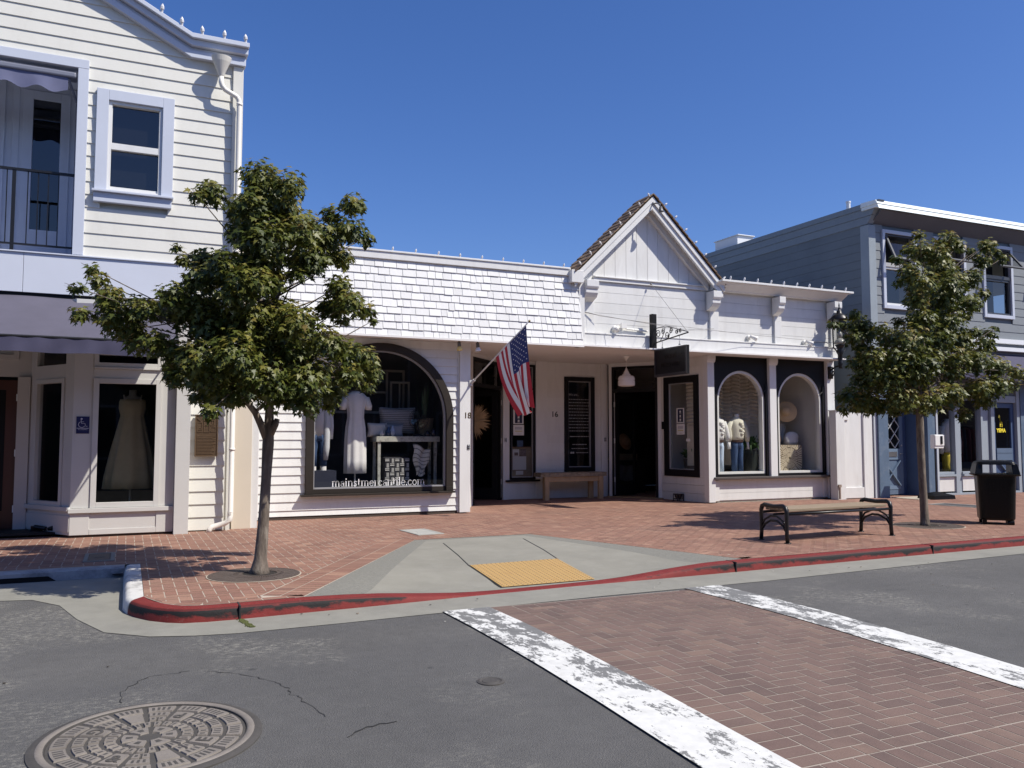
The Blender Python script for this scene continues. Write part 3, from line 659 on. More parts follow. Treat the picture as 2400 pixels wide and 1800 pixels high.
# balcony recess
g = MB(); g.box(-.775, -.638, YL - .06, YL + .12, 3.935, 6.62); g.box(-4.3, -.638, YL - .06, YL + .12, 6.622, 6.752); g.build('balcony_surround', ICE, lb_, bevel=.005)
YBK = YL + 1.2
SIDE = mat('balcony_blue_white', (.54, .57, .65), .6, .05, 2)
g = MB(); g.box(-4.3, -.68, YBK + .0, YBK + .1, 3.93, 6.8); g.box(-.68, -.60, YL + .12, YBK, 3.93, 6.8); g.box(-4.3, -.68, YL + .13, YBK, 6.75, 6.85); g.box(-4.3, -.66, YL + .02, YBK, 3.86, 3.93)
for x in (-2.3, -1.9, -1.62): g.box(x, x + .1, YBK - .03, YBK - .002, 3.94, 6.74)
g.build('balcony_recess', SIDE, lb_)
g = MB(); g.frame(-1.56, -.93, 4.0, 6.64, .13, YBK - .06, YBK - .004, wb=.5); g.frame(-1.70, -.86, 3.94, 6.74, .09, YBK - .04, YBK - .003, wb=0)
bd = g.build('balcony_door', SIDE, lb_, bevel=.004)
g = MB(); g.poly([(-1.43, YBK - .03, 4.5), (-1.06, YBK - .03, 4.5), (-1.06, YBK - .03, 6.51), (-1.43, YBK - .03, 6.51)]); g.build('pane', glass('balcony_glass', .3, ior=1.9), bd)
g = MB(); g.poly([(-1.43, YBK - .012, 4.5), (-1.06, YBK - .012, 4.5), (-1.06, YBK - .012, 6.51), (-1.43, YBK - .012, 6.51)]); g.build('door_dark_sheet', mat('dark_upper_room', (.01, .011, .014), .9), bd)  # plain dark sheet close behind the balcony door glass
g = MB(); yr = YL + .28
g.box(-4.3, -.775, yr - .03, yr + .03, 5.135, 5.165); g.box(-4.3, -.775, yr - .015, yr + .015, 4.075, 4.10)
for x in (-3.0, -1.57): g.box(x, x + .045, yr - .022, yr + .022, 3.93, 5.135)
for i in range(26):
    x = -4.2 + i * .128
    if x < -.80 and abs(x + 1.55) > .05: g.box(x, x + .014, yr - .007, yr + .007, 4.10, 5.135)
g.build('railing', IRON, lb_)
# band course over the shop
BANDM = mat('pale_blue_white_board', (.545, .575, .65), .5, .03, 1.0, dirt=(.5, .52, .55), dscale=3, damt=.1)
g = MB(); g.box(-5, -1.362, YL - .06, YL + .05, 3.36, 3.905); g.box(-1.357, .60, YL - .06, YL + .05, 3.36, 3.905); g.box(.60, .83, YL - .058, YL + .05, 3.36, 3.905); g.box(-5, .64, YL - .085, YL + .05, 3.907, 3.925)
g.build('band_course', BANDM, lb_, bevel=.003)
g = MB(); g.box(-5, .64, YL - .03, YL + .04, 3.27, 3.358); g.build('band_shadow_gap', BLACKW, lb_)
# storefront bay (front face, canted left face, door recess)
SB = 13.05; sb = MB()
sb.box(-.69, -.447, SB, SB + .1, .40, 3.3)                  # left pilaster
sb.box(.43, .625, SB, SB + .1, .40, 3.3)
sb.box(-.447, .43, SB, SB + .1, 2.20, 2.33); sb.box(-.447, .43, SB + .01, SB + .1, 2.53, 3.3)
sb.box(.628, .822, SB - .12, SB + .22, 0.0, 3.3)            # end pilaster
sb.box(-.69, .625, SB - .001, SB + .1, .035, .335); sb.box(-.69, -.45, SB - .014, SB - .002, .035, .335); sb.box(-.447, .40, SB - .012, SB - .002, .035, .11); sb.box(.40, .625, SB - .014, SB - .002, .035, .335)
sb.build('storefront_bay', SHOPW, lb_, bevel=.004)
boxes('sill', SHOPW, lb_, [(-.71, .625, SB - .05, SB + .1, .337, .397), (-.445, .428, SB - .03, SB + .05, 2.332, 2.36)], .004)
g = MB(); g.box(-.70, .80, SB + .02, SB + .2, -.01, .033); g.build('plinth', mat('dark_earth_plinth', (.06, .045, .035), .9), lb_)
def shopwin(x0, x1, z0, z1, fw, Y, parent, m, name='display_window', gm=GLASSD):
    q = MB(); q.frame(x0, x1, z0, z1, fw, Y - .03, Y + .05); o = q.build(name, m, parent, bevel=.004)
    q = MB(); q.poly([(x0 + fw, Y + .02, z0 + fw), (x1 - fw, Y + .02, z0 + fw), (x1 - fw, Y + .02, z1 - fw), (x0 + fw, Y + .02, z1 - fw)]); q.build('pane', gm, o); return o
shopwin(-.447, .43, .40, 2.20, .072, SB + .01, lb_, SHOPW); shopwin(-.447, .43, 2.362, 2.66, .06, SB + .02, lb_, SHOPW, 'transom')
Mx = xf((-.69, SB, 0), math.atan2(14.04 - SB, -.61) )       # canted side: local x runs back-left
LEN = math.hypot(.61, 14.04 - SB)
q = MB(); q.box(0, LEN, -.1, 0, .035, .36); q.box(0, LEN, -.1, .05, .36, .42); q.box(0, .22, -.1, 0, .42, 3.3); q.box(LEN - .16, LEN, -.1, 0, .42, 3.3); q.box(.22, LEN - .16, -.1, 0, 2.2, 2.4); q.box(.22, LEN - .16, -.1, 0, 2.62, 3.3); q.box(.0, LEN, .0, .015, .08, .30)
cs = q.build('canted_bay_side', SHOPW, lb_, M=Mx, bevel=.003)
q = MB(); q.frame(.22, LEN - .16, .42, 2.2, .06, -.06, .02); fr = q.build('display_window', SHOPW, lb_, M=Mx)
q = MB(); q.poly([(.28, -.03, .48), (LEN - .22, -.03, .48), (LEN - .22, -.03, 2.14), (.28, -.03, 2.14)]); q.build('pane', GLASSD, fr, M=Mx)
q = MB(); q.poly([(.24, -.03, 2.4), (LEN - .18, -.03, 2.4), (LEN - .18, -.03, 2.62), (.24, -.03, 2.62)]); q.build('transom', GLASSD, lb_, M=Mx)
# recessed doorway on the far left
q = MB(); q.box(-5, -1.30, 14.06, 14.1, 2.25, 3.4); q.box(-1.46, -1.30, 14.0, 14.1, 0, 2.25); q.frame(-2.6, -1.46, 2.5, 2.9, .07, 14.02, 14.058); q.box(-5, -2.65, 14.05, 14.1, 0, 2.25); q.build('door_surround', SHOPW, lb_)
q = MB(); q.frame(-2.6, -1.465, .07, 2.2, .14, 14.04, 14.09, wb=.25); d_ = q.build('door', mat('brown_varnished_wood', (.07, .022, .012), .4, .2, 5, stretch=(1, 1, .1)), lb_)
q = MB(); q.box(-2.46, -1.6, 14.06, 14.07, .32, 2.06); q.build('pane', BLACKW, d_)
boxes('hinge', METALW, d_, [(-1.475, -1.455, 14.02, 14.04, z, z + .1) for z in (.3, 1.1, 1.9)])
q = MB(); q.box(-5, 1.36, 16.2, 16.3, -.05, 3.4); q.box(-5, 1.36, SB + .3, 16.2, .03, .06); q.box(-5, 1.36, SB + .12, 16.2, 3.35, 3.4); q.box(1.28, 1.36, SB + .3, 16.2, .06, 3.35)
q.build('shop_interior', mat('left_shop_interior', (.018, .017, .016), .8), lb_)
# awning over the storefront
aw = thing('shop_awning', 'long navy blue fabric awning over the storefront of the cream building', 'awning', (-1, YL, 3.3))
g = MB()
def fab(u, v): 
    x = -5 + 5.58 * u; y0, z0, y1, z1 = YL - .03, 3.31, 11.69, 2.60
    return (x, y0 + (y1 - y0) * v, z0 + (z1 - z0) * v - .02 * math.sin(math.pi * v) + .006 * math.sin(u * 31))
g.grid(fab, 40, 8); g.build('canopy', NAVY, aw, smooth=True)
g = MB(); g.grid(lambda u, v: (-5 + 5.58 * u, 11.69 + .01 * math.sin(u * 50 + v * 2) * v + .004 * math.sin(u * 130), 2.60 - .19 * v + .006 * math.sin(u * 40) * v), 120, 4); g.build('valance', NAVY2, aw, smooth=True)
g = MB(); g.tube([(-5, 11.70, 2.60), (.58, 11.70, 2.60)], .018); g.tube([(.57, YL - .02, 3.28), (.57, 11.70, 2.60)], .015); g.tube([(.56, YL - .02, 2.59), (.56, 11.71, 2.59)], .012); g.tube([(-2.4, YL - .02, 2.59), (-2.4, 11.71, 2.59)], .012)
g.build('awning_frame', IRON, aw)
# small retractable awning on the balcony
ba = thing('balcony_awning', 'small rolled navy awning hanging inside the balcony opening', 'awning', (-1.6, YL + .3, 6.5))
g = MB(); g.box(-4.2, -.80, YL - .05, YL + .16, 6.47, 6.55); g.build('awning_case', mat('grey_awning_case', (.17, .18, .23), .5), ba, bevel=.02)
g = MB(); g.grid(lambda u, v: (-4.2 + 3.3 * u, YL - .02 + .02 * math.sin(u * 40) * v, 6.47 - v * (.19 + .03 * math.sin(u * 55) + .02 * u)), 90, 4); g.build('valance', mat('balcony_navy_fabric', (.12, .13, .22), .85, .1, 4), ba, smooth=True)
g = MB(); g.tube([(-.90, YL + .0, 6.46), (-.80, YL + .25, 6.22)], .02); g.build('awning_arm', mat('grey_awning_case', (.17, .18, .23), .5), ba)
# plaque and access sign
pq = thing('bronze_plaque', 'bronze relief plaque with raised lettering on the cream siding', 'plaque', (1.05, YL, 1.4))
BRZ = mat('bronze', (.13, .085, .05), .45, .2, 14, .2, 60, metal=.6); BRZ2 = mat('bronze_relief', (.22, .15, .09), .4, .1, 10, metal=.6)
g = MB(); g.box(.90, 1.218, YL - .062, YL - .012, 1.095, 1.71); g.build('plate', BRZ, pq, bevel=.004)
g = MB(); g.frame(.90, 1.218, 1.095, 1.71, .012, YL - .074, YL - .063)
for i in range(13): g.box(.925, 1.195 - random.uniform(0, .06), YL - .068, YL - .0625, 1.13 + i * .0215, 1.13 + i * .0215 + .009)
for (a, b, c, d) in ((.93, 1.0, 1.45, 1.6), (1.02, 1.10, 1.45, 1.65), (1.11, 1.19, 1.46, 1.53), (1.03, 1.16, 1.55, 1.57), (1.13, 1.17, 1.56, 1.63), (.945, .985, 1.48, 1.52)): g.frame(a, b, c, d, .008, YL - .070, YL - .0625)
g.bar((.925, YL - .068, 1.66), (.975, YL - .068, 1.615), .01, .01); g.build('relief', BRZ2, pq)
sg = thing('accessible_entrance_sign', 'dark blue wheelchair access sign on the storefront pilaster', 'sign', (-.565, SB, 1.54))
g = MB(); g.box(-.645, -.483, SB - .008, SB - .001, 1.425, 1.662); g.build('panel', mat('navy_sign_plastic', (.010, .012, .085), .35), sg)
g = MB(); Ys = SB - .0105; P = lambda a, b: (-.645 + .162 * a, Ys, 1.425 + .237 * b)
g.ball(P(.40, .86), .013, .002, .013, 10, 6)
g.tube([P(.36, .80), P(.40, .60), P(.66, .59), P(.76, .41), P(.86, .44)], .0035, 6); g.tube([P(.40, .69), P(.58, .69)], .003, 6)
g.tube([P(.42 + .25 * math.cos(t), .53 + .17 * math.sin(t)) for t in [R(110 + i * 225 / 12) for i in range(13)]], .0035, 6)
g.box(P(.03, 0)[0], P(.97, 0)[0], Ys - .001, SB - .0085, P(0, .30)[2], P(0, .33)[2]); g.build('wheelchair_symbol', mat('sign_white', (.55, .56, .66), .5), sg)
text('ACCESSIBLE', .022, 'lettering', mat('sign_white', (.55, .56, .66), .5), sg, T((-.564, SB - .0095, P(0, .215)[2])), .001)
# floodlight at the foot of the canted bay
g = MB(); g.tube([(-1.15, 13.62, .12), (-1.0, 13.5, .10)], .03); g.box(-1.2, -1.05, 13.64, 13.7, .05, .13); g.tube([(-.97, 13.46, .10), (-.89, 13.40, .115)], [.022, .045]); tag(g.build('ground_spotlight', IRON), 'small black spotlight low on the canted bay by the brown door', 'spotlight')
# ---------------------------------------------------------------- clip-on bulbs along roof edges
BULB = mat('white_bulb_clip', (.72, .72, .72), .4, .05, 5)
def light_string(name, label, pts, every, size=.085, fwd=(0, -1, 0), up=(0, 0, 1)):
    t = thing(name, label, 'string lights', pts[0], None)
    L = [0]
    for a, b in zip(pts[:-1], pts[1:]): L.append(L[-1] + math.dist(a, b))
    def pos(d):
        for i in range(len(pts) - 1):
            if d <= L[i + 1] + 1e-6:
                k = (d - L[i]) / (L[i + 1] - L[i]); return Vector(pts[i]) * (1 - k) + Vector(pts[i + 1]) * k
        return Vector(pts[-1])
    n = int(L[-1] / every); f = Vector(fwd); u = Vector(up).normalized(); cable = []
    q = MB(); q.loft([(0, 0, -.02, .016, .016), (0, 0, .03, .017, .017), (0, 0, .045, .026, .026), (0, 0, .075, .022, .022), (0, 0, .105, .004, .004)], 8)
    me0 = None
    for i in range(n + 1):
        p = pos(every * (i + .3)) if every * (i + .3) < L[-1] else pos(L[-1])
        jit = random.uniform(-.15, .15)
        dirv = (u + f * .35 + Vector((jit, 0, 0))).normalized(); rot = dirv.to_track_quat('Z', 'Y').to_matrix().to_4x4()
        Mm = T(p) @ rot @ Matrix.Scale(size / .085, 4)
        q.build('bulb', BULB, t, M=Mm)
        cable += [p, pos(min(every * (i + .8), L[-1])) + Vector((0, .0, -.02))]
    c = MB(); c.tube(cable, .006, 5); c.build('cable', mat('string_cable', (.25, .25, .26), .6), t); return t
tpL = lambda x: 7.375 if x > .72 else 7.375 + (.72 - x) * .512
light_string('roof_edge_lights', 'clip-on bulbs along the sloping roof edge of the cream building', [(-2.0, YL - .2, tpL(-2) + .0), (.72, YL - .2, 7.375), (1.5, YL - .2, 7.375)], .31, .10)
# ================================================================== WHITE SHOP
D = 14.45; FS = 14.0; FR = 14.2; BY = 14.5; RB = 17.25
ws = thing('white_shop_building', 'single-storey white wooden shop with shingled front, steep gable and recessed entry', 'building', (8, D, 0))
# --- arch window wall
ACX, ARO, ARI, AZC = 4.07, 1.325, 1.19, 1.722
g = MB()
siding(g, 1.98, 5.52, [.06, .155, .30] + [.30 + .1487 * i for i in range(1, 20)], D, .02, arch=(ACX, 1.26, AZC, .45))
g.build('arch_wall', WHITE, ws)
g = MB(); g.box(1.84, 1.985, D - .05, D + .1, .02, 3.15); g.box(1.90, 1.905, D - .052, D - .05, .02, 3.15); g.build('corner_board', WHITE2, ws, bevel=.004)
g = MB(); g.box(1.80, 5.5, D - .005, D + .05, -.02, .058); g.build('plinth', mat('dark_earth_plinth', (.06, .045, .035), .9), ws)
g = MB(); arch_ring(g, ACX, ARO, ARI, AZC, .50, D - .085, D + .10)
aw_ = g.build('arch_window', DARKBR, ws, bevel=.006)
g = MB(); g.box(ACX - 1.40, ACX + 1.345, D - .15, D + .05, .385, .418); g.box(ACX - 1.19, ACX + 1.19, D - .04, D + .06, .42, .50); g.box(ACX - ARO, ACX - ARI, D - .085, D + .1, .42, .50); g.box(ACX + ARI, ACX + ARO, D - .085, D + .1, .42, .50); g.build('sill', DARKBR, aw_, bevel=.004)
g = MB(); arch_ring(g, ACX, ARI - .001, ARI - .022, AZC, .501, D - .03, D + .05); g.box(ACX - 1.165, ACX + 1.165, D - .03, D + .05, .502, .525); g.build('bead', mat('grey_bead', (.30, .30, .31), .4), aw_)
g = MB(); arch_face(g, ACX, ARI - .01, AZC, .51, D + .02); g.build('pane', GLASS, aw_)
# serif lettering on the glass (drawn stroke by stroke)
LET = mat('white_vinyl_lettering', (.92, .92, .92), .5)
H_, TH_ = .16, .08
def glyph(c):
    a = lambda cx, cy, rx_, ry_, t0, t1, n=14: [(cx + rx_ * math.cos(R(t0 + (t1 - t0) * i / n)), cy + ry_ * math.sin(R(t0 + (t1 - t0) * i / n))) for i in range(n + 1)]
    ser = lambda x, y, wd=.17: ([(x - wd, y), (x + wd, y)], TH_)
    if c == 'm': return [([(.2, 0), (.2, .95)], H_), ([(.05, .95), (.2, .97)], TH_), (a(.52, .62, .30, .36, 160, 0) + [(.82, 0)], H_ * .85), (a(1.14, .62, .30, .36, 160, 0) + [(1.44, 0)], H_ * .85), ser(.2, .03), ser(.82, .03), ser(1.44, .03)], 1.68
    if c == 'n': return [([(.2, 0), (.2, .95)], H_), ([(.05, .95), (.2, .97)], TH_), (a(.54, .62, .32, .36, 160, 0) + [(.86, 0)], H_ * .85), ser(.2, .03), ser(.86, .03)], 1.08
    if c == 'r': return [([(.2, 0), (.2, .95)], H_), ([(.05, .95), (.2, .97)], TH_), (a(.5, .62, .28, .33, 160, 60), H_ * .8), ser(.2, .03, .2)], .76
    if c == 'i': return [([(.2, 0), (.2, .95)], H_), ([(.03, .95), (.2, .97)], TH_), ser(.2, .03), ([(.2, 1.30), (.2, 1.44)], H_ * 1.1)], .46
    if c == 'l': return [([(.2, 0), (.2, 1.55)], H_), ([(.03, 1.53), (.2, 1.55)], TH_), ser(.2, .03)], .46
    if c == 't': return [([(.24, 1.30), (.24, .25)], H_), (a(.44, .24, .2, .22, 180, 310), TH_ * 1.3), ([(.04, .93), (.54, .93)], TH_)], .64
    if c == 'o': return [(a(.5, .48, .39, .46, 0, 360, 24), H_ * .85)], 1.02
    if c == 'c': return [(a(.48, .48, .38, .46, 45, 320, 20), H_ * .85)], .90
    if c == 'e': return [(a(.48, .48, .38, .46, 5, 320, 22), H_ * .85), ([(.12, .52), (.86, .52)], TH_)], .94
    if c == 'a': return [(a(.42, .66, .26, .28, 150, 0) + [(.68, .1), (.8, .04)], H_ * .9), (a(.40, .27, .28, .25, 60, 330, 16), H_ * .75)], .88
    if c == 's': return [([(.66, .80), (.48, .93), (.26, .90), (.16, .74), (.28, .57), (.54, .43), (.64, .25), (.54, .07), (.30, .03), (.1, .17)], H_ * .8)], .78
    if c == '.': return [([(.15, .0), (.15, .14)], H_ * 1.15)], .34
def lettering(word, x0, x1, z0, Y):
    gl = [(g_[0], g_[1] + .09) for g_ in (glyph(c) for c in word)]; tot = sum(g_[1] for g_ in gl); k = (x1 - x0) / tot; kz = k * 1.1; q = MB(); x = x0
    for st, ad in gl:
        for pts, wd in st:
            for a, b in zip(pts[:-1], pts[1:]):
                d = Vector((b[0] - a[0], 0, b[1] - a[1])); 
                if d.length < 1e-6: continue
                e = d.normalized() * wd * .18
                A_ = Vector((x + a[0] * k, Y, z0 + a[1] * kz)) - e * k; B_ = Vector((x + b[0] * k, Y, z0 + b[1] * kz)) + e * k
                q.bar(A_, B_, .003, wd * k, (0, 1, 0)) if False else q.bar(A_, B_, wd * k, .0025, (0, 1, 0))
        x += ad * k
    return q
lettering('mainstmercantile.com', 3.21, 4.89, .535, D + .012).build('lettering', LET, aw_)
# --- mansard shingle front
lean = lambda z: FS + (z - 3.13) * .145
def shingle(mb, x0, x1, z0, z1, t=.014):
    a = lean(z0) - .008 - t; b = lean(z1) - .006
    mb.add([(x0, a, z0), (x1, a, z0), (x1, b, z1), (x0, b, z1), (x0, a + t, z0), (x1, a + t, z0), (x1, b + .01, z1), (x0, b + .01, z1)], [(0, 1, 2, 3), (0, 4, 5, 1), (0, 3, 7, 4), (1, 5, 6, 2), (3, 2, 6, 7)])
g = MB(); rnd = random.Random(3); nr = 10; hz = (4.50 - 3.115) / nr
for r_ in range(nr):
    x = 1.74 - rnd.uniform(0, .12); z0 = 3.115 + r_ * hz
    while x < 7.9:
        wd = rnd.choice((.11, .15, .18, .20, .23, .26)) + rnd.uniform(-.012, .012); x1 = min(x + wd, 7.9)
        if x1 > 1.74 and x1 - max(x, 1.74) > .03: shingle(g, max(x, 1.74) + .0045, x1 - .0045, z0 + (rnd.uniform(-.005, .005) if rnd.random() < .85 else rnd.uniform(-.018, .01)), z0 + hz + .012, rnd.uniform(.013, .022))
        x = x1
        if x1 >= 7.9: break
g.build('shingle_front', SHINGLEW, ws)
g = MB(); g.add([(1.74, lean(3.12) - .005, 3.12), (7.9, lean(3.12) - .005, 3.12), (7.9, lean(4.6) - .005, 4.6), (1.74, lean(4.6) - .005, 4.6)], [(0, 1, 2, 3)]); g.build('mansard_backing', WHITE, ws)
g = MB(); g.box(1.70, 7.72, lean(4.6) - .07, lean(4.6) + .1, 4.50, 4.62); g.box(1.70, 7.70, lean(4.6) - .09, lean(4.6) + .3, 4.622, 4.655); g.build('parapet_trim', WHITE2, ws, bevel=.005)
SOF = mat('soffit_paint', (.72, .70, .68), .6, .04, 2)
g = MB(); g.box(1.74, 14.65, FS - .0, RB + .3, 3.10 + .03, 3.16); g.box(1.74, 7.9, FS - .035, FS - .001, 3.105, 3.14); g.build('soffit', SOF, ws)
# --- end column "18"
g = MB(); g.box(5.52, 5.73, D - .07, D + .19, .02, 3.129); g.box(5.495, 5.515, D - .03, D + .05, .02, 3.129); g.build('entry_column', WHITE2, ws, bevel=.006)
# --- right front: fascia board, panelled frieze, cornice, pilasters, brackets
g = MB(); g.box(7.93, 14.58, FR - .03, FR + .12, 3.128, 3.40); g.box(7.93, 14.60, FR - .045, FR + .1, 3.402, 3.425); g.build('fascia', WHITE2, ws, bevel=.004)
FW = 14.32
g = MB(); zs = steps(3.425, 4.47, .205)
for a, b in zip(zs[:-1], zs[1:]): g.box(7.95, 14.62, FW, FW + .05, a + .004, b - .002)
g.box(7.95, 14.62, FW + .008, FW + .06, 3.42, 4.5)
g.build('frieze_boards', WHITE, ws)
PX = [(8.01, 8.30), (11.12, 11.34), (12.86, 13.05), (14.50, 14.66)]
boxes('frieze_pilaster', WHITE2, ws, [(a, b, FW - .05, FW - .001, 3.425, 4.47) for a, b in PX] + [(7.88, 8.0, FW - .2, FW + .05, 3.13, 4.55)], .004)
BK = [(8.00, 8.27), (11.02, 11.23), (12.79, 12.96), (14.38, 14.60)]
for i, (a, b) in enumerate(BK):
    g = MB(); g.prism([(FW - .05, 4.44), (FW - .30, 4.44), (FW - .30, 4.31), (FW - .28, 4.27), (FW - .26, 4.27), (FW - .26, 4.19), (FW - .235, 4.15), (FW - .20, 4.11), (FW - .05, 4.04)], 'x', a, b); g.build('bracket', WHITE2, ws, bevel=.006)
# pediment
PCX, PZ, SL = 9.545, 6.30, .965
GY0, GY1 = 14.03, 14.62
hw = 1.80
g = MB(); n = 11; x0 = 8.3; wd = (11.12 - 8.3) / n
for i in range(n):
    a = x0 + i * wd + .004; b = x0 + (i + 1) * wd - .004; top = lambda x: PZ - .15 - abs(x - PCX) * SL
    if top(a) > 4.55 or top(b) > 4.55: 
        pts = [(a, 4.55), (b, 4.55), (b, max(top(b), 4.551)), (a, max(top(a), 4.551))]
        if a < PCX < b: pts = [(a, 4.55), (b, 4.55), (b, top(b)), (PCX, top(PCX)), (a, top(a))]
        g.prism(pts, 'y', FW - .01, FW + .03)
g.prism([(7.8, 4.5), (11.2, 4.5), (PCX, PZ - .15)], 'y', FW + .002, FW + .06)
g.build('gable_boards', WHITE, ws)
g = MB(); g.box(8.30, 11.10, FW - .045, FW - .011, 4.475, 4.55); g.box(8.30, 11.10, FW - .075, FW - .011, 4.551, 4.575); g.build('gable_ledge', WHITE2, ws, bevel=.004)
def rakeb(mb, t0, t1, y0, y1, xl, xr):                     # chevron bands measured down from the roof line
    P = [(xl, PZ - (PCX - xl) * SL - t1), (PCX, PZ - t1), (xr, PZ - (xr - PCX) * SL - t1), (xr, PZ - (xr - PCX) * SL - t0), (PCX, PZ - t0), (xl, PZ - (PCX - xl) * SL - t0)]
    n = 6; v = [(x, y0, z) for x, z in P] + [(x, y1, z) for x, z in P]
    mb.add(v, [(0, 1, 4, 5), (1, 2, 3, 4), (11, 10, 7, 6), (10, 9, 8, 7), (0, 6, 7, 1), (1, 7, 8, 2), (2, 8, 9, 3), (3, 9, 10, 4), (4, 10, 11, 5), (5, 11, 6, 0)])
g = MB(); rakeb(g, .05, .16, GY0, GY0 + .05, PCX - hw, PCX + hw - .03); rakeb(g, .161, .30, GY0 + .03, GY0 + .08, PCX - hw + .02, PCX + hw - .05); rakeb(g, .18, .22, GY0 + .08, FW, PCX - hw + .05, PCX + hw - .07); rakeb(g, .23, .38, FW - .10, FW - .011, PCX - 1.5, PCX + 1.5)
g.build('rake_board', WHITE2, ws)
g = MB(); g.box(7.67, 7.93, GY0 - .005, FW, 4.36, 4.60); g.build('rake_return', WHITE2, ws, bevel=.005)
g = MB(); rnd = random.Random(5)
for side in (-1, 1):
    n = 15; Ls = hw / n
    for r_ in range(n):
        d0 = hw - r_ * Ls; d1 = d0 - Ls * 1.25; y = GY0 - .03
        while y < GY1:
            wd = rnd.uniform(.10, .2); y1 = min(y + wd, GY1); th = rnd.uniform(.018, .03); d0j = d0 + rnd.uniform(-.012, .012); d1 = max(d1, 0)
            A_ = lambda d, o: (PCX + side * d, PZ - d * SL + o)
            p, q_ = A_(d0j, .0), A_(d1, -.012); p2, q2 = A_(d0j, th + .012), A_(d1, .012)
            g.add([(p[0], y, p[1]), (p[0], y1 - .004, p[1]), (q_[0], y1 - .004, q_[1]), (q_[0], y, q_[1]), (p2[0], y, p2[1]), (p2[0], y1 - .004, p2[1]), (q2[0], y1 - .004, q2[1]), (q2[0], y, q2[1])],
                  [(0, 1, 2, 3), (4, 5, 6, 7), (0, 1, 5, 4), (1, 2, 6, 5), (2, 3, 7, 6), (3, 0, 4, 7)])
            y = y1
    g.add([(PCX + side * hw, GY0, PZ - hw * SL - .05), (PCX + side * hw, GY1, PZ - hw * SL - .05), (PCX, GY1, PZ - .05), (PCX, GY0, PZ - .05)], [(0, 1, 2, 3)])
g.add([(PCX - hw, GY1, 4.5), (PCX + hw, GY1, 4.5), (PCX, GY1, PZ)], [(0, 1, 2)])
g.build('gable_roof', CEDAR, ws)
# cornice right of the gable
g = MB(); g.prism([(FW + .1, 4.475), (FW - .14, 4.475), (FW - .16, 4.50), (FW - .30, 4.58), (FW - .36, 4.63), (FW + .1, 4.63)], 'x', 11.10, 14.75); g.box(11.18, 14.86, FW - .40, FW + .3, 4.632, 4.675); g.build('cornice', WHITE2, ws, bevel=.005)
# flat roof and outer shell
g = MB(); g.box(1.75, 14.7, FW + .3, 26, 4.36, 4.44); g.build('roof', ROOFG, ws)
g = MB(); g.box(14.56, 14.70, BY + .02, 26, 0, 4.60); g.box(1.73, 1.83, 13.36, 26, 0, 4.5); g.box(1.73, 14.7, 25.9, 26, 0, 4.4); g.box(14.56, 14.68, FW - .03, BY, 3.13, 4.47)
g.build('wall', WHITE, ws)
g = MB(); g.box(1.45, 1.73, 13.32, 13.42, 0, 4.45); g.build('side_infill', CREAM2, ws, bevel=.004)
# --- bay with two arched display windows
g = MB(); g.box(11.12, 11.295, BY - .10, BY + .06, .02, 3.128); g.box(12.80, 12.985, BY - .10, BY + .06, .50, 3.128); g.box(14.47, 14.69, BY - .10, BY + .06, .02, 3.128)
for a, b in ((11.10, 11.31), (12.77, 13.01)): g.prism([(BY - .10, 3.127), (BY - .14, 3.127), (BY - .14, 3.05), (BY - .125, 3.0), (BY - .10, 2.97)], 'x', a, b)
g.build('bay_column', WHITE2, ws, bevel=.005)
g = MB(); zs = [.05, .20, .36, .49]
for a, b in zip(zs[:-1], zs[1:]): g.box(11.296, 14.469, BY - .03, BY + .1, a + .003, b - .003)
g.box(11.296, 14.469, BY - .022, BY + .1, .04, .495); g.box(11.297, 11.42, BY - .06, BY - .031, .04, .47); g.box(14.33, 14.468, BY - .06, BY - .031, .04, .47)
g.build('bay_base', WHITE, ws, bevel=.002)
g = MB(); g.box(11.25, 14.50, BY - .16, BY + .1, .50, .545); g.build('bay_sill', mat('grey_brown_sill', (.07, .06, .055), .5, .1, 5), ws, bevel=.004)
g = MB(); g.box(11.2, 14.4, BY - .01, BY + .05, -.01, .045); g.build('plinth', mat('rubble_plinth', (.28, .26, .22), .9, .2, 14, .4, 40), ws)
for (a, b, c, d, zc_, top) in ((11.296, 12.80, 11.43, 12.72, 2.19, 2.83), (12.985, 14.47, 13.09, 14.37, 2.19, 2.83)):
    cx, r = (c + d) / 2, (d - c) / 2
    g = MB(); arch_panel(g, a, b, .548, 3.128, c, d, .60, top - r, BY - .02, BY + .04)
    pn = g.build('arched_bay_window', BLACKW, ws)
    g = MB(); arch_ring(g, cx, r - .0, r - .055, top - r, .602, BY + .0, BY + .13); g.box(c + .055, d - .055, BY + .0, BY + .13, .602, .65)
    g.build('arch_lining', mat('ivory_lining', (.62, .62, .58), .5, .05, 4), pn)
    g = MB(); arch_face(g, cx, r - .04, top - r, .64, BY + .09); g.build('pane', GLASS, pn)
    g = MB(); g.box(d + .012, d + .05, BY - .045, BY - .021, .56, 2.55); g.tube([(d + .03, BY - .035, 2.5), (d + .01, BY - .035, 2.42), (d - .06, BY - .035, 2.36)], .01, 6); g.build('iron_strap', IRON, pn)
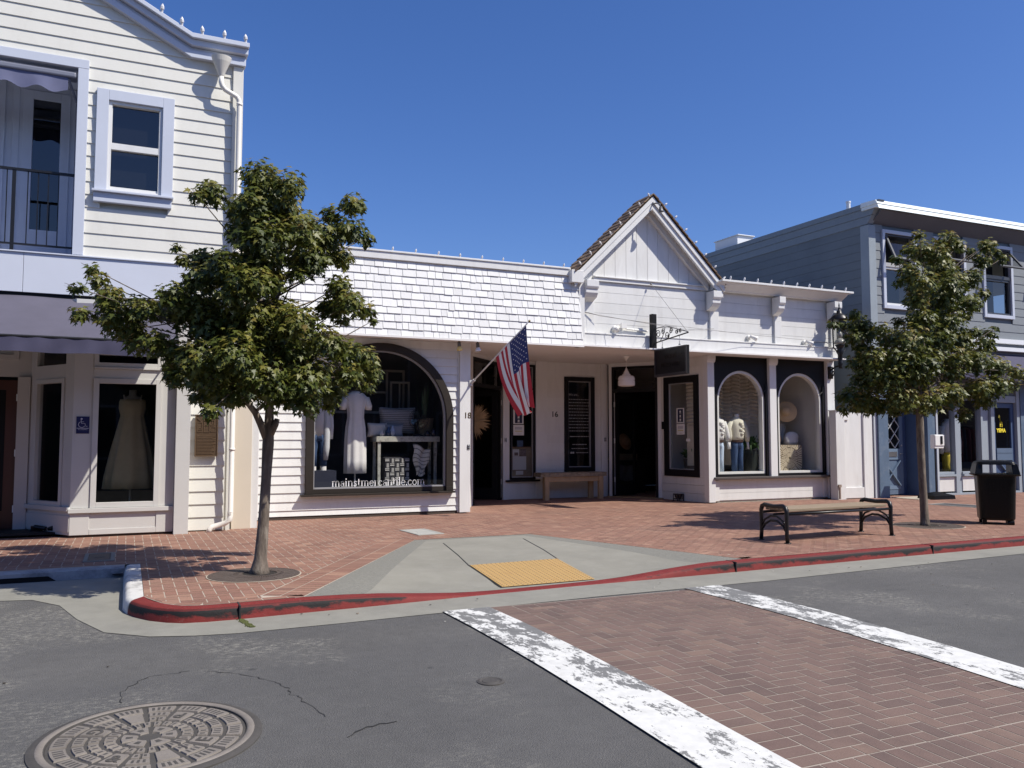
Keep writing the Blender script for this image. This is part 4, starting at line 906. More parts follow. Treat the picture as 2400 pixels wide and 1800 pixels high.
# --- recessed entry: walls, doors, windows
g = MB(); zs = [.0 + .209 * i for i in range(15)] + [3.129]
def shiplap(mb, x0, x1, Y, holes):
    for a, b in zip(zs[:-1], zs[1:]):
        a2, b2 = a + .006, b - .005; segs = [(x0, x1, a2, b2)]
        for h in holes:
            ns = []
            for (p, q, c, d) in segs:
                if q <= h[0] or p >= h[1] or d <= h[2] or c >= h[3]: ns.append((p, q, c, d)); continue
                if p < h[0]: ns.append((p, h[0], c, d))
                if q > h[1]: ns.append((h[1], q, c, d))
                if c < h[2]: ns.append((max(p, h[0]), min(q, h[1]), c, h[2]))
                if d > h[3]: ns.append((max(p, h[0]), min(q, h[1]), h[3], d))
            segs = ns
        for p, q, c, d in segs: mb.box(p, q, Y - .02, Y + .03, c, d)
H1 = (7.80, 8.44, .44, 3.04); H2 = (9.20, 10.0, .60, 2.80)
shiplap(g, 7.64, 10.36, RB, (H1, H2))
q = g
for h in (H1, H2): pass
q.box(7.64, H1[0], RB - .012, RB + .04, 0, 3.129); q.box(H1[1], H2[0], RB - .012, RB + .04, 0, 3.129); q.box(H2[1], 10.36, RB - .012, RB + .04, 0, 3.129); q.box(H1[0], H1[1], RB - .012, RB + .04, 0, H1[2]); q.box(H2[0], H2[1], RB - .012, RB + .04, 0, H2[2]); q.box(H2[0], H2[1], RB - .012, RB + .04, H2[3], 3.129); q.box(H1[0], H1[1], RB - .012, RB + .04, H1[3], 3.129)
g.build('entry_wall', WHITE, ws)
g = MB(); g.box(8.46, 8.74, RB - .045, RB - .021, .0, 3.129); g.box(10.18, 10.36, RB - .045, RB - .021, 0, 3.129); g.box(7.64, 7.80, RB - .045, RB - .021, 0, 3.129); g.build('entry_trim', WHITE2, ws, bevel=.003)
def blackwin(x0, x1, z0, z1, fw, name):
    q = MB(); q.frame(x0, x1, z0, z1, fw, RB - .06, RB + .03); o = q.build(name, BLACKW, ws, bevel=.004)
    q = MB(); q.frame(x0 + fw, x1 - fw, z0 + fw, z1 - fw, .018, RB - .03, RB + .03); q.build('bead', mat('grey_bead', (.30, .30, .31), .4), o)
    q = MB(); q.poly([(x0 + fw, RB, z0 + fw), (x1 - fw, RB, z0 + fw), (x1 - fw, RB, z1 - fw), (x0 + fw, RB, z1 - fw)]); q.build('pane', GLASS, o); return o
pw = blackwin(7.80, 8.44, .44, 3.04, .05, 'notice_window'); boxes('sill', BLACKW, pw, [(7.70, 8.54, RB - .10, RB - .047, .395, .436)]); boxes('transom_bar', BLACKW, pw, [(7.85, 8.39, RB - .05, RB + .02, 2.46, 2.5)])
mw = blackwin(9.20, 10.0, .60, 2.80, .10, 'menu_window')
MT = mat('faint_white_vinyl', (.42, .42, .42), .5); rnd = random.Random(11)
text('We are...', .075, 'lettering', MT, mw, T((9.325, RB - .006, 2.36)), .001, 'LEFT')
WORDS = ['a mercantile shop full of goods', 'for the home, and clothing', 'that makes the everyday', 'feel a little bit better', 'made by people we know', 'and the small makers', 'who care for quality', 'and simple things', 'come in and say hello', 'our doors are open', 'every day of the week']
g = MB()
for i in range(11):                                         # rows of small print, word by word
    z = 2.275 - i * .0735; x = 9.325
    while x < 9.865:
        wl = rnd.uniform(.02, .07); g.box(x, min(x + wl, 9.875), RB - .007, RB - .004, z - .007, z + .007); x += wl + .016
for z, a, b in ((1.41, 9.36, 9.87), (1.225, 9.42, 9.80), (1.13, 9.40, 9.82), (1.035, 9.52, 9.84)):
    x = a
    while x < b - .02:
        wl = rnd.uniform(.03, .08); g.box(x, min(x + wl, b), RB - .007, RB - .004, z - .007, z + .007); x += wl + .014
g.box(9.37, 9.415, RB - .007, RB - .004, 1.015, 1.055); g.box(9.425, 9.465, RB - .007, RB - .004, 1.015, 1.055)
g.build('small_print', MT, mw)
# angled door walls
def doorwall(A_, B_, name, hinge_left, has_leaf):
    L = math.dist(A_, B_); M = xf((A_[0], A_[1], 0), math.atan2(B_[1] - A_[1], B_[0] - A_[0]))
    q = MB(); q.box(-.05, .03, -.03, .08, 0, 3.129); q.box(L - .04, L + .05, -.03, .08, 0, 3.129); q.box(.03, L - .04, -.03, .08, 3.045, 3.129); q.build('entry_trim', WHITE2, ws, M=M)
    q = MB(); q.box(.031, .09, -.04, .06, 0, 3.044); q.box(L - .10, L - .041, -.04, .06, 0, 3.044); q.box(.09, L - .10, -.04, .06, 2.985, 3.044); q.box(.09, L - .10, -.04, .06, 2.44, 2.52)
    o = q.build(name, BLACKW, ws, M=M)
    q = MB(); q.poly([(.09, .01, 2.52), (L - .1, .01, 2.52), (L - .1, .01, 2.985), (.09, .01, 2.985)]); q.build('transom_pane', GLASSD, o, M=M)
    return M, L, o
A16, B16 = (10.36, 17.05), (11.06, 16.08); A18, B18 = (6.38, 15.98), (7.62, 17.27)
M16, L16, d16 = doorwall(A16, B16, 'shop_door', True, True)
M18, L18, d18 = doorwall(A18, B18, 'shop_door', False, True)
for M, L, o, hx, sgn in ((M16, L16, d16, .10, 1), (M18, L18, d18, L18 - .11, -1)):       # leaf swung inwards
    leaf = M @ T((hx, .05, 0)) @ Matrix.Rotation(R(84 * sgn) if sgn > 0 else R(-84), 4, 'Z')
    q = MB(); wl = .98 * sgn; xs = sorted((0, wl)); q.frame(xs[0], xs[1], .02, 2.43, .12, -.02, .02, wb=.25); lf = q.build('door_leaf', BLACKW, o, M=leaf)
    q = MB(); q.poly([(xs[0] + .12, 0, .27), (xs[1] - .12, 0, .27), (xs[1] - .12, 0, 2.31), (xs[0] + .12, 0, 2.31)]); q.build('pane', GLASSD, lf, M=leaf)
    q = MB()
    for z in (.35, 1.25, 2.1): q.box(hx - .012, hx + .012, -.052, -.041, z, z + .12)
    q.box(hx - .004, hx + .004, -.046, -.041, .05, 2.43); q.build('hinge', WHITE2, o, M=M)
q = MB(); q.obox(((A16[0] + B16[0]) / 2, (A16[1] + B16[1]) / 2 + .0, .012), (.40, -.55, 0), (.12, .09, 0), (0, 0, .012)); q.build('threshold', mat('worn_wood_threshold', (.30, .19, .09), .6, .2, 6, stretch=(1, 6, 1)), ws)
# side walls of the entry
Mr = xf((11.08, 16.08, 0), math.atan2(BY + .06 - 16.08, 11.20 - 11.08)); Lr = math.dist((11.08, 16.08), (11.20, BY + .06))
q = MB(); W0, W1, Z0, Z1 = .17, 1.32, .53, 2.74
for a, b in zip([0, .18, .36, .53][:-1], [.18, .36, .53]): q.box(0, Lr, -.02, .05, a + .003, b - .003)
q.box(0, W0, -.02, .05, .53, 3.129); q.box(W1, Lr, -.02, .05, .53, 3.129)
for a, b in ((2.74, 2.93), (2.93, 3.129)): q.box(W0, W1, -.02, .05, a + .003, b - .002)
q.build('entry_wall', WHITE, ws, M=Mr)
q = MB(); q.frame(W0, W1, Z0, Z1, .15, -.05, .04); sw_ = q.build('side_window', BLACKW, ws, M=Mr)
q = MB(); q.poly([(W0 + .15, 0, Z0 + .15), (W1 - .15, 0, Z0 + .15), (W1 - .15, 0, Z1 - .15), (W0 + .15, 0, Z1 - .15)]); q.build('pane', GLASS, sw_, M=Mr)
q = MB(); q.frame(W0 + .15, W1 - .15, Z0 + .15, Z1 - .15, .018, -.02, .02); q.build('bead', mat('grey_bead', (.30, .30, .31), .4), sw_, M=Mr)
q = MB(); q.box(W1 - .44, W1 - .31, -.012, -.004, 1.30, 1.36); q.build('alarm_sticker', mat('paper_white', (.70, .70, .68), .7), sw_, M=Mr)
Ml = xf((5.74, D + .18, 0), math.atan2(15.98 - D - .18, 6.38 - 5.74)); Ll = math.dist((5.74, D + .18), (6.38, 15.98))
q = MB(); q.box(0, Ll, -.02, .05, 0, 3.129); q.build('entry_wall', WHITE, ws, M=Ml)
# interior shell
g = MB(); g.box(1.83, 14.56, 21, 21.1, 0, 3.13); g.box(1.83, 14.56, D + .3, 21, -.05, -.01); g.box(5.75, 14.56, 17.35, 21, 3.05, 3.12)
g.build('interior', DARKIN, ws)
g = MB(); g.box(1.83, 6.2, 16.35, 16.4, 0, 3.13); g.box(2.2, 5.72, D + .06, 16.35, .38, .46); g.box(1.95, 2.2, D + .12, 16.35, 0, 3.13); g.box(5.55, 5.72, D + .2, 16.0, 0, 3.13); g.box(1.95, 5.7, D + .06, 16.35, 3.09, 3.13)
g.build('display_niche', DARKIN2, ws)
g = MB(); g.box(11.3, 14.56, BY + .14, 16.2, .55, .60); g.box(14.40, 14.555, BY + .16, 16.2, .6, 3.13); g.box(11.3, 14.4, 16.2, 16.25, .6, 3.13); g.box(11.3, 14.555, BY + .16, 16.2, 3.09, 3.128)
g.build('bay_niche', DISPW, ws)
# little things fixed to the walls
for x, z, Mm, nm in ((8.95, 1.915, T((8.95, RB - .024, 1.86)), '16'), (5.672, 1.8, T((5.672, D - .073, 1.735)), '18')):
    t = thing('house_number', 'black house number %s on the white %s' % (nm, 'entry wall' if nm == '16' else 'column by the flag'), 'house number', (x, Mm.translation.y, z))
    text(nm, .185 if nm == '16' else .15, 'numerals', mat('black_numeral', (.015, .012, .012), .4) if nm == '16' else mat('brass_dark', (.11, .07, .02), .35, metal=.5), t, Mm, .004)
# '#' shaped mezuzah-like door sensors beside the doors
for i, (x, y, z) in enumerate(((5.69, D - .072, 1.2), (7.70, RB - .047, 1.33), (10.28, RB - .047, 1.34))):
    q = MB(); q.box(x - .02, x - .012, y - .008, y, z - .05, z + .05); q.box(x + .012, x + .02, y - .008, y, z - .05, z + .05); q.box(x - .028, x + .028, y - .010, y - .001, z - .022, z - .014); q.box(x - .028, x + .028, y - .010, y - .001, z + .014, z + .022)
    tag(q.build('door_latch_plate', IRON), ['small black iron latch plate on the column by the flag', 'small black iron latch plate beside the notice window', 'small black iron latch plate left of the open door'][i], 'latch plate', 'iron latch plates by the doors')
# ================================================================== GREY BUILDING
GY = 14.2; GX = 15.64
gb = thing('grey_building', 'two-storey dark grey building with awning windows and blue shopfront posts', 'building', (18, GY, 0))
g = MB(); zs = [2.6 + .2125 * i for i in range(0, 19)]
WINS = [(16.07, 17.21), (17.80, 18.93), (19.56, 20.70), (21.4, 22.5)]
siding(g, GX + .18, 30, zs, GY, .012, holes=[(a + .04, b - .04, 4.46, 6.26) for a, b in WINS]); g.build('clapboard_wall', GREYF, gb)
g = MB(); g.box(GX - .02, GX + .2, GY - .05, GY + .2, 2.55, 6.36); g.build('corner_board', mat('corner_grey_paint', (.26, .30, .33), .6, .05, 3), gb, bevel=.004)
g = MB()
for a, b in zip([0] + [p for w_ in WINS for p in (w_[0] + .05, w_[1] - .05)], [p for w_ in WINS for p in (w_[0] + .05, w_[1] - .05)] + [30]):
    pass
g.box(GX + .012, GX + .12, GY + .03, 46, 0, 6.45)
for k in range(31): g.box(GX, GX + .011, GY + .03, 46, .206 * k + .004, .206 * (k + 1) - .003)
xs = [GX + .12] + [p for w_ in WINS for p in (w_[0] + .04, w_[1] - .04)] + [30]
for k in range(0, len(xs), 2): g.box(xs[k], xs[k + 1], GY + .031, GY + .15, 2.6, 6.45)
g.box(GX + .12, 30, GY + .031, GY + .15, 2.6, 4.46); 
for a, b in WINS: g.box(a + .04, b - .04, GY + .031, GY + .15, 6.26, 6.45)
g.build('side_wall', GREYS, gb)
g = MB()                                                    # stepped trim under the roof edge on the flank, flared to the front eave
P = lambda o, z: (GX - o, z)
for (a, b, o) in ((6.38, 6.56, .02), (6.565, 6.74, .035), (6.745, 6.87, .055)):
    g.add([(GX - o, GY - .02, a), (GX - o, 46, a), (GX - o, 46, b), (GX - o, GY - .02, b), (GX - o, GY - .02 - (a - 6.38) * .75, a), (GX - o, GY - .02 - (b - 6.38) * .75, b), (GX + .15, 46, a), (GX + .15, 46, b), (GX + .15, GY - .02 - (a - 6.38) * .75, a), (GX + .15, GY - .02 - (b - 6.38) * .75, b)],
          [(4, 0, 1, 2, 3, 5), (5, 3, 2, 7, 9), (4, 0, 1, 6, 8), (4, 5, 9, 8)])
g.build('eave_trim', mat('eave_grey', (.20, .235, .265), .6, .1, 2, dirt=(.12, .14, .16), dscale=2, damt=.5), gb)
g = MB(); g.prism([(GY, 6.40), (GY - .30, 6.62), (GY - .34, 6.66), (GY - .34, 6.70), (GY + .2, 6.70), (GY + .2, 6.40)], 'x', GX + .1, 30); g.build('front_eave', mat('dark_eave_paint', (.09, .095, .115), .6, .06, 3), gb)
g = MB(); g.prism([(GY - .41, 6.66), (GY - .37, 6.77), (GY + .1, 6.77), (GY + .1, 6.702), (GY - .34, 6.702)], 'x', GX - .07, 30); g.prism([(GY - .385, 6.773), (GY - .335, 6.865), (GY + .1, 6.88), (GY + .1, 6.773)], 'x', GX - .09, 30); g.build('metal_flashing', METALW, gb)
g = MB(); g.box(GX, 30, GY + .1, 46, 6.80, 6.86); g.build('roof', ROOFG, gb)
for i, (a, b) in enumerate(WINS):
    q = MB(); q.frame(a, b, 4.42, 6.30, .085, GY - .05, GY + .04); wn = q.build('window', ICE, gb, bevel=.004)
    q = MB(); q.frame(a + .09, b - .09, 4.51, 5.42, .05, GY + .0, GY + .08); q.box(a + .09, b - .09, GY - .02, GY + .06, 5.425, 5.505); q.frame(a + .09, b - .09, 5.51, 6.21, .02, GY + .03, GY + .09); q.build('sash', WHITE2 if i == 0 else mat('dark_grey_sash', (.05, .055, .065), .4), wn)
    q = MB(); q.poly([(a + .14, GY + .05, 4.56), (b - .14, GY + .05, 4.56), (b - .14, GY + .05, 5.37), (a + .14, GY + .05, 5.37)]); q.build('pane', GLASSN, wn)
    th = R(24 if i == 0 else 38); M = T((a + .11, GY + .0, 6.20)) @ Matrix.Rotation(-th, 4, 'X'); wd = b - a - .22
    q = MB(); q.frame(0, wd, -.70, 0, .05, -.02, .02); o = q.build('awning_sash', mat('dark_grey_sash', (.05, .055, .065), .4), wn, M=M)
    q = MB(); q.poly([(.05, 0, -.65), (wd - .05, 0, -.65), (wd - .05, 0, -.05), (.05, 0, -.05)]); q.build('pane', glass('awning_sash_glass', .62, ior=1.8), o, M=M)
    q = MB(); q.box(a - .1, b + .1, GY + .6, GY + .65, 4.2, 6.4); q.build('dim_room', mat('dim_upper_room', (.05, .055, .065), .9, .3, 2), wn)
# band, canopy and shopfront
g = MB(); g.box(17.3, 30, GY - .10, GY + .02, 3.77, 3.885); g.box(17.3, 30, GY - .14, GY + .02, 3.57, 3.67); g.build('shop_cornice', mat('cornice_white', (.72, .74, .76), .5), gb, bevel=.004)
g = MB(); g.box(17.3, 30, GY - .02, GY + .05, 2.3, 3.77); g.build('shop_fascia', mat('dark_fascia_paint', (.10, .11, .13), .6), gb)
g = MB(); g.grid(lambda u, v: (17.5 + 12.4 * u, GY - .03 - .55 * v, 3.50 - .55 * v - .02 * math.sin(math.pi * v)), 20, 6); g.grid(lambda u, v: (17.5 + 12.4 * u, GY - .58, 2.95 - .16 * v), 20, 1); g.build('canopy', NAVY2, gb)
boxes('blue_post', BLUE, gb, [(15.73, 16.04, GY - .08, GY + .14, 0, 3.2), (17.33, 17.60, GY - .08, GY + .14, 0, 3.2), (20.72, 21.1, GY - .08, GY + .14, 0, 3.2)], .006)
boxes('post_trim', mat('trim_grey_white', (.45, .48, .52), .5), gb, [(15.64, 15.73, GY - .03, GY + .14, 0, 3.2), (16.04, 16.09, GY - .02, GY + .4, 0, 3.2), (17.60, 17.66, GY - .1, GY + .1, 0, 3.2)])
g = MB()
for a, b in ((18.30, 18.42), (19.24, 19.31), (19.62, 19.74), (20.60, 20.72)): g.box(a, b, GY - .06, GY + .10, 0.05, 2.9)
for a, b in ((18.44, 18.57), (19.33, 19.60)): g.box(a, b, GY - .0, GY + .10, 0.05, 2.9)
for a, b in ((17.66, 18.30), (18.57, 19.24)): g.box(a, b, GY - .07, GY + .09, .45, .50); g.box(a, b, GY - .03, GY + .09, .505, .56); g.box(a, b, GY - .04, GY + .09, 2.42, 2.5)
g.box(17.66, 20.72, GY - .06, GY + .09, 0, .05); g.box(19.74, 20.60, GY - .04, GY + .08, 2.27, 2.44)
g.build('shopfront_mullion', BLUEM, gb, bevel=.003)
g = MB(); g.box(17.66, 18.30, GY - .02, GY + .06, .09, .44); g.box(18.57, 19.24, GY - .02, GY + .06, .09, .44); g.build('stall_riser', WHITE, gb)
for a, b in ((17.66, 18.30), (18.57, 19.24)):
    q = MB(); q.poly([(a, GY + .04, .56), (b, GY + .04, .56), (b, GY + .04, 2.42), (a, GY + .04, 2.42)]); q.build('shop_pane', GLASS, gb)
q = MB(); q.frame(19.76, 20.59, .06, 2.26, .12, GY + .02, GY + .07, wb=.2); q.box(19.88, 20.47, GY + .025, GY + .06, .26, 1.12); sd = q.build('shop_door', BLUED, gb, bevel=.003)
q = MB(); q.box(19.88, 20.47, GY + .0, GY + .024, 1.0, 1.12); q.box(19.88, 20.47, GY - .0, GY + .024, .82, .99)
for a, b in (((19.9, .3), (20.45, .8)), ((19.9, .8), (20.45, .3))): q.bar((a[0], GY + .012, a[1]), (b[0], GY + .012, b[1]), .09, .025, (0, 1, 0)) if False else q.bar((a[0], GY + .012, a[1]), (b[0], GY + .012, b[1]), .025, .09, (0, 1, 0))
q.build('door_panel', mat('mid_blue_panel', (.10, .145, .215), .5, .05, 3), sd)
q = MB(); q.poly([(19.88, GY + .05, 1.12), (20.47, GY + .05, 1.12), (20.47, GY + .05, 2.14), (19.88, GY + .05, 2.14)]); pn = q.build('pane', GLASS, sd)
YEL = mat('yellow_vinyl', (.85, .70, .04), .5)
text('YEMA', .13, 'lettering', YEL, sd, T((20.12, GY + .04, 1.525)), .001, bold=.006)
q = MB(); Y0 = GY + .042; PL = lambda pts: [(20.10 + a * .11, Y0, 1.655 + b * .11) for a, b in pts]
q.poly(PL([(-.15, 0), (.05, 0), (.1, .55), (.42, .55), (.47, 0), (.68, 0), (.72, 1.0), (.5, 1.28), (.05, 1.3), (-.05, 1.25), (-.25, 2.25), (-.5, 2.0), (-.62, 2.15), (-.55, 2.45), (-.4, 2.75), (-.2, 2.8), (-.02, 2.55), (-.08, 1.95), (.0, 1.3), (-.15, 1.0)]))
q.build('animal_logo', YEL, sd)
g = MB(); g.box(17.5, 30, 18, 18.1, 0, 3.4); g.box(17.5, 30, GY + .2, 18, -.05, .04); g.box(17.45, 17.52, GY + .2, 18, 0, 3.4); g.box(17.5, 30, GY + .2, 18, 3.2, 3.25); g.build('shop_interior', mat('grey_shop_interior', (.02, .016, .016), .8), gb)
# recessed blue street door with lattice glass
YD = GY + .42; g = MB(); g.box(16.09, 17.33, YD + .04, YD + .1, 0, 3.2); g.box(17.22, 17.33, GY + .14, YD + .04, 0, 3.2); g.box(16.0, 17.33, GY + .1, YD, 3.0, 3.2); g.build('door_recess', BLUED, gb)
q = MB(); q.frame(16.22, 17.05, .03, 2.3, .11, YD - .02, YD + .035, wb=.12); q.box(16.33, 16.94, YD - .01, YD + .03, .15, 1.12); do = q.build('street_door', mat('mid_blue_panel', (.10, .145, .215), .5, .05, 3), gb, bevel=.003)
q = MB(); q.box(16.33, 16.94, YD - .03, YD - .011, .86, 1.12)
for a, b in (((16.36, .24), (16.91, .84)), ((16.36, .84), (16.91, .24))): q.bar((a[0], YD - .022, a[1]), (b[0], YD - .022, b[1]), .022, .1, (0, 1, 0))
q.box(16.33, 16.94, YD - .028, YD - .011, .151, .24); q.build('cross_panel', mat('light_blue_panel', (.135, .19, .27), .5, .05, 3), do)
q = MB(); q.poly([(16.33, YD + .0, 1.12), (16.94, YD + .0, 1.12), (16.94, YD + .0, 2.19), (16.33, YD + .0, 2.19)]); q.build('pane', GLASSD, do)
q = MB(); q.box(16.34, 16.93, YD + .03, YD + .037, 1.12, 2.19); q.build('door_dark', BLACKW, do)
q = MB()
for k in range(-3, 4):
    for sg_ in (1, -1):
        for seg in range(1):
            a = (16.635 + k * .305 - sg_ * .61, .97); b = (16.635 + k * .305 + sg_ * .61, 2.34)
            pts = []
            for t in range(0, 41):
                x = a[0] + (b[0] - a[0]) * t / 40; z = a[1] + (b[1] - a[1]) * t / 40
                if 16.33 <= x <= 16.94 and 1.12 <= z <= 2.19: pts.append((x, YD - .012 - (.004 if sg_ > 0 else 0), z))
            if len(pts) > 1: q.bar(pts[0], pts[-1], .008, .022, (0, 1, 0))
q.build('lattice', mat('lattice_white', (.55, .58, .62), .5), do)
q = MB(); q.box(16.45, 16.83, YD - .042, YD - .031, .93, 1.05); q.build('letter_slot', mat('brushed_steel', (.45, .45, .45), .3, metal=.9), do)
q = MB(); q.tube([(16.98, YD - .02, 1.0), (16.98, YD - .07, 1.0), (16.90, YD - .07, 1.0)], .011); q.ball((16.985, YD - .035, 1.2), .02, .02, .02); q.build('handle', mat('brushed_steel', (.45, .45, .45), .3, metal=.9), do)
# rooftop unit and vent pipe
ac = thing('rooftop_unit', 'white rooftop ventilation box on the grey building', 'vent unit', (16.2, 19.4, 6.86))
p0 = at(1673, 575, 19.6); p1 = at(1712, 557, 19.6)
g = MB(); g.box(15.72, 16.30, 18.9, 19.9, 6.86, 7.17); g.box(15.70, 16.32, 18.85, 19.95, 7.172, 7.20); g.build('cabinet', mat('vent_white', (.70, .72, .74), .5), ac, bevel=.01)
g = MB()
for i in range(6): g.box(16.302, 16.318, 19.0, 19.8, 6.92 + i * .05, 6.95 + i * .05)
g.build('louvre', IRON, ac)
g = MB(); g.lathe((15.8, 14.9, 6.86), [(.05, 0), (.05, .22), (.06, .22), (.06, .26), (.001, .26)], 12); tag(g.build('vent_pipe', mat('vent_white', (.70, .72, .74), .5)), 'short pale vent pipe on the grey building roof edge', 'vent pipe')
# ================================================================== WHITE GATE PIER BETWEEN BUILDINGS
pr = thing('white_panel_fence', 'low white panelled gate wall between the white shop and the grey building', 'gate wall', (14.8, 14.2, 0))
g = MB(); g.box(14.70, 15.62, 14.20, 14.28, 0, 1.95); g.box(14.40, 14.66, 14.10, 14.30, 0, 1.98); g.box(14.38, 14.68, 14.08, 14.32, 1.981, 2.0); g.box(14.66, 14.70, 14.16, 14.3, 0, 1.97)
g.box(14.72, 15.3, 14.17, 14.199, .02, .26); g.box(15.3, 15.42, 14.16, 14.199, 0, 1.95); g.box(14.70, 14.86, 14.165, 14.199, 1.78, 1.97)
g.build('panel', WHITE, pr, bevel=.006)
g = MB(); g.tube([(14.43, 14.06, .34), (14.43, 14.06, .02)], .025); g.box(14.39, 14.47, 14.04, 14.08, .28, .34); g.build('pipe_stub', mat('rusty_pipe', (.30, .24, .19), .6, .2, 8), pr)
# meter box on the grey flank
g = MB(); g.box(15.45, 15.63, 14.30, 14.36, 2.55, 3.0); g.box(15.50, 15.53, 14.295, 14.299, 2.58, 2.97); g.tube([(15.54, 14.33, 2.55), (15.54, 14.33, 2.0)], .02); tag(g.build('utility_meter_box', mat('meter_grey', (.30, .29, .27), .6)), 'grey utility box with pipe on the wall behind the lantern', 'utility box')
# ================================================================== STREET FURNITURE
# metal frame bench with plank seat
bn = thing('park_bench', 'backless street bench with black iron ends and weathered plank seat near the kerb', 'bench', (8.8, 8.8, 0))
for (x, y0, y1) in ((7.80, 8.50, 9.0), (9.78, 8.60, 9.15)):
    q = MB(); e = [(x, y0 - .0, 0), (x, y0 + .012, .12), (x, y0 + .012, .30), (x, y0 + .01, .40), (x, y0 + .03, .455), (x, y0 + .075, .475), (x, (y0 + y1) / 2, .462), (x, y1 - .075, .475), (x, y1 - .03, .455), (x, y1 - .01, .40), (x, y1 - .012, .30), (x, y1 - .012, .12), (x, y1, 0)]
    q.tube(e, [.027, .026, .026, .028, .03, .03, .028, .03, .03, .028, .026, .026, .027], 10)
    for zz, rr in ((.20, .016), (.26, .014)):
        q.tube([(x, y0 + .01, zz - .07), (x, y0 + .08, zz + .02), (x, (y0 + y1) / 2 - .06, zz + .075), (x, (y0 + y1) / 2 + .06, zz + .075), (x, y1 - .08, zz + .02), (x, y1 - .01, zz - .07)], rr, 8)
    for yy in (y0, y1): q.lathe((x, yy, 0), [(.001, 0), (.045, 0), (.045, .012), (.001, .012)], 12)
    q.build('end_frame', IRON, bn, smooth=True)
q = MB(); q.tube([(7.80, 8.515, .375), (9.78, 8.615, .375)], .018, 8); q.tube([(7.80, 8.985, .375), (9.78, 9.135, .375)], .018, 8); q.tube([(7.80, 8.75, .36), (9.78, 8.88, .36)], .015, 8); q.build('rail', IRON, bn, smooth=True)
WOOD = mat('weathered_plank', (.26, .20, .135), .75, .14, 5, .25, 30, stretch=(.5, 9, 9), dirt=(.17, .13, .085), dscale=2, damt=.5)
q = MB(); ns = 6
for i in range(ns):
    ya = 8.535 + i * .0745; yb = ya + .066
    q.add([(7.86, ya, .405), (9.73, ya + .105, .405), (9.73, yb + .115, .405), (7.86, yb, .405), (7.86, ya, .44), (9.73, ya + .105, .44), (9.73, yb + .115, .44), (7.86, yb, .44)], [(0, 3, 2, 1), (4, 5, 6, 7), (0, 1, 5, 4), (1, 2, 6, 5), (2, 3, 7, 6), (3, 0, 4, 7)])
q.build('seat', WOOD, bn, bevel=.005)
# litter bin
tb = thing('litter_bin', 'black plastic litter bin with domed hood beside the right-hand street tree', 'litter bin', (12.72, 9.1, 0))
BIN = mat('black_bin_plastic', (.005, .005, .005), .35, .1, 5, spec=.22); cx, cy = 12.70, 9.13
def rsq(cx, cy, hw_, hd, r, n=5):
    out = []
    for qx, qy, t0 in ((1, 1, 0), (-1, 1, 90), (-1, -1, 180), (1, -1, 270)):
        for i in range(n + 1):
            t = R(t0 + 90 * i / n); out.append((cx + qx * (hw_ - r) + r * math.cos(t), cy + qy * (hd - r) + r * math.sin(t)))
    return out
def rloft(mb, secs, cap=True):
    n = len(rsq(0, 0, 1, 1, .1)); v = []
    for z, a, b, r in secs: v += [(x, y, z) for x, y in rsq(cx, cy, a, b, r)]
    k = len(secs); f = [(i * n + j, i * n + (j + 1) % n, (i + 1) * n + (j + 1) % n, (i + 1) * n + j) for i in range(k - 1) for j in range(n)]
    if cap: f += [tuple(range(n))[::-1], tuple((k - 1) * n + j for j in range(n))]
    mb.add(v, f)
RZ = Matrix.Translation((cx, cy, 0)) @ Matrix.Rotation(R(-46), 4, 'Z') @ Matrix.Translation((-cx, -cy, 0))
q = MB(); rloft(q, [(.07, .235, .23, .10), (.10, .25, .245, .11), (.72, .275, .27, .12), (.765, .28, .275, .12)])
for k in range(7):
    x = -.165 + k * .055; q.add([(cx + x * .85 - .006, cy - .236, .12), (cx + x * .85 + .006, cy - .236, .12), (cx + x + .006, cy - .277, .70), (cx + x - .006, cy - .277, .70), (cx + x * .85 - .006, cy - .235, .12), (cx + x * .85 + .006, cy - .235, .12), (cx + x + .006, cy - .275, .70), (cx + x - .006, cy - .275, .70)], [(0, 1, 2, 3), (0, 4, 5, 1), (3, 2, 6, 7), (0, 3, 7, 4), (1, 5, 6, 2), (4, 7, 6, 5)])
q.build('body', BIN, tb, M=RZ, bevel=.004)
q = MB(); rloft(q, [(.768, .33, .32, .12), (.79, .34, .33, .12), (.80, .31, .30, .1)]); lid = q.build('hood', BIN, tb, M=RZ, bevel=.003)
q = MB(); n = len(rsq(0, 0, 1, 1, .1))
for s_ in (-1, 1): q.add([(cx + s_ * .21, cy - .29, .80), (cx + s_ * .315, cy - .30, .80), (cx + s_ * .315, cy + .30, .80), (cx + s_ * .21, cy + .29, .80), (cx + s_ * .20, cy - .24, .975), (cx + s_ * .285, cy - .25, .955), (cx + s_ * .285, cy + .25, .955), (cx + s_ * .20, cy + .24, .975)], [(0, 3, 2, 1), (4, 5, 6, 7), (0, 1, 5, 4), (1, 2, 6, 5), (2, 3, 7, 6), (3, 0, 4, 7)])
rloft(q, [(.945, .29, .27, .09), (.985, .275, .255, .09), (1.005, .23, .21, .08), (1.012, .16, .14, .06)]); q.build('hood_top', BIN, tb, M=RZ, bevel=.004)
q = MB(); q.tube([(cx + .12, cy - .2, .035), (cx + .22, cy - .2, .035)], .035, 12); q.build('wheel', BIN, tb, M=RZ)
boxes('foot', BIN, tb, [(cx - .22, cx - .16, cy - .22, cy - .16, 0, .08), (cx - .22, cx - .16, cy + .14, cy + .2, 0, .08), (cx + .16, cx + .22, cy + .14, cy + .2, 0, .08)], 0, RZ)
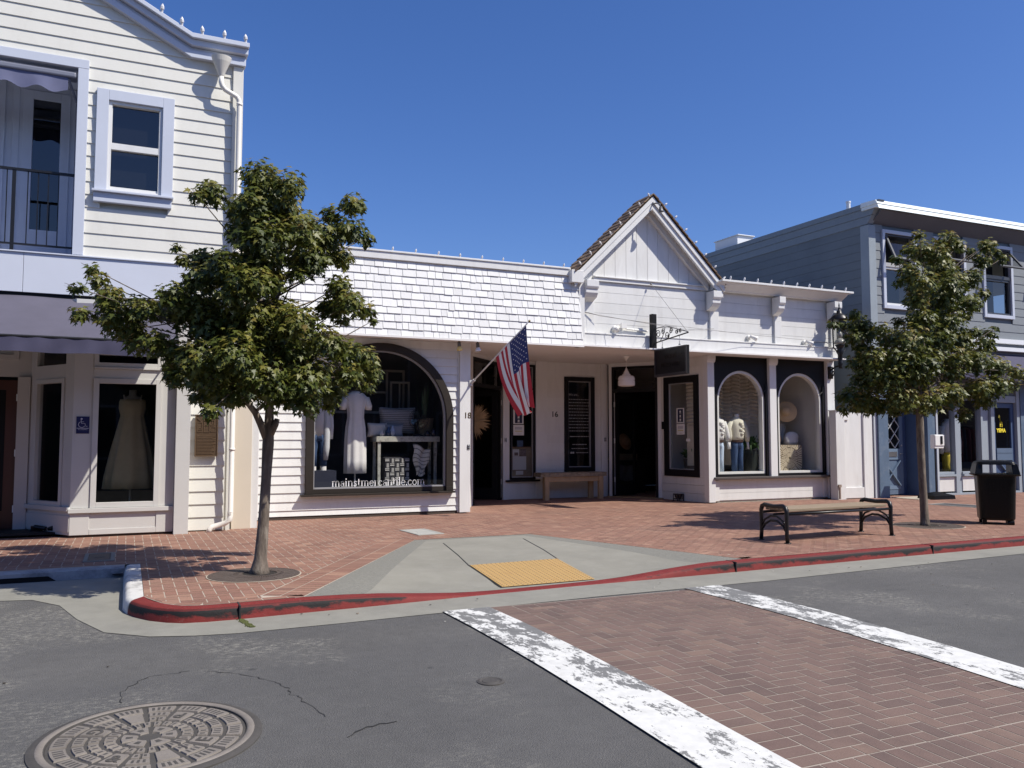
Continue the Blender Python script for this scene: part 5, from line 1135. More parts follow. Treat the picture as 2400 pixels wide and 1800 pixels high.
# hand sanitiser stand
hs = thing('sanitiser_stand', 'white hand sanitiser dispenser on a thin black stand with weighted base', 'dispenser stand', (16.72, 13.4, 0))
g = MB(); M = T((16.70, 13.4, 0))
g.prism([(-.34, 13.2), (.32, 13.2), (.32, 13.65), (-.34, 13.65)], 'z', 0, .085); b_ = MB(); b_.add([(-.35, -.2, 0), (.33, -.2, 0), (.33, .25, 0), (-.35, .25, 0), (-.34, -.19, .085), (.32, -.19, .085), (.32, .24, .085), (-.34, .24, .085), (-.05, 0, .16), (.05, 0, .16), (.05, .06, .16), (-.05, .06, .16)], [(0, 3, 2, 1), (0, 1, 5, 4), (1, 2, 6, 5), (2, 3, 7, 6), (3, 0, 4, 7), (4, 5, 9, 8), (5, 6, 10, 9), (6, 7, 11, 10), (7, 4, 8, 11), (8, 9, 10, 11)]); b_.build('base', BIN, hs, M=M)
g = MB(); g.tube([(0, .03, .15), (0, .03, 1.15)], .016, 8); g.build('pole', IRON, hs, M=M)
g = MB(); g.box(-.15, .14, -.09, .03, 1.14, 1.45); g.box(-.15, .14, -.11, -.091, 1.20, 1.44); ds = g.build('dispenser', mat('dispenser_white', (.74, .73, .70), .35), hs, M=M, bevel=.02)
g = MB(); g.box(.01, .075, -.125, -.111, 1.24, 1.42); g.build('window_slot', BLACKW, ds, M=M, bevel=.015)
# rustic wooden bench in the entry
wb = thing('wooden_bench', 'rustic wooden bench with thick live-edge top under the menu window', 'bench', (9.12, 16.8, 0))
q = MB(); rnd = random.Random(2); n = 30
top = []; 
for s_ in (0, 1):
    for i in range(n + 1):
        x = 8.30 + 1.66 * i / n; top.append((x, 16.62 + (rnd.uniform(-.02, .02)) if s_ == 0 else 17.0 + rnd.uniform(-.01, .01), 0))
v = []
for z in (.515, .60): 
    for i in range(n + 1): v.append((8.30 + 1.66 * i / n, top[i][1] + rnd.uniform(-.008, .008), z + rnd.uniform(-.006, .006)))
    for i in range(n, -1, -1): v.append((8.30 + 1.66 * i / n, top[n + 1 + i][1], z))
m_ = 2 * n + 2; q.add(v, [list(range(m_))[::-1], list(range(m_, 2 * m_))] + [(i, (i + 1) % m_, m_ + (i + 1) % m_, m_ + i) for i in range(m_)])
q.build('seat', mat('live_edge_wood', (.28, .22, .155), .85, .3, 9, .5, 25, stretch=(1, 3, 3), dirt=(.06, .045, .03), dscale=7, damt=.8), wb)
PINE = mat('pine_timber', (.44, .29, .16), .6, .12, 5, .1, 30, stretch=(3, 3, .5))
for x, y in ((8.40, 16.68), (9.78, 16.68), (8.50, 16.92), (9.66, 16.92)):
    q = MB(); q.box(x, x + .11, y - .045, y + .045, 0, .514); q.build('leg', PINE, wb, bevel=.005)
q = MB(); q.box(8.511, 9.779, 16.66, 16.70, .40, .513); q.box(8.611, 9.659, 16.90, 16.94, .40, .513); q.build('apron', PINE, wb, bevel=.004)
# dog bowl stand
db = thing('pet_bowl_stand', 'small black iron stand with a pet bowl beside the side window', 'pet bowl', (11.1, 15.5, 0))
q = MB(); bx, by = 11.02, 15.35
for a in range(4): q.tube([(bx + .11 * math.cos(R(45 + 90 * a)), by + .11 * math.sin(R(45 + 90 * a)), 0), (bx + .11 * math.cos(R(45 + 90 * a)), by + .11 * math.sin(R(45 + 90 * a)), .16)], .009, 6)
for z in (.05, .15): q.tube([(bx + .11 * math.cos(R(i * 20)), by + .11 * math.sin(R(i * 20)), z) for i in range(19)], .008, 6)
q.build('iron_stand', IRON, db); q = MB(); q.lathe((bx, by, .07), [(.001, 0), (.07, 0), (.10, .09), (.105, .09), (.095, .085), (.06, .01), (.001, .01)], 18); q.build('bowl', mat('steel_bowl', (.5, .5, .5), .25, metal=.9), db, smooth=True)
# intercom beside the open door
g = MB(); px_, py_ = 11.095, 15.955; g.obox((px_ - .03, py_, 1.66), (.008, 0, 0), (0, .06, 0), (0, 0, .085)); g.obox((px_ - .042, py_, 1.68), (.004, 0, 0), (0, .035, 0), (0, 0, .04)); tag(g.build('door_intercom', BLACKW), 'black intercom box beside the open shop door', 'intercom')
# notices taped to windows
PAP = mat('paper_white', (.70, .70, .68), .7); INK = mat('ink_navy', (.02, .025, .06), .7); INKG = mat('ink_grey', (.25, .25, .33), .7); INKY = mat('ink_yellow', (.55, .50, .10), .7)
def notices(M, tag1, tag2):
    t = thing('mask_notice', tag1, 'notice', M @ Vector((0, 0, 0)))
    q = MB(); q.box(0, .255, -.004, 0, .345, .675); q.build('sheet', PAP, t, M=M)
    q = MB(); q.box(.04, .22, -.006, -.0045, .365, .655); q.build('dark_panel', INK, t, M=M)
    q = MB()
    for z in (.595, .50, .415): q.ball((.13, -.008, z), .026, .002, .026, 12, 6); q.box(.10, .16, -.008, -.0065, z - .042, z - .036)
    q.build('pictogram', PAP, t, M=M)
    t = thing('paper_notice', tag2, 'notice', M @ Vector((0, 0, 0)))
    q = MB(); q.box(.0, .265, -.004, 0, .09, .325); q.build('sheet', PAP, t, M=M)
    q = MB()
    for z in (.265, .245, .225): q.box(.04, .22, -.006, -.0045, z, z + .009)
    q.box(.10, .2, -.006, -.0045, .115, .122); q.build('print', INKG, t, M=M)
    q = MB(); q.box(.04, .22, -.006, -.0045, .175, .19); q.build('highlight', INKY, t, M=M)
notices(T((7.905, RB - .012, 1.345)), 'notice with three round pictograms behind the flag, in the notice window', 'white printed notice below the flag, in the notice window')
notices(Mr @ T((W0 + .40, -.008, 1.36)), 'notice with three round pictograms in the black side window', 'white printed notice with yellow line in the black side window')
g = MB(); cb = thing('cork_board', 'framed pin board with photographs low in the notice window', 'notice board', (8.1, RB, .8))
g.box(7.855, 8.38, RB + .012, RB + .03, .50, 1.17); g.build('board', mat('pin_board', (.16, .13, .09), .8, .1, 6), cb); g = MB(); g.frame(7.85, 8.385, .495, 1.175, .025, RB + .006, RB + .012); g.build('frame', mat('pin_board_frame', (.14, .08, .04), .5), cb)
g = MB(); g.box(7.90, 8.235, RB + .006, RB + .011, .66, .96); g.box(7.90, 8.06, RB + .006, RB + .011, .963, 1.12); g.box(7.98, 8.16, RB + .006, RB + .011, .55, .635); g.build('pinned_sheet', mat('paper_grey', (.42, .45, .46), .7), cb)
g = MB(); g.box(7.94, 8.03, RB + .002, RB + .005, .98, 1.05); g.box(8.08, 8.23, RB + .004, RB + .011, .965, 1.12); g.build('photograph', mat('photo_print', (.10, .08, .08), .5, .5, 20), cb)
g = MB(); g.box(8.0, 8.15, RB - .008, RB - .004, 1.18, 1.32); tag(g.build('window_sticker', mat('sticker_blue', (.03, .06, .12), .5, .4, 30)), 'small dark blue sticker in the notice window above the pin board', 'sticker')
# ================================================================== FLAG, SIGN, LAMPS
ft = thing('flag', 'red white and blue flag on a white angled pole by the entry column', 'flag', (5.75, 14.38, 2.38))
P0 = Vector((5.745, 14.37, 2.385)); P1 = Vector((6.235, 12.93, 3.375)); dp = (P1 - P0)
g = MB(); g.tube([P0, P0 + dp * .97], [.016, .012], 10); g.build('flag_pole', mat('pole_white', (.62, .62, .62), .35), ft, smooth=True)
g = MB(); g.ball(P1, .022, .022, .022); g.build('finial', mat('dull_gold', (.25, .19, .08), .35, metal=.8), ft, smooth=True)
g = MB(); g.tube([P0 - dp.normalized() * .04, P0 + dp.normalized() * .09], .026, 10); g.box(5.70, 5.75, 14.36, 14.39, 2.33, 2.44); g.build('bracket', mat('bracket_white', (.5, .5, .5), .4), ft)
def hoist(u): return P0 + dp * (.94 - .50 * u)              # u = 0 at the tip, 1 at the lower end
E0 = at(1050 + 636 / 3.318, 720 + 785 / 3.318, 12.98); E1 = at(1050 + 597 / 3.318, 720 + 852 / 3.318, 13.12)
def flag_pt(u, v):
    h = hoist(u); e = E0 * (1 - u) + E1 * u
    e = e + Vector((.0, 0, 1)) * (.05 * math.sin(u * math.pi * 3))
    p = h * (1 - v) + e * v
    gather = v * v
    bulge = Vector((-.10 * math.sin(math.pi * v) * (u * .9), 0, -.05 * math.sin(math.pi * v)))
    fold = math.sin(u * 2 * math.pi * 2.4 + 1.2 + v * 1.1) * (.012 + .085 * gather) ; fold2 = math.sin(u * 2 * math.pi * 5 + v * 4) * .012 * v
    return p + bulge + Vector((.45, -.85, 0)) * (fold + fold2) + Vector((.04 * math.cos(u * 9) * gather, 0, 0))
FM = [mat('flag_red', (.42, .022, .035), .8, .05, 6), mat('flag_white', (.72, .70, .68), .8, .03, 6), mat('flag_blue', (.018, .03, .13), .8, .05, 6)]
g = MB(); g.grid(flag_pt, 39, 44, lambda u, v: 2 if (u < 7 / 13 and v < .40) else (0 if int(u * 13) % 2 == 0 else 1)); fl = g.build('flag_cloth', FM, ft, smooth=True)
g = MB()
for r_ in range(9):
    for c in range(6 if r_ % 2 == 0 else 5):
        u0 = (r_ + 1) / 10 * 7 / 13; v0 = (c * 2 + (1 if r_ % 2 == 0 else 2)) / 12 * .40; s_ = .0155
        a = flag_pt(u0, v0); du = (flag_pt(u0 + .01, v0) - a).normalized(); dv = (flag_pt(u0, v0 + .01) - a).normalized(); nn = du.cross(dv).normalized()
        for sd in (1, -1):
            g.poly([a + nn * .0035 * sd + du * (s_ if k % 2 == 0 else s_ * .42) * math.cos(k * math.pi / 5) + dv * (s_ if k % 2 == 0 else s_ * .42) * math.sin(k * math.pi / 5) for k in range(10)])
g.build('star', FM[1], fl)
# hanging sign on its scroll bracket
hsn = thing('hanging_sign', 'black hanging shop sign on an iron scroll bracket with chains', 'sign', (9.86, FR, 3.3))
SX = 9.57
g = MB(); g.box(SX - .055, SX + .05, FR - .14, FR - .035, 3.13, 3.86); g.build('bracket_post', BLACKW, hsn, bevel=.004)
IRS = mat('bracket_iron', (.02, .02, .022), .5); ya, yb = FR - .14, 12.95
g = MB(); g.tube([(SX, ya, 3.27), (SX, yb, 3.36)], .013, 8); g.tube([(SX, ya, 3.56), (SX, ya - .25, 3.565), (SX, ya - .5, 3.54), (SX, yb, 3.37)], .008, 8)
def spiral(c, r0, turns, n=26, flip=1, rot=0): return [(SX, c[0] + flip * (r0 * (1 - .75 * i / n)) * math.cos(rot + turns * 2 * math.pi * i / n), c[1] + (r0 * (1 - .75 * i / n)) * math.sin(rot + turns * 2 * math.pi * i / n)) for i in range(n + 1)]
for c, r0, fl_, ro in (((ya - .12, 3.44), .085, 1, 0), ((ya - .30, 3.47), .06, -1, 1.5), ((ya - .43, 3.39), .075, 1, 3.5), ((ya - .56, 3.45), .055, -1, 0), ((ya - .74, 3.42), .05, 1, 2), ((ya - .86, 3.42), .04, -1, 1)): g.tube(spiral(c, r0, 1.4, 26, fl_, ro), .0085, 6)
g.tube([(SX, ya - .2, 3.30), (SX, ya - .28, 3.38), (SX, ya - .36, 3.54)], .008, 6); g.tube([(SX, ya - .42, 3.31), (SX, ya - .52, 3.40), (SX, ya - .54, 3.52)], .008, 6)
g.build('scroll_bracket', IRS, hsn, smooth=True)
for yy in (ya - .26, ya - .83):
    g = MB()
    zt = 3.27 + (ya - yy) / (ya - yb) * .09; zb = 3.165 + (ya - yy) * .02
    for k in range(3): g.tube([(SX + (.008 if k % 2 else 0) + .010 * math.cos(t), yy + .012 * math.cos(t) * (1 if k % 2 else .3), zb + (zt - zb) * (k + .5) / 3 + .022 * math.sin(t)) for t in [i * math.pi / 5 for i in range(11)]], .003, 5)
    g.lathe((SX, yy, zb - .03), [(.02, 0), (.02, .015), (.008, .03)], 8)
    g.build('chain', mat('chain_steel', (.25, .25, .26), .4, metal=.8), hsn)
sy0, sy1, sz0, sz1 = 14.04, 12.97, 2.58, 3.13
BOARD = mat('black_sign_board', (.012, .012, .013), .4, .1, 5, .06, 60, spec=.2)
g = MB(); g.box(SX - .022, SX + .022, sy1, sy0, sz0, sz1); g.build('board', BOARD, hsn, bevel=.003)
g = MB()
for s_ in (-1, 1):
    x0, x1 = (SX - .034, SX - .0225) if s_ < 0 else (SX + .0225, SX + .034)
    g.box(x0, x1, sy1, sy1 + .05, sz0, sz1); g.box(x0, x1, sy0 - .03, sy0, sz0, sz1); g.box(x0, x1, sy1 + .05, sy0 - .03, sz1 - .03, sz1); g.box(x0, x1, sy1 + .05, sy0 - .03, sz0, sz0 + .05)
g.build('frame', mat('sign_frame', (.045, .042, .042), .45, spec=.3), hsn)
Msg = T((SX - .0235, (sy0 + sy1) / 2, 0)) @ Matrix.Rotation(R(-90), 4, 'Z')
SLT = mat('sign_gloss_black', (.003, .003, .003), .2)
text('wood', .17, 'lettering', SLT, hsn, Msg @ T((0, 0, 2.92)), .003); text('MERCHANT', .115, 'lettering', SLT, hsn, Msg @ T((0, 0, 2.76)), .003)
g = MB(); g.ball((SX - .024, (sy0 + sy1) / 2, 3.085), .003, .014, .018); g.box(SX - .026, SX - .0225, (sy0 + sy1) / 2 - .36, (sy0 + sy1) / 2 - .25, 2.97, 2.98); g.build('ornament', SLT, hsn)
# guy wires
wt = thing('sign_guy_wires', 'thin guy wires bracing the hanging sign to the gable wall', 'guy wires', (9.6, FR, 4.4))
g = MB(); A1 = Vector((9.62, FW - .08, 4.50)); END = Vector((SX, yb + .05, 3.40))
g.tube([A1, END], .004, 5); g.tube([(8.04, FW - .06, 3.83), (8.4, FW - .15, 3.76), (SX, yb + .35, 3.50)], .005, 5); g.tube([(8.12, FW - .06, 3.82), END], .003, 5); g.tube([(11.2, FW - .06, 3.68), END], .004, 5); g.tube([(14.6, FW - .25, 3.50), (12, FW - .3, 3.56), (SX, FR - .5, 3.60)], .004, 5)
g.build('wire', mat('wire_grey', (.22, .21, .2), .5), wt)
g = MB(); g.lathe(A1, [(.02, -.02), (.02, .0), (.008, .03)], 8); g.bar((8.08, FW - .07, 3.83), (8.3, FW - .12, 3.785), .014, .014); g.build('turnbuckle', mat('wire_grey', (.22, .21, .2), .5), wt)
# floodlights and spotlights
LW = mat('lamp_white', (.72, .71, .68), .4, .04, 6)
def flood(x, z, yaw, label, grp):
    t = thing('floodlight', label, 'floodlight', (x, FW, z), grp)
    q = MB(); q.ball((x, FW - .03, z), .06, .035, .06, 14, 8); q.build('base', LW, t, smooth=True)
    q = MB(); c = Vector((x, FW - .07, z)); d1 = Vector((math.sin(yaw), -.8, -.55)).normalized()
    q.tube([c, c + Vector((.02, -.05, 0))], .014, 8); a = c + Vector((.0, -.06, .0))
    q.tube([a - d1 * .05, a - d1 * .0, a + d1 * .07, a + d1 * .12], [.03, .036, .045, .058], 14); q.build('lamp_head', LW, t, smooth=True)
GF = 'white floodlights over the fascia board'
flood(8.78, 3.55, -.8, 'white floodlight on the fascia left of the hanging sign', GF); flood(12.15, 3.54, .9, 'white floodlight on the fascia over the left arched window', GF); flood(13.72, 3.51, .9, 'white floodlight on the fascia nearest the lantern', GF)
g = MB(); g.box(8.90, 9.03, FW - .09, FW - .051, 3.56, 3.66); g.tube([(9.03, FW - .04, 3.56), (9.55, FW - .04, 3.53)], .018, 8); tag(g.build('junction_box', LW), 'white junction box and conduit beside the left floodlight', 'junction box')
g = MB(); g.tube([(13.78, FW - .03, 3.50), (14.1, FW - .04, 3.535), (14.35, FW - .06, 3.53), (14.48, FW - .06, 3.47)], .009, 6); tag(g.build('electric_cable', mat('wire_grey', (.22, .21, .2), .5)), 'grey cable running from the last floodlight to the shop corner', 'cable')
GS = 'spotlights under the shingled eave'
for x, lab, c in ((5.40, 'left spotlight with yellowish lamp under the eave by the flag', (.80, .62, .22)), (5.76, 'right spotlight with white lamp under the eave by the flag', (.75, .75, .78))):
    t = thing('eave_spotlight', lab, 'spotlight', (x, FS + .12, 3.13), GS)
    q = MB(); q.tube([(x, FS + .12, 3.13), (x, FS + .12, 3.09)], .012, 8); q.tube([(x, FS + .12, 3.10), (x + .004, FS + .115, 3.01)], [.030, .034], 14); q.build('housing', mat('spot_grey', (.12, .12, .12), .4), t, smooth=True)
    q = MB(); q.tube([(x + .004, FS + .115, 3.012), (x + .008, FS + .11, 2.965), (x + .009, FS + .108, 2.945)], [.034, .052, .055], 16); q.build('bulb', mat('lamp_glass_%d' % int(c[2] * 100), c, .25), t, smooth=True)
# pendant lamp in the entry
pl = thing('pendant_lamp', 'white schoolhouse pendant lamp hanging in front of the open door', 'pendant lamp', (9.63, 15.3, 3.13))
pl_x, pl_y = 9.68, 15.3
g = MB(); g.lathe((pl_x, pl_y, 3.03), [(.001, .1), (.09, .098), (.08, .08), (.03, .03), (.012, 0), (.001, 0)], 20); g.build('ceiling_rose', LW, pl, smooth=True)
g = MB(); g.tube([(pl_x, pl_y, 3.05), (pl_x, pl_y, 2.83)], .006, 6)
for k in range(6): g.ball((pl_x, pl_y, 2.85 + k * .035), .009, .009, .013, 8, 5)
g.build('chain', LW, pl)
g = MB(); g.lathe((pl_x, pl_y, 2.50), [(.001, -.03), (.10, -.03), (.165, -.015), (.18, 0), (.18, .09), (.170, .094), (.170, .106), (.178, .11), (.176, .15), (.165, .175), (.142, .20), (.09, .207), (.088, .235), (.07, .24), (.055, .28), (.024, .33), (.02, .36), (.001, .365)], 36); g.build('lamp_shade', mat('opal_glass', (.74, .70, .68), .25), pl)
# wall lantern at the shop corner
ln = thing('wall_lantern', 'black wall lantern with tall clear glass at the corner of the white shop', 'lantern', (14.5, 13.9, 3.2))
lx, ly = 14.43, 13.95
g = MB(); g.box(14.50, 14.60, BY - .16, BY - .10, 2.72, 3.0); g.tube([(14.55, BY - .14, 2.92), (14.50, ly + .2, 2.98), (lx, ly, 2.99)], .02, 8); g.tube([(14.55, BY - .14, 2.80), (14.54, BY - .22, 2.78), (14.52, BY - .27, 2.84), (14.53, BY - .24, 2.89), (14.54, BY - .2, 2.86)], .012, 8)
g.lathe((lx, ly, 2.92), [(.001, 0), (.05, .0), (.03, .05), (.06, .10), (.045, .14), (.05, .30), (.09, .38), (.06, .43), (.09, .50), (.12, .53), (.001, .54)], 20)
for s_ in (-1, 1): g.tube([(lx, ly, 3.22), (lx + s_ * .10, ly, 3.30), (lx + s_ * .19, ly, 3.38), (lx + s_ * .2, ly, 3.48), (lx + s_ * .2, ly, 4.02)], .014, 8)
g.build('bracket', IRON, ln, smooth=True)
g = MB(); g.lathe((lx, ly, 4.0), [(.001, .0), (.23, .0), (.235, .02), (.17, .07), (.165, .09), (.10, .13), (.06, .17), (.055, .22), (.025, .23), (.03, .26), (.012, .30), (.018, .33), (.004, .40), (.001, .46)], 22); g.build('cap', IRON, ln, smooth=True)
g = MB(); g.loft([(lx, ly, 3.46 + z, r, r) for r, z in ((.14, 0), (.155, .05), (.165, .2), (.17, .40), (.175, .54))], 22, cap=False); g.build('lantern_glass', glass('lantern_clear_glass', .80, .05, (.95, .95, .92)), ln, smooth=True)
g = MB(); g.lathe((lx, ly, 3.47), [(.001, 0), (.12, 0), (.13, .03), (.09, .09), (.05, .13), (.001, .14)], 18); g.lathe((lx, ly, 3.61), [(.001, 0), (.05, 0), (.055, .08), (.035, .14), (.001, .14)], 14); g.build('lamp', mat('lantern_reflector', (.45, .45, .43), .25), ln, smooth=True)
# strings of bulbs on the white shop
light_string('roof_edge_lights', 'clip-on bulbs along the flat top of the white shingled front', [(1.9, lean(4.6) - .06, 4.655), (7.7, lean(4.6) - .06, 4.655)], .425, .062)
light_string('roof_edge_lights', 'clip-on bulbs climbing the left slope of the brown shingled gable', [(PCX - hw + .05, GY0 - .02, PZ - (hw - .05) * SL + .03), (PCX, GY0 - .02, PZ + .03)], .315, .068, up=(-.7, 0, .7))
light_string('roof_edge_lights', 'clip-on bulbs down the right slope of the brown shingled gable', [(PCX + .18, GY0 - .02, PZ - .18 * SL + .03), (PCX + hw - .1, GY0 - .02, PZ - (hw - .1) * SL + .03)], .34, .068, up=(.7, 0, .7))
light_string('roof_edge_lights', 'clip-on bulbs along the white cornice beside the gable', [(11.3, FW - .36, 4.675), (14.8, FW - .36, 4.675)], .36, .075)
g = MB(); gx, gy, gz = PCX + .02, GY0 - .12, PZ - .34
g.tube([(gx - .05, GY0 + .1, gz + .1), (gx, GY0 - .05, gz + .14), (gx + .06, gy, gz + .12), (gx + .08, gy, gz + .05)], .014, 8); g.tube([(gx + .08, gy, gz + .06), (gx + .085, gy, gz - .02), (gx + .09, gy, gz - .05)], [.03, .045, .06], 14); tag(g.build('gable_spotlight', mat('spot_grey', (.12, .12, .12), .4), smooth=True), 'small grey gooseneck spotlight at the peak of the gable', 'spotlight')
# ================================================================== SHOP DISPLAYS
SKIN = mat('mannequin_cloth', (.62, .60, .55), .8, .05, 8)
def dressform(name, label, x, y, z0, secs, m, wob, stand=True, cat='mannequin', rod=True):
    t = thing(name, label, cat, (x, y, z0)); q = MB(); q.loft([(x + a, y + b, z0 + z, rx_, ry_) for a, b, z, rx_, ry_ in secs], 44, wob); q.build('dress', m, t, smooth=True)
    return t
wobd = lambda k, amp, fr=9, ph=0: (lambda i, t: (amp * (1 - i) ** k) * math.sin(t * fr + ph + math.sin(t * 2) * 1.5))
# long pale dress in the cream building's window
t = dressform('dress_mannequin', 'mannequin in a long pale yellow dress in the cream building window', .06, 13.75, .0,
    [(0, 0, .62, .36, .22), (0, 0, .80, .345, .215), (0, 0, 1.2, .27, .18), (0, 0, 1.5, .20, .14), (0, 0, 1.66, .165, .12), (0, 0, 1.70, .16, .115), (0, 0, 1.80, .185, .13), (0, 0, 1.90, .185, .12), (0, 0, 1.94, .17, .10)],
    mat('pale_yellow_cotton', (.72, .64, .40), .85, .1, 5), wobd(1.0, .085, 11))
q = MB(); q.loft([(.06, 13.75, 1.90, .15, .09), (.06, 13.75, 1.97, .12, .07), (.06, 13.75, 2.0, .055, .05), (.06, 13.75, 2.08, .05, .05)], 20); q.build('body', SKIN, t, smooth=True)
q = MB(); q.tube([(-.05, 13.66, 1.93), (-.06, 13.72, 2.0)], .012); q.tube([(.17, 13.66, 1.93), (.18, 13.72, 2.0)], .012); q.tube([(.06, 13.75, .06), (.06, 13.75, .65)], .015); q.build('strap', SKIN, t)
# white dress on a stand (arch window)
z0 = .46; x, y = 3.78, 15.15
t = dressform('dress_mannequin', 'mannequin in a long white cotton dress in the arched window', x, y, z0,
    [(0, 0, .27, .20, .14), (0, 0, .5, .20, .14), (0, 0, .85, .195, .135), (0, 0, 1.1, .18, .125), (0, 0, 1.28, .15, .11), (0, 0, 1.40, .155, .115), (0, 0, 1.55, .19, .125), (0, 0, 1.66, .21, .11), (0, 0, 1.72, .15, .08), (0, 0, 1.76, .07, .06)],
    mat('white_cotton', (.74, .73, .70), .85, .06, 8), wobd(.7, .10, 10))
q = MB()
for s_ in (-1, 1): q.loft([(x + s_ * .24, y, z0 + 1.42, .055, .07), (x + s_ * .235, y, z0 + 1.50, .07, .08), (x + s_ * .19, y, z0 + 1.66, .06, .07)], 14)
q.build('sleeve', mat('white_cotton', (.74, .73, .70), .85, .06, 8), t, smooth=True)
q = MB(); q.tube([(x, y, z0), (x, y, z0 + .35)], .014); q.lathe((x, y, z0), [(.001, 0), (.14, 0), (.13, .02), (.001, .02)], 18); q.build('stand', mat('stand_white', (.6, .6, .6), .4), t)
def jeans_legs(q, x, y, z0, zh, sp, rt, rb, cuff=None):
    for s_ in (-1, 1): q.loft([(x + s_ * sp, y - .01, z0, rb, rb * 1.05), (x + s_ * sp * .95, y, z0 + (zh - z0) * .45, rt * .75, rt * .8), (x + s_ * sp * .8, y, z0 + (zh - z0) * .85, rt, rt * 1.05), (x + s_ * sp * .55, y, zh, rt * 1.02, rt)], 16)
    q.loft([(x, y, z0 + (zh - z0) * .80, sp + rt * .75, rt * 1.05), (x, y, zh, sp + rt * .7, rt * 1.05), (x, y, zh + .13, sp + rt * .45, rt * .95)], 20)
DEN = mat('blue_denim', (.035, .07, .15), .85, .18, 12, .2, 90); DEN2 = mat('pale_denim', (.45, .55, .66), .85, .1, 10)
t = thing('cardigan_mannequin', 'mannequin in a pale long cardigan and blue jeans at the left of the arched window', 'mannequin', (3.05, 15.0, .46)); x, y = 3.08, 15.0
q = MB(); jeans_legs(q, x, y, .46 + .42, 1.42, .09, .085, .065); q.build('jeans', DEN, t, smooth=True)
q = MB()
for s_ in (-1, 1):
    q.loft([(x + s_ * .115, y - .05, .98, .045, .05), (x + s_ * .13, y - .05, 1.2, .06, .07), (x + s_ * .13, y - .03, 1.6, .07, .09), (x + s_ * .12, y, 1.95, .08, .10), (x + s_ * .07, y, 2.08, .07, .07)], 16)
    q.loft([(x + s_ * .22, y, 1.35, .04, .045), (x + s_ * .225, y, 1.6, .045, .05), (x + s_ * .2, y, 1.85, .055, .06), (x + s_ * .15, y, 2.02, .06, .06)], 14)
q.build('cardigan', mat('pale_knit', (.55, .57, .58), .9, .06, 9), t, smooth=True)
q = MB(); q.loft([(x, y, 1.4, .13, .09), (x, y, 1.7, .14, .10), (x, y, 2.0, .15, .09), (x, y, 2.08, .06, .05), (x, y, 2.2, .05, .05)], 18); q.build('body', mat('shirt_white', (.60, .60, .60), .85), t, smooth=True)
q = MB()
for s_ in (-1, 1): q.loft([(x + s_ * .09, y - .02, .80, .055, .06), (x + s_ * .09, y - .01, .89, .055, .055)], 14)
q.build('ankle', mat('mannequin_white', (.70, .68, .64), .5), t)
q = MB(); q.box(x - .26, x + .26, y - .3, y + .2, .462, .80); tag(q.build('display_plinth', mat('dark_navy_plinth', (.012, .016, .035), .7)), 'dark display box under the cardigan mannequin', 'plinth')
# console table with things
tt = thing('display_table', 'distressed white console table in the arched window', 'table', (4.75, 15.1, .46)); TW = mat('chipped_paint', (.42, .42, .36), .8, .1, 6, .3, 30, dirt=(.07, .06, .05), dscale=11, damt=.9)
q = MB(); q.box(4.12, 5.34, 14.95, 15.40, 1.30, 1.40); q.build('tabletop', TW, tt, bevel=.006)
for a, b in ((4.16, 14.98), (5.24, 14.98), (4.16, 15.31), (5.24, 15.31)):
    q = MB(); q.box(a, a + .05, b, b + .05, .461, 1.299); q.build('leg', TW, tt)
# woven stool with geometric pattern, throw
tc_ = thing('patterned_stool', 'black and white geometric upholstered stool beneath the white table', 'stool', (4.52, 15.1, .46))
q = MB(); q.box(4.28, 4.76, 14.97, 15.3, .47, 1.02); q.build('cushion', mat('off_black_cloth', (.025, .025, .03), .9), tc_, bevel=.03)
q = MB(); rnd = random.Random(4); y_ = 14.966
for gx in range(5):
    for gz in range(6):
        cx_, cz_ = 4.33 + gx * .095, .53 + gz * .085
        if (gx + gz) % 2: q.box(cx_ - .038, cx_ + .038, y_ - .004, y_, cz_ - .008, cz_ + .008); q.box(cx_ - .038, cx_ + .038, y_ - .004, y_, cz_ + .022, cz_ + .034)
        else: q.box(cx_ - .008, cx_ + .008, y_ - .004, y_, cz_ - .038, cz_ + .038); q.box(cx_ + .02, cx_ + .032, y_ - .004, y_, cz_ - .038, cz_ + .038)
q.build('pattern', mat('off_white_weave', (.55, .54, .50), .9), tc_)
q = MB()
def thr(u, v): 
    a = Vector((4.80 + .36 * u + .05 * v * (1 - u), 14.93 - .05 * v, 1.26 - .12 * u - v * (.58 - .12 * u))); return a + Vector((.02 * math.sin(v * 9 + u * 4) - .13 * v * u, .03 * math.sin(u * 11 + v * 3), .02 * math.sin(u * 8)))
q.grid(thr, 24, 30, lambda u, v: 1 if (v * 7) % 1 < .28 and (v * 30) % 1 < .6 else 0); tag(q.build('throw_blanket', [mat('cream_wool', (.52, .50, .44), .95, .08, 20), mat('grey_stripe_wool', (.18, .18, .17), .95)], smooth=True), 'cream throw with grey stripes hanging from the white table', 'blanket')
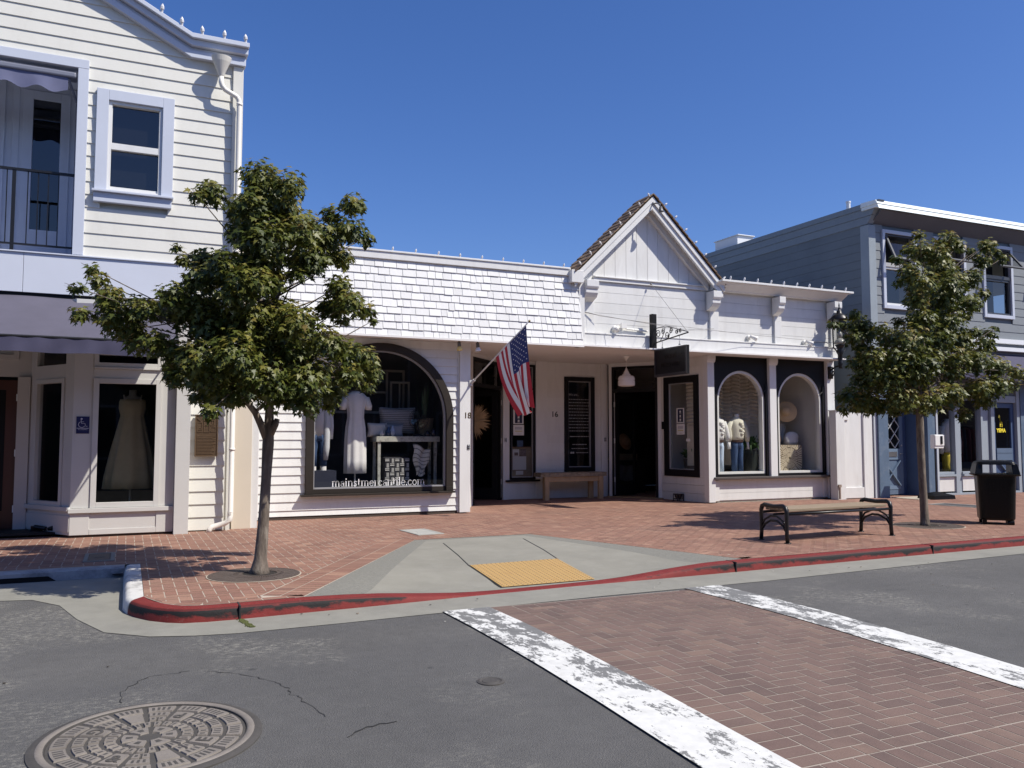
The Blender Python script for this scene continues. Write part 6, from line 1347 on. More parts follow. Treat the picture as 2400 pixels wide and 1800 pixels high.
# pillow, fan, vase and pot
def pillow(q_, c, a, d, h):
    def pf(sg_): return lambda u, v: (c[0] + a * (2 * u - 1) * (1 - .10 * (1 - abs(2 * v - 1)) ** 1.0 * abs(2 * u - 1) ** 3), c[1] + sg_ * d * (max(0, (1 - (2 * u - 1) ** 4) * (1 - (2 * v - 1) ** 4))) ** .5, c[2] + h * (2 * v - 1) * (1 - .08 * (1 - abs(2 * u - 1)) * abs(2 * v - 1) ** 3))
    q_.grid(pf(-1), 18, 14); q_.grid(pf(1), 18, 14)
q = MB(); pillow(q, (4.62, 15.34, 1.70), .36, .10, .25); o = q.build('cushion', mat('grey_white_ticking', (.34, .34, .35), .9, .05, 20), None, smooth=True); tag(o, 'striped grey cushion standing on the white table', 'cushion')
q = MB()
for k in range(13):
    z = 1.50 + k * .034; v_ = (z - 1.70) / .25; q.tube([(4.62 + .355 * s_, 15.34 - .101 * max(0, (1 - s_ ** 4) * (1 - v_ ** 4)) ** .5 - .001, z) for s_ in [i / 8 - 1 for i in range(17)]], .005, 4)
q.build('stripe', mat('dark_stripe', (.06, .06, .07), .9), o)
q = MB(); pillow(q, (4.20, 15.2, 1.52), .19, .09, .13); tag(q.build('cushion', mat('pale_linen', (.50, .50, .48), .9, .06, 10), None, smooth=True), 'small pale cushion lying at the left end of the table', 'cushion')
q = MB(); pillow(q, (4.50, 15.14, 1.50), .18, .08, .12); tag(q.build('cushion', mat('blue_grey_linen', (.24, .27, .31), .9, .06, 10), None, smooth=True), 'low blue-grey cushion in front of the striped one', 'cushion')
fn = thing('desk_fan', 'vintage black wire desk fan on the white table', 'fan', (4.98, 15.05, 1.4)); FNM = mat('fan_black', (.02, .02, .022), .3, metal=.4)
q = MB(); fx, fy, fz = 4.95, 15.04, 1.72
for rr in (.19, .10, .04): q.tube([(fx + rr * math.cos(t), fy - .05 * (1 - rr / .2), fz + rr * math.sin(t)) for t in [i * math.pi / 16 for i in range(33)]], .004, 5)
for k in range(18): t_ = k * math.pi / 9; q.tube([(fx + .04 * math.cos(t_), fy - .045, fz + .04 * math.sin(t_)), (fx + .19 * math.cos(t_ + .35), fy, fz + .19 * math.sin(t_ + .35))], .0025, 4)
q.build('cage', FNM, fn); q = MB()
for k in range(4):
    t_ = k * math.pi / 2 + .4; q.poly([(fx, fy - .01, fz), (fx + .15 * math.cos(t_ - .35), fy + .01, fz + .15 * math.sin(t_ - .35)), (fx + .16 * math.cos(t_), fy, fz + .16 * math.sin(t_)), (fx + .15 * math.cos(t_ + .35), fy - .02, fz + .15 * math.sin(t_ + .35))])
q.build('blade', mat('fan_blade', (.10, .12, .11), .3, metal=.7), fn)
q = MB(); q.ball((fx, fy + .05, fz), .05, .08, .05); q.tube([(fx, fy + .05, 1.43), (fx, fy + .05, fz - .04)], .02, 8); q.lathe((fx, fy + .04, 1.40), [(.001, 0), (.11, 0), (.10, .03), (.03, .05), (.001, .05)], 18); q.build('base', FNM, fn, smooth=True)
for i, (bx, h_, r_, c, lb) in enumerate(((4.36, .17, .05, (.02, .05, .12), 'dark blue glass jar left on the white table'), (4.24, .09, .045, (.5, .5, .48), 'small white jar left on the white table'), (4.44, .20, .055, (.25, .32, .45), 'blue and white patterned vase on the white table'), (5.12, .10, .06, (.02, .02, .03), 'low black pot right of the fan'), (5.24, .14, .05, (.03, .03, .05), 'dark bottle at the right end of the white table'))):
    q = MB(); q.lathe((bx, 15.02, 1.40), [(.001, 0), (r_ * .7, 0), (r_, h_ * .35), (r_ * .95, h_ * .6), (r_ * .45, h_ * .8), (r_ * .5, h_), (.001, h_)], 16); tag(q.build('jar', mat('jar_glaze_%d' % i, c, .2, .2, 30), None, smooth=True), lb, 'jar', group='jars and vases on the white table')
pt = thing('snake_plant', 'tall spiky plant in a straw pot right of the fan', 'potted plant', (5.2, 15.4, .46)); LEAFP = mat('plant_green', (.035, .075, .04), .5, .3, 5)
q = MB(); q.lathe((5.2, 15.45, 1.42), [(.001, 0), (.15, 0), (.18, .33), (.165, .33), (.001, .30)], 20); q.build('pot', mat('straw_pot', (.22, .17, .11), .85, .15, 20), pt); q = MB(); rnd = random.Random(9)
for k in range(13):
    a = rnd.uniform(0, 6.28); r_ = rnd.uniform(.02, .1); h_ = rnd.uniform(.45, .8); b = Vector((5.2 + r_ * math.cos(a), 15.45 + r_ * math.sin(a), 1.72)); e = b + Vector((math.cos(a) * .08, math.sin(a) * .08, h_)); s_ = Vector((math.sin(a), -math.cos(a), 0)) * .022
    q.add([b - s_, b + s_, (b + e) / 2 + s_ * 1.3, e, (b + e) / 2 - s_ * 1.3], [(0, 1, 2, 3, 4)])
q.build('leaves', LEAFP, pt)
# old window sashes hanging behind
FRM = mat('old_sash_paint', (.28, .27, .25), .8, .15, 9)
t = thing('salvaged_window', 'large old window frame hanging behind the cushions', 'window frame', (4.4, 16.2, 2.3)); q = MB(); q.frame(3.6, 5.0, 1.85, 2.72, .045, 16.1, 16.14); q.box(4.62, 4.66, 16.1, 16.14, 1.9, 2.67); q.box(3.65, 4.62, 16.105, 16.135, 2.25, 2.29); q.build('frame', FRM, t)
t = thing('salvaged_window', 'small old window frame hanging in front of the larger one', 'window frame', (4.8, 16.0, 2.0)); q = MB(); q.frame(4.66, 5.06, 1.82, 2.48, .04, 15.95, 15.98); q.box(4.84, 4.87, 15.95, 15.98, 1.86, 2.44); q.build('frame', FRM, t)
# dried grass wreath on door 18
wr = thing('dried_grass_wreath', 'large round wreath of dried pampas grass in the doorway by the flag', 'wreath', (6.45, 16.5, 1.75)); q = MB(); rnd = random.Random(12); wc = at(1108, 985, 16.75)
for k in range(420):
    a = rnd.uniform(0, 6.283); l_ = rnd.uniform(.22, .40); d = Vector((math.cos(a), rnd.uniform(-.35, .1), math.sin(a))); s_ = Vector((-math.sin(a), 0, math.cos(a))) * rnd.uniform(.006, .014); b = wc + d * rnd.uniform(.02, .16); e = wc + d * l_ * (1.15 if k % 7 == 0 else 1)
    q.add([b - s_ * .4, b + s_ * .4, (b + e) / 2 + s_, e, (b + e) / 2 - s_], [(0, 1, 2, 3, 4)])
q.build('plumes', mat('dried_grass', (.42, .29, .15), .9, .2, 12), wr)
# open door 16: hats and folded cloth on a table
t = thing('shop_table', 'dark table seen through the open door', 'table', (11.0, 18, 0)); q = MB(); c = at(1465, 1075, 18.2); q.box(c.x - .55, c.x + .55, 18.0, 18.7, .78, .82); q.box(c.x - .5, c.x + .5, 18.05, 18.65, .0, .779); q.build('tabletop', mat('dark_table', (.02, .017, .015), .6), t)
q = MB()
for k in range(4): q.box(c.x - .42 + .03 * k, c.x + .25, 18.02, 18.35, .825 + k * .04, .86 + k * .04)
tag(q.build('folded_clothes', mat('folded_cloth', (.30, .23, .15), .9, .15, 14), bevel=.01), 'stack of folded tan clothes on the table inside the open door', 'clothes')
q = MB(); hc = at(1465, 1035, 18.25); Mh = T(hc) @ Matrix.Rotation(R(70), 4, 'X') @ Matrix.Rotation(R(15), 4, 'Y'); b_ = MB(); b_.lathe((0, 0, 0), [(.001, .12), (.08, .115), (.10, .08), (.11, .0), (.21, -.01), (.22, .0), (.21, .008), (.001, .005)], 24); tag(b_.build('straw_hat', mat('dark_straw', (.50, .31, .17), .85, .1, 20), M=Mh, smooth=True), 'brown straw hat propped inside the open door', 'hat')
q = MB(); q.grid(lambda u, v: (c.x - .42 + .6 * u + .03 * math.sin(v * 7), 17.97 + .03 * math.sin(u * 14), .70 - .38 * v + .02 * math.sin(u * 9)), 20, 14); tag(q.build('hanging_towel', mat('grey_towel', (.14, .14, .15), .95, .1, 9), smooth=True), 'grey towel hanging from the table inside the open door', 'towel')
# bay display: curtain, two mannequins, plants, hat, bag, carved cube
q = MB()
def curt(u, v):
    x = 11.36 + 2.0 * u; z = 3.05 - 2.3 * v; sw_ = 3.4 * abs(((x - 11.36) / .52) % 1 - .5) ** 2
    ph = (z + .22 * (.25 - sw_ * .3)) / .085
    return (x, 15.75 + .05 * math.sin(x * 24) + (.028 * math.sin(ph * 6.283) if v < .62 else .0), z)
q.grid(lambda u, v: curt(u * 1.0 + .12, v), 110, 150); tag(q.build('macrame_curtain', mat('ecru_macrame', (.60, .54, .45), .95, .1, 16), smooth=True), 'ecru swagged macrame curtain behind the blouse mannequin', 'curtain')
q = MB(); q.grid(lambda u, v: (13.86 + .5 * u - .1 * u * v, 15.9 + .04 * math.sin(u * 14) + .02 * math.sin(v * 60 + u * 5), 3.05 - 1.0 * v - .12 * math.sin(u * 9) * v), 40, 70); tag(q.build('macrame_curtain', mat('ecru_macrame', (.60, .54, .45), .95, .1, 16), smooth=True), 'short ecru curtain behind the hat in the right arched window', 'curtain')
def mannequin(x, y, label, denim, top, zfoot=.60):
    t = thing('clothed_mannequin', label, 'mannequin', (x, y, zfoot)); q = MB(); jeans_legs(q, x, y, zfoot + .02, 1.28, .085, .088, .06); q.build('jeans', denim, t, smooth=True)
    q = MB(); q.loft([(x, y, 1.33, .155, .11), (x, y, 1.40, .165, .12), (x + .01, y, 1.55, .175, .125), (x, y, 1.68, .19, .12), (x, y, 1.76, .17, .10), (x, y, 1.80, .09, .07), (x, y, 1.83, .07, .06)], 26, lambda i, t_: .05 * math.sin(t_ * 7 + i * 9) * (1 - abs(i - .5)))
    for s_ in (-1, 1): q.loft([(x + s_ * .25, y - .05, 1.30, .045, .045), (x + s_ * .245, y - .04, 1.42, .07, .07), (x + s_ * .23, y, 1.58, .065, .07), (x + s_ * .17, y, 1.74, .06, .065)], 16)
    for k in range(6): q.ball((x + .05 + .03 * math.sin(k * 2.3), y - .12, 1.47 + k * .045), .05, .03, .035, 10, 6)
    q.build('blouse', top, t, smooth=True)
    q = MB(); q.loft([(x, y, 1.80, .055, .05), (x, y, 1.88, .05, .05), (x, y, 1.90, .045, .045)], 16)
    for s_ in (-1, 1): q.loft([(x + s_ * .255, y - .08, 1.13, .02, .028), (x + s_ * .255, y - .06, 1.22, .026, .032), (x + s_ * .25, y - .05, 1.32, .026, .026)], 12)
    q.build('body', mat('mannequin_white', (.70, .68, .64), .5), t, smooth=True)
    q = MB(); q.loft([(x, y, 1.28, .15, .112), (x, y, 1.325, .15, .112)], 22); q.build('belt', mat('brown_leather', (.06, .03, .02), .5), t); return t
CB = mat('cream_blouse', (.62, .60, .48), .85, .08, 14)
mannequin(12.246, 14.86, 'mannequin in a ruffled cream blouse and dark jeans in the left arched window', DEN, CB); mannequin(11.71, 14.86, 'mannequin in white top and pale jeans half hidden at the left edge', DEN2, mat('white_blouse', (.66, .66, .62), .85, .08, 14))
pt = thing('potted_fern', 'green strappy plant in a dark pot right of the blouse mannequin', 'potted plant', (12.75, 15.3, .6)); q = MB(); q.lathe((13.04, 15.35, .6), [(.001, 0), (.15, 0), (.17, .5), (.001, .5)], 18); q.build('pot', mat('dark_pot', (.015, .02, .018), .5), pt); q = MB(); rnd = random.Random(21)
for k in range(46):
    a = rnd.uniform(0, 6.28); b = Vector((13.04, 15.35, 1.08)); L_ = rnd.uniform(.2, .42); m_ = b + Vector((math.cos(a) * L_ * .4, math.sin(a) * L_ * .4, L_ * rnd.uniform(.5, 1))); e = b + Vector((math.cos(a) * L_, math.sin(a) * L_, L_ * rnd.uniform(-.3, .7))); s_ = Vector((math.sin(a), -math.cos(a), .3)) * .022
    q.add([b - s_ * .5, b + s_ * .5, m_ + s_, e, m_ - s_], [(0, 1, 2, 3, 4)])
q.build('leaves', mat('fern_green', (.05, .13, .03), .5, .3, 6), pt)
cu = thing('carved_cube_table', 'pale carved wooden cube with sunburst front in the right arched window', 'side table', (13.4, 15.0, .6)); cq = (13.36, 14.10, .62, 1.22)
q = MB(); q.box(cq[0], cq[1], 14.85, 15.45, cq[2], cq[3]); q.build('cube', mat('carved_wood', (.12, .09, .06), .7, .1, 8), cu, bevel=.006); q = MB(); ccx, ccz = (cq[0] + cq[1]) / 2, (cq[2] + cq[3]) / 2
rnd = random.Random(6)
for ring, (ra, rb_, nn) in enumerate(((.03, .12, 22), (.13, .24, 34), (.25, .42, 44))):
    for k in range(nn):
        t_ = (k + .5 * (ring % 2)) * 2 * math.pi / nn + rnd.uniform(-.02, .02); lim = min(.36 / max(abs(math.cos(t_)), 1e-3), .29 / max(abs(math.sin(t_)), 1e-3)); r1 = min(rb_ + rnd.uniform(-.01, .01), lim)
        if r1 <= ra + .02: continue
        d = Vector((math.cos(t_), 0, math.sin(t_))); w0 = ra * math.pi / nn * .62; w1 = r1 * math.pi / nn * .62; s_ = Vector((-math.sin(t_), 0, math.cos(t_))); c0 = Vector((ccx, 14.838, ccz))
        a_, b_, c__, d_ = c0 + d * ra - s_ * w0, c0 + d * ra + s_ * w0, c0 + d * r1 + s_ * w1, c0 + d * r1 - s_ * w1
        q.add([a_, b_, c__, d_] + [p + Vector((0, .011, 0)) for p in (a_, b_, c__, d_)], [(0, 1, 2, 3), (0, 4, 5, 1), (1, 5, 6, 2), (2, 6, 7, 3), (3, 7, 4, 0)])
q.build('sunburst', mat('bleached_wood', (.58, .50, .36), .7, .08, 10), cu)
hc = at(1842, 965, 15.2); b_ = MB(); b_.lathe((0, 0, 0), [(.001, .13), (.07, .125), (.10, .09), (.11, .0), (.24, -.005), (.25, .0), (.24, .01), (.001, .006)], 28); tag(b_.build('straw_hat', mat('pale_straw', (.66, .48, .28), .85, .08, 30), M=T(hc) @ Matrix.Rotation(R(-40), 4, 'Z') @ Matrix.Rotation(R(78), 4, 'X'), smooth=True), 'wide brimmed pale straw hat hanging above the carved cube', 'hat')
q = MB(); q.grid(lambda u, v: (13.72 + .34 * u + .02 * math.sin(v * 8), 15.35 + .03 * math.sin(u * 16), 1.72 - .42 * v + .03 * math.sin(u * 10)), 18, 14); tag(q.build('hanging_blouse', mat('white_lace', (.55, .54, .50), .9, .1, 20), smooth=True), 'white lace garment hanging below the straw hat', 'garment')
q = MB(); bx = 13.96; q.loft([(bx, 15.05, 1.22, .17, .09), (bx + .01, 15.05, 1.30, .20, .10), (bx + .02, 15.05, 1.42, .19, .08), (bx + .03, 15.05, 1.48, .16, .05), (bx + .03, 15.05, 1.52, .06, .03)], 22, lambda i, t_: .08 * math.sin(t_ * 5 + i * 6)); tag(q.build('handbag', mat('pale_leather', (.62, .62, .62), .45, .06, 9), smooth=True), 'slouchy white handbag on the carved cube', 'handbag')
q = MB(); q.loft([(13.58, 15.1, 1.22, .10, .07), (13.58, 15.1, 1.32, .12, .08), (13.59, 15.1, 1.40, .10, .06), (13.59, 15.1, 1.46, .05, .03)], 18, lambda i, t_: .08 * math.sin(t_ * 4 + i * 5)); tag(q.build('handbag', mat('brown_bag_leather', (.10, .05, .03), .45, .2, 14), smooth=True), 'small brown and white bag left on the carved cube', 'handbag')
pt = thing('potted_plant', 'leafy plant in a pale pot behind the black side window', 'potted plant', (11.6, 15.5, 0)); pc = at(1622, 1085, 15.9); q = MB(); q.lathe((pc.x, 15.9, .55), [(.001, 0), (.16, 0), (.19, .34), (.001, .33)], 18); q.build('pot', mat('terracotta_pale', (.16, .12, .09), .8), pt); q = MB(); rnd = random.Random(31)
for k in range(40):
    a = rnd.uniform(0, 6.28); b = Vector((pc.x, 15.9, .86)); L_ = rnd.uniform(.15, .36); m_ = b + Vector((math.cos(a) * L_ * .4, math.sin(a) * L_ * .4, L_ * .7)); e = b + Vector((math.cos(a) * L_, math.sin(a) * L_, L_ * rnd.uniform(.1, .9))); s_ = Vector((math.sin(a), -math.cos(a), .3)) * .025
    q.add([b - s_ * .5, b + s_ * .5, m_ + s_, e, m_ - s_], [(0, 1, 2, 3, 4)])
q.build('leaves', mat('fern_green', (.05, .13, .03), .5, .3, 6), pt)
# grey shop: hoodie mannequin
t = thing('hoodie_mannequin', 'mannequin in white top and yellow trousers in the grey shop window', 'mannequin', (18.05, 14.75, .5)); hx = at(2222, 1000, 14.75).x
q = MB(); q.loft([(hx, 14.75, 1.02, .24, .15), (hx, 14.75, 1.25, .25, .16), (hx, 14.75, 1.6, .25, .15), (hx, 14.75, 1.74, .22, .12), (hx, 14.75, 1.80, .10, .08), (hx, 14.75, 1.86, .09, .08)], 22, lambda i, t_: .04 * math.sin(t_ * 5 + i * 7))
for s_ in (-1, 1): q.loft([(hx + s_ * .33, 14.72, .98, .06, .06), (hx + s_ * .32, 14.72, 1.3, .075, .08), (hx + s_ * .24, 14.75, 1.68, .08, .08)], 14)
q.build('hoodie', mat('white_fleece', (.66, .66, .64), .9, .05, 8), t, smooth=True); q = MB(); jeans_legs(q, hx, 14.75, .50, .98, .11, .12, .10); q.build('trousers', mat('yellow_cloth', (.62, .50, .05), .9, .06, 8), t, smooth=True)
q = MB(); q.tube([(hx + .13 + .07 * math.cos(a), 14.60, 1.55 + .08 * math.sin(a)) for a in [R(120 + i * 220 / 14) for i in range(15)]], .006, 5); q.build('chest_print', BLACKW, t)
t = thing('clothes_rail', 'rail of dark and red clothes deep in the grey shop window', 'clothes rail', (18.9, 15.3, .05)); q = MB(); q.tube([(18.62, 15.4, .05), (18.62, 15.4, 1.7), (20.6, 15.4, 1.7), (20.6, 15.4, .05)], .014); q.build('rail', IRON, t)
for k in range(12):
    x = 18.75 + k * .15; q = MB(); q.loft([(x, 15.4, .75, .05, .22), (x, 15.4, 1.3, .05, .22), (x, 15.4, 1.6, .04, .2), (x, 15.4, 1.69, .01, .02)], 12, lambda i, t_: .1 * math.sin(t_ * 3 + k)); q.build('garment', mat('dark_red_cloth', (.10, .012, .012), .9) if k % 3 else mat('dark_navy_cloth', (.02, .02, .03), .9), t, smooth=True)
# ================================================================== IRONWORK IN THE GROUND
def grate(cx, cy, rad, label, hole=(0, 0), hr=.17):
    t = thing('tree_grate', label, 'tree grate', (cx, cy, 0), 'round tree grates')
    q = MB(); n = 64; z = .011
    rings = [(hr, hr + .03), (hr + .03, rad * .56), (rad * .56, rad * .60), (rad * .60, rad * .94), (rad * .94, rad)]
    def sect(r0, r1, a0, a1, z0, z1, k=3):
        v = []
        for zz in (z0, z1):
            for r_ in (r0, r1):
                for i in range(k + 1):
                    a = a0 + (a1 - a0) * i / k; v.append((cx + hole[0] * (1 - (r_ - hr) / (rad - hr)) + r_ * math.cos(a), cy + hole[1] * (1 - (r_ - hr) / (rad - hr)) + r_ * math.sin(a), zz))
        m_ = k + 1; f = []
        for i in range(k): f += [(2 * m_ + i, 2 * m_ + i + 1, 3 * m_ + i + 1, 3 * m_ + i), (i, 2 * m_ + i, 2 * m_ + i + 1, i + 1), (m_ + i, m_ + i + 1, 3 * m_ + i + 1, 3 * m_ + i)]
        f += [(0, m_, 3 * m_, 2 * m_), (k, m_ + k, 3 * m_ + k, 2 * m_ + k)]; q.add(v, f)
    for r0, r1 in (rings[0], rings[2], rings[4]):
        for k in range(16): sect(r0, r1, k * math.pi / 8, (k + 1) * math.pi / 8, .002, z)
    for k in range(n):
        a0 = k * 2 * math.pi / n; sect(rings[1][0], rings[1][1], a0, a0 + 2 * math.pi / n * .62, .002, z, 1)
    for k in range(16): sect(rings[3][0], rings[3][1], k * math.pi / 8, (k + 1) * math.pi / 8 - .012, .002, z - .001)
    q.build('cast_ring', IRONG, t)
    q = MB(); q.lathe((cx, cy, 0), [(rad * .97, .0062), (.001, .0064)], 48); q.build('soil', mat('dark_soil', (.018, .014, .011), .95, .2, 20), t)
    q = MB(); q.lathe((cx, cy, 0), [(rad * .995, .0058), (rad * 1.02, .0085), (rad * 1.035, .0055)], 48); q.build('mortar_ring', MORTAR, t)
    return t
grate(1.185, 8.76, .44, 'round cast iron grate at the foot of the left street tree', (.06, .05)); grate(11.40, 9.33, .50, 'round cast iron grate at the foot of the right street tree', (.0, .03))
# manhole
my = 4.62; mzz = zr(my); mt = thing('manhole_cover', 'large round cast iron manhole cover with raised ribs and letters in the road', 'manhole cover', (0.14, my, mzz))
sl = math.atan2(zr(my + .4) - zr(my - .4), .8); MM = T((0.14, my, mzz + .002)) @ Matrix.Rotation(sl, 4, 'X') @ Matrix.Rotation(R(24), 4, 'Z')
CI = mat('worn_cast_iron', (.20, .178, .155), .6, .16, 5, .25, 70); CID = mat('dark_cast_iron', (.065, .06, .054), .7, .15, 6, .2, 60)
q = MB(); q.lathe((0, 0, 0), [(.001, .002), (.455, .002), (.457, .0), (.459, .010), (.49, .012), (.515, .009), (.535, .004), (.537, -.03)], 72); q.build('rim', CID, mt, M=MM, smooth=False)
q = MB(); q.lathe((0, 0, 0), [(.463, .0105), (.468, .0145), (.492, .0145), (.497, .011)], 72); q.build('bright_ring', CI, mt, M=MM, smooth=True)
q = MB(); sl_ = MB()
def plate(mb, r0, r1, a0, a1, z0, z1, k=5):
    v = []
    for zz, e in ((z0, 0), (z1, .003)):
        for r_ in (r0 + e, r1 - e):
            for i in range(k + 1):
                ea = e / max(r_, .02); a = a0 + ea + (a1 - a0 - 2 * ea) * i / k; v.append((r_ * math.cos(a), r_ * math.sin(a), zz))
    m_ = k + 1; f = []
    for i in range(k): f += [(2 * m_ + i, 2 * m_ + i + 1, 3 * m_ + i + 1, 3 * m_ + i), (i, 2 * m_ + i, 2 * m_ + i + 1, i + 1), (m_ + i, m_ + i + 1, 3 * m_ + i + 1, 3 * m_ + i)]
    f += [(0, m_, 3 * m_, 2 * m_), (k, m_ + k, 3 * m_ + k, 2 * m_ + k)]; mb.add(v, f)
LETP = {1: 'P', 5: 'G', 9: '&', 13: 'E'}
for k in range(6):
    a0 = k * math.pi / 3; plate(q, .055, .13, a0 + .12, a0 + math.pi / 3 - .12, .001, .010); plate(sl_, .075, .108, a0 + .38, a0 + math.pi / 3 - .38, .0102, .0108)
for k in range(12):
    a0 = k * math.pi / 6
    for s_ in range(2): a1 = a0 + s_ * math.pi / 12; plate(q, .15, .205, a1 + .05, a1 + math.pi / 12 - .03, .001, .010); plate(sl_, .163, .193, a1 + .11, a1 + math.pi / 12 - .09, .0102, .0108)
for k in range(16):
    a0 = k * math.pi / 8
    if k in LETP or k in (3, 11): plate(q, .225, .345, a0 + .045, a0 + math.pi / 8 - .045, .001, .010, 5)
    else:
        plate(q, .225, .275, a0 + .04, a0 + math.pi / 16 - .02, .001, .010); plate(q, .225, .275, a0 + math.pi / 16 + .02, a0 + math.pi / 8 - .04, .001, .010); plate(q, .29, .345, a0 + .04, a0 + math.pi / 8 - .04, .001, .010)
        for s_ in (.3, .7): plate(sl_, .238, .262, a0 + math.pi / 8 * (s_ - .07), a0 + math.pi / 8 * (s_ + .07), .0102, .0108, 2)
        for s_ in (.3, .5, .7): plate(sl_, .30, .335, a0 + math.pi / 8 * (s_ - .05), a0 + math.pi / 8 * (s_ + .05), .0102, .0108, 2)
    plate(q, .365, .44, a0 + .03, a0 + math.pi / 8 - .03, .001, .010)
    for s_ in (.25, .42, .58, .75): plate(sl_, .378, .425, a0 + math.pi / 8 * (s_ - .045), a0 + math.pi / 8 * (s_ + .045), .0102, .0108, 2)
o_ = len(q.v); q.v += sl_.v; q.f += [[i + o_ for i in f] for f in sl_.f]; q.mi += [1] * len(sl_.f); q.t += sl_.t; q.build('raised_ribs', [CI, CID], mt, M=MM)
for k, ch in LETP.items():
    a = (k + .5) * math.pi / 8; c = bpy.data.curves.new('t', 'FONT'); c.body = ch; c.size = .10; c.align_x = 'CENTER'; c.extrude = .0015; c.offset = .002
    to = bpy.data.objects.new('t', c); COL.objects.link(to); bpy.context.view_layer.update(); me = bpy.data.meshes.new_from_object(to.evaluated_get(bpy.context.evaluated_depsgraph_get())); bpy.data.objects.remove(to)
    me.transform(MM @ T((.285 * math.cos(a), .285 * math.sin(a), .0115)) @ Matrix.Rotation(a + math.pi / 2, 4, 'Z') @ T((0, -.036, 0))); me.materials.clear(); me.materials.append(CID); o = bpy.data.objects.new('lettering', me); COL.objects.link(o); o.parent = mt; o.matrix_parent_inverse = world_inv(mt)
# small valve cap, utility boxes
vz = zr(4.8); q = MB(); q.lathe((2.05, 4.80, vz), [(.001, .006), (.05, .006), (.055, .003), (.07, .008), (.085, .004), (.086, -.01)], 24); tag(q.build('valve_cover', CID), 'small round iron valve cap in the asphalt left of the crosswalk', 'valve cover')
def ubox(x0, x1, y0, y1, label, c0, c1, rot=0):
    t = thing('utility_box_cover', label, 'utility cover', ((x0 + x1) / 2, (y0 + y1) / 2, 0)); M = T(((x0 + x1) / 2, (y0 + y1) / 2, 0)) @ Matrix.Rotation(rot, 4, 'Z'); a, b = (x1 - x0) / 2, (y1 - y0) / 2
    q = MB(); f = .045; q.box(-a, -a + f, -b, b, 0, .011); q.box(a - f, a, -b, b, 0, .011); q.box(-a + f, a - f, -b, -b + f, 0, .011); q.box(-a + f, a - f, b - f, b, 0, .011); q.build('frame', c0, t, M=M, bevel=.003)
    q = MB(); q.box(-a + f + .004, a - f - .004, -b + f + .004, b - f - .004, 0, .009); q.box(-a * .35, a * .35, -b * .12, b * .12, .009, .0105); q.build('lid', c1, t, M=M)
ubox(-.41, -.09, 10.42, 11.15, 'concrete framed meter box cover in the bricks near the side kerb', CONC, mat('meter_lid', (.06, .06, .062), .6, .1, 9)); ubox(3.72, 4.12, 11.38, 12.12, 'pale square utility cover in the bricks behind the kerb ramp', mat('pale_cover', (.33, .33, .30), .8, .08, 6), mat('pale_cover_lid', (.36, .36, .33), .8, .1, 5), R(4))
ubox(15.15, 15.75, 11.35, 12.4, 'narrow pale framed cover in the bricks in front of the grey building', mat('pale_cover', (.33, .33, .30), .8, .08, 6), mat('meter_lid', (.06, .06, .062), .6, .1, 9), R(8))
q = MB(); q.box(16.05, 17.2, 13.3, 14.1, .006, .012); tag(q.build('door_slab', mat('pale_slab', (.42, .37, .29), .85, .1, 3)), 'pale concrete slab before the blue lattice door', 'slab')
# litter and leaves on the road
rnd = random.Random(17); LFM = [mat('dry_leaf_brown', (.16, .08, .03), .8), mat('dry_leaf_dark', (.04, .03, .02), .8), mat('chewing_gum', (.42, .40, .36), .7)]
q = MB()
for k in range(75):
    x, y = rnd.choice(((rnd.uniform(-1, 9), rnd.uniform(3.2, 6.9)), (rnd.uniform(6, 16), rnd.uniform(4.5, 7.4)), (rnd.uniform(0, 9), rnd.uniform(6.9, 7.3))))
    if CX0 - .05 < x < CX3 + .05 and y > 3.2 and rnd.random() < .75: continue
    z = (ZG + .006 if y > 6.9 else zr(y)) + (.012 if CX0 < x < CX3 else .004); r_ = rnd.uniform(.003, .010); a = rnd.uniform(0, 6.28); q.cur = rnd.choice((0, 1, 1, 2))
    q.poly([(x + r_ * math.cos(a + t_) * (1.6 if i % 2 else .8), y + r_ * math.sin(a + t_) * (1.3 if i % 2 else .8), z + (.004 if i % 2 else 0)) for i, t_ in enumerate([j * math.pi / 3 for j in range(6)])])
tag(q.build('road_litter', LFM), kind='stuff', label='scattered crumbs of leaves and gum on the road', cat='litter')
# moss in the gutter joint
q = MB(); rnd = random.Random(8)
for k in range(160):
    t_ = rnd.random(); x = .872 + t_ * .045 + rnd.gauss(0, .012); y = 7.19 - t_ * .33; r_ = rnd.uniform(.004, .012); q.ball((x, y, ZG + .006), r_, r_, r_ * .8, 6, 3)
tag(q.build('moss', mat('moss_green', (.07, .08, .02), .9, .3, 30)), 'green moss grown in the gutter joint', 'moss', kind='stuff')
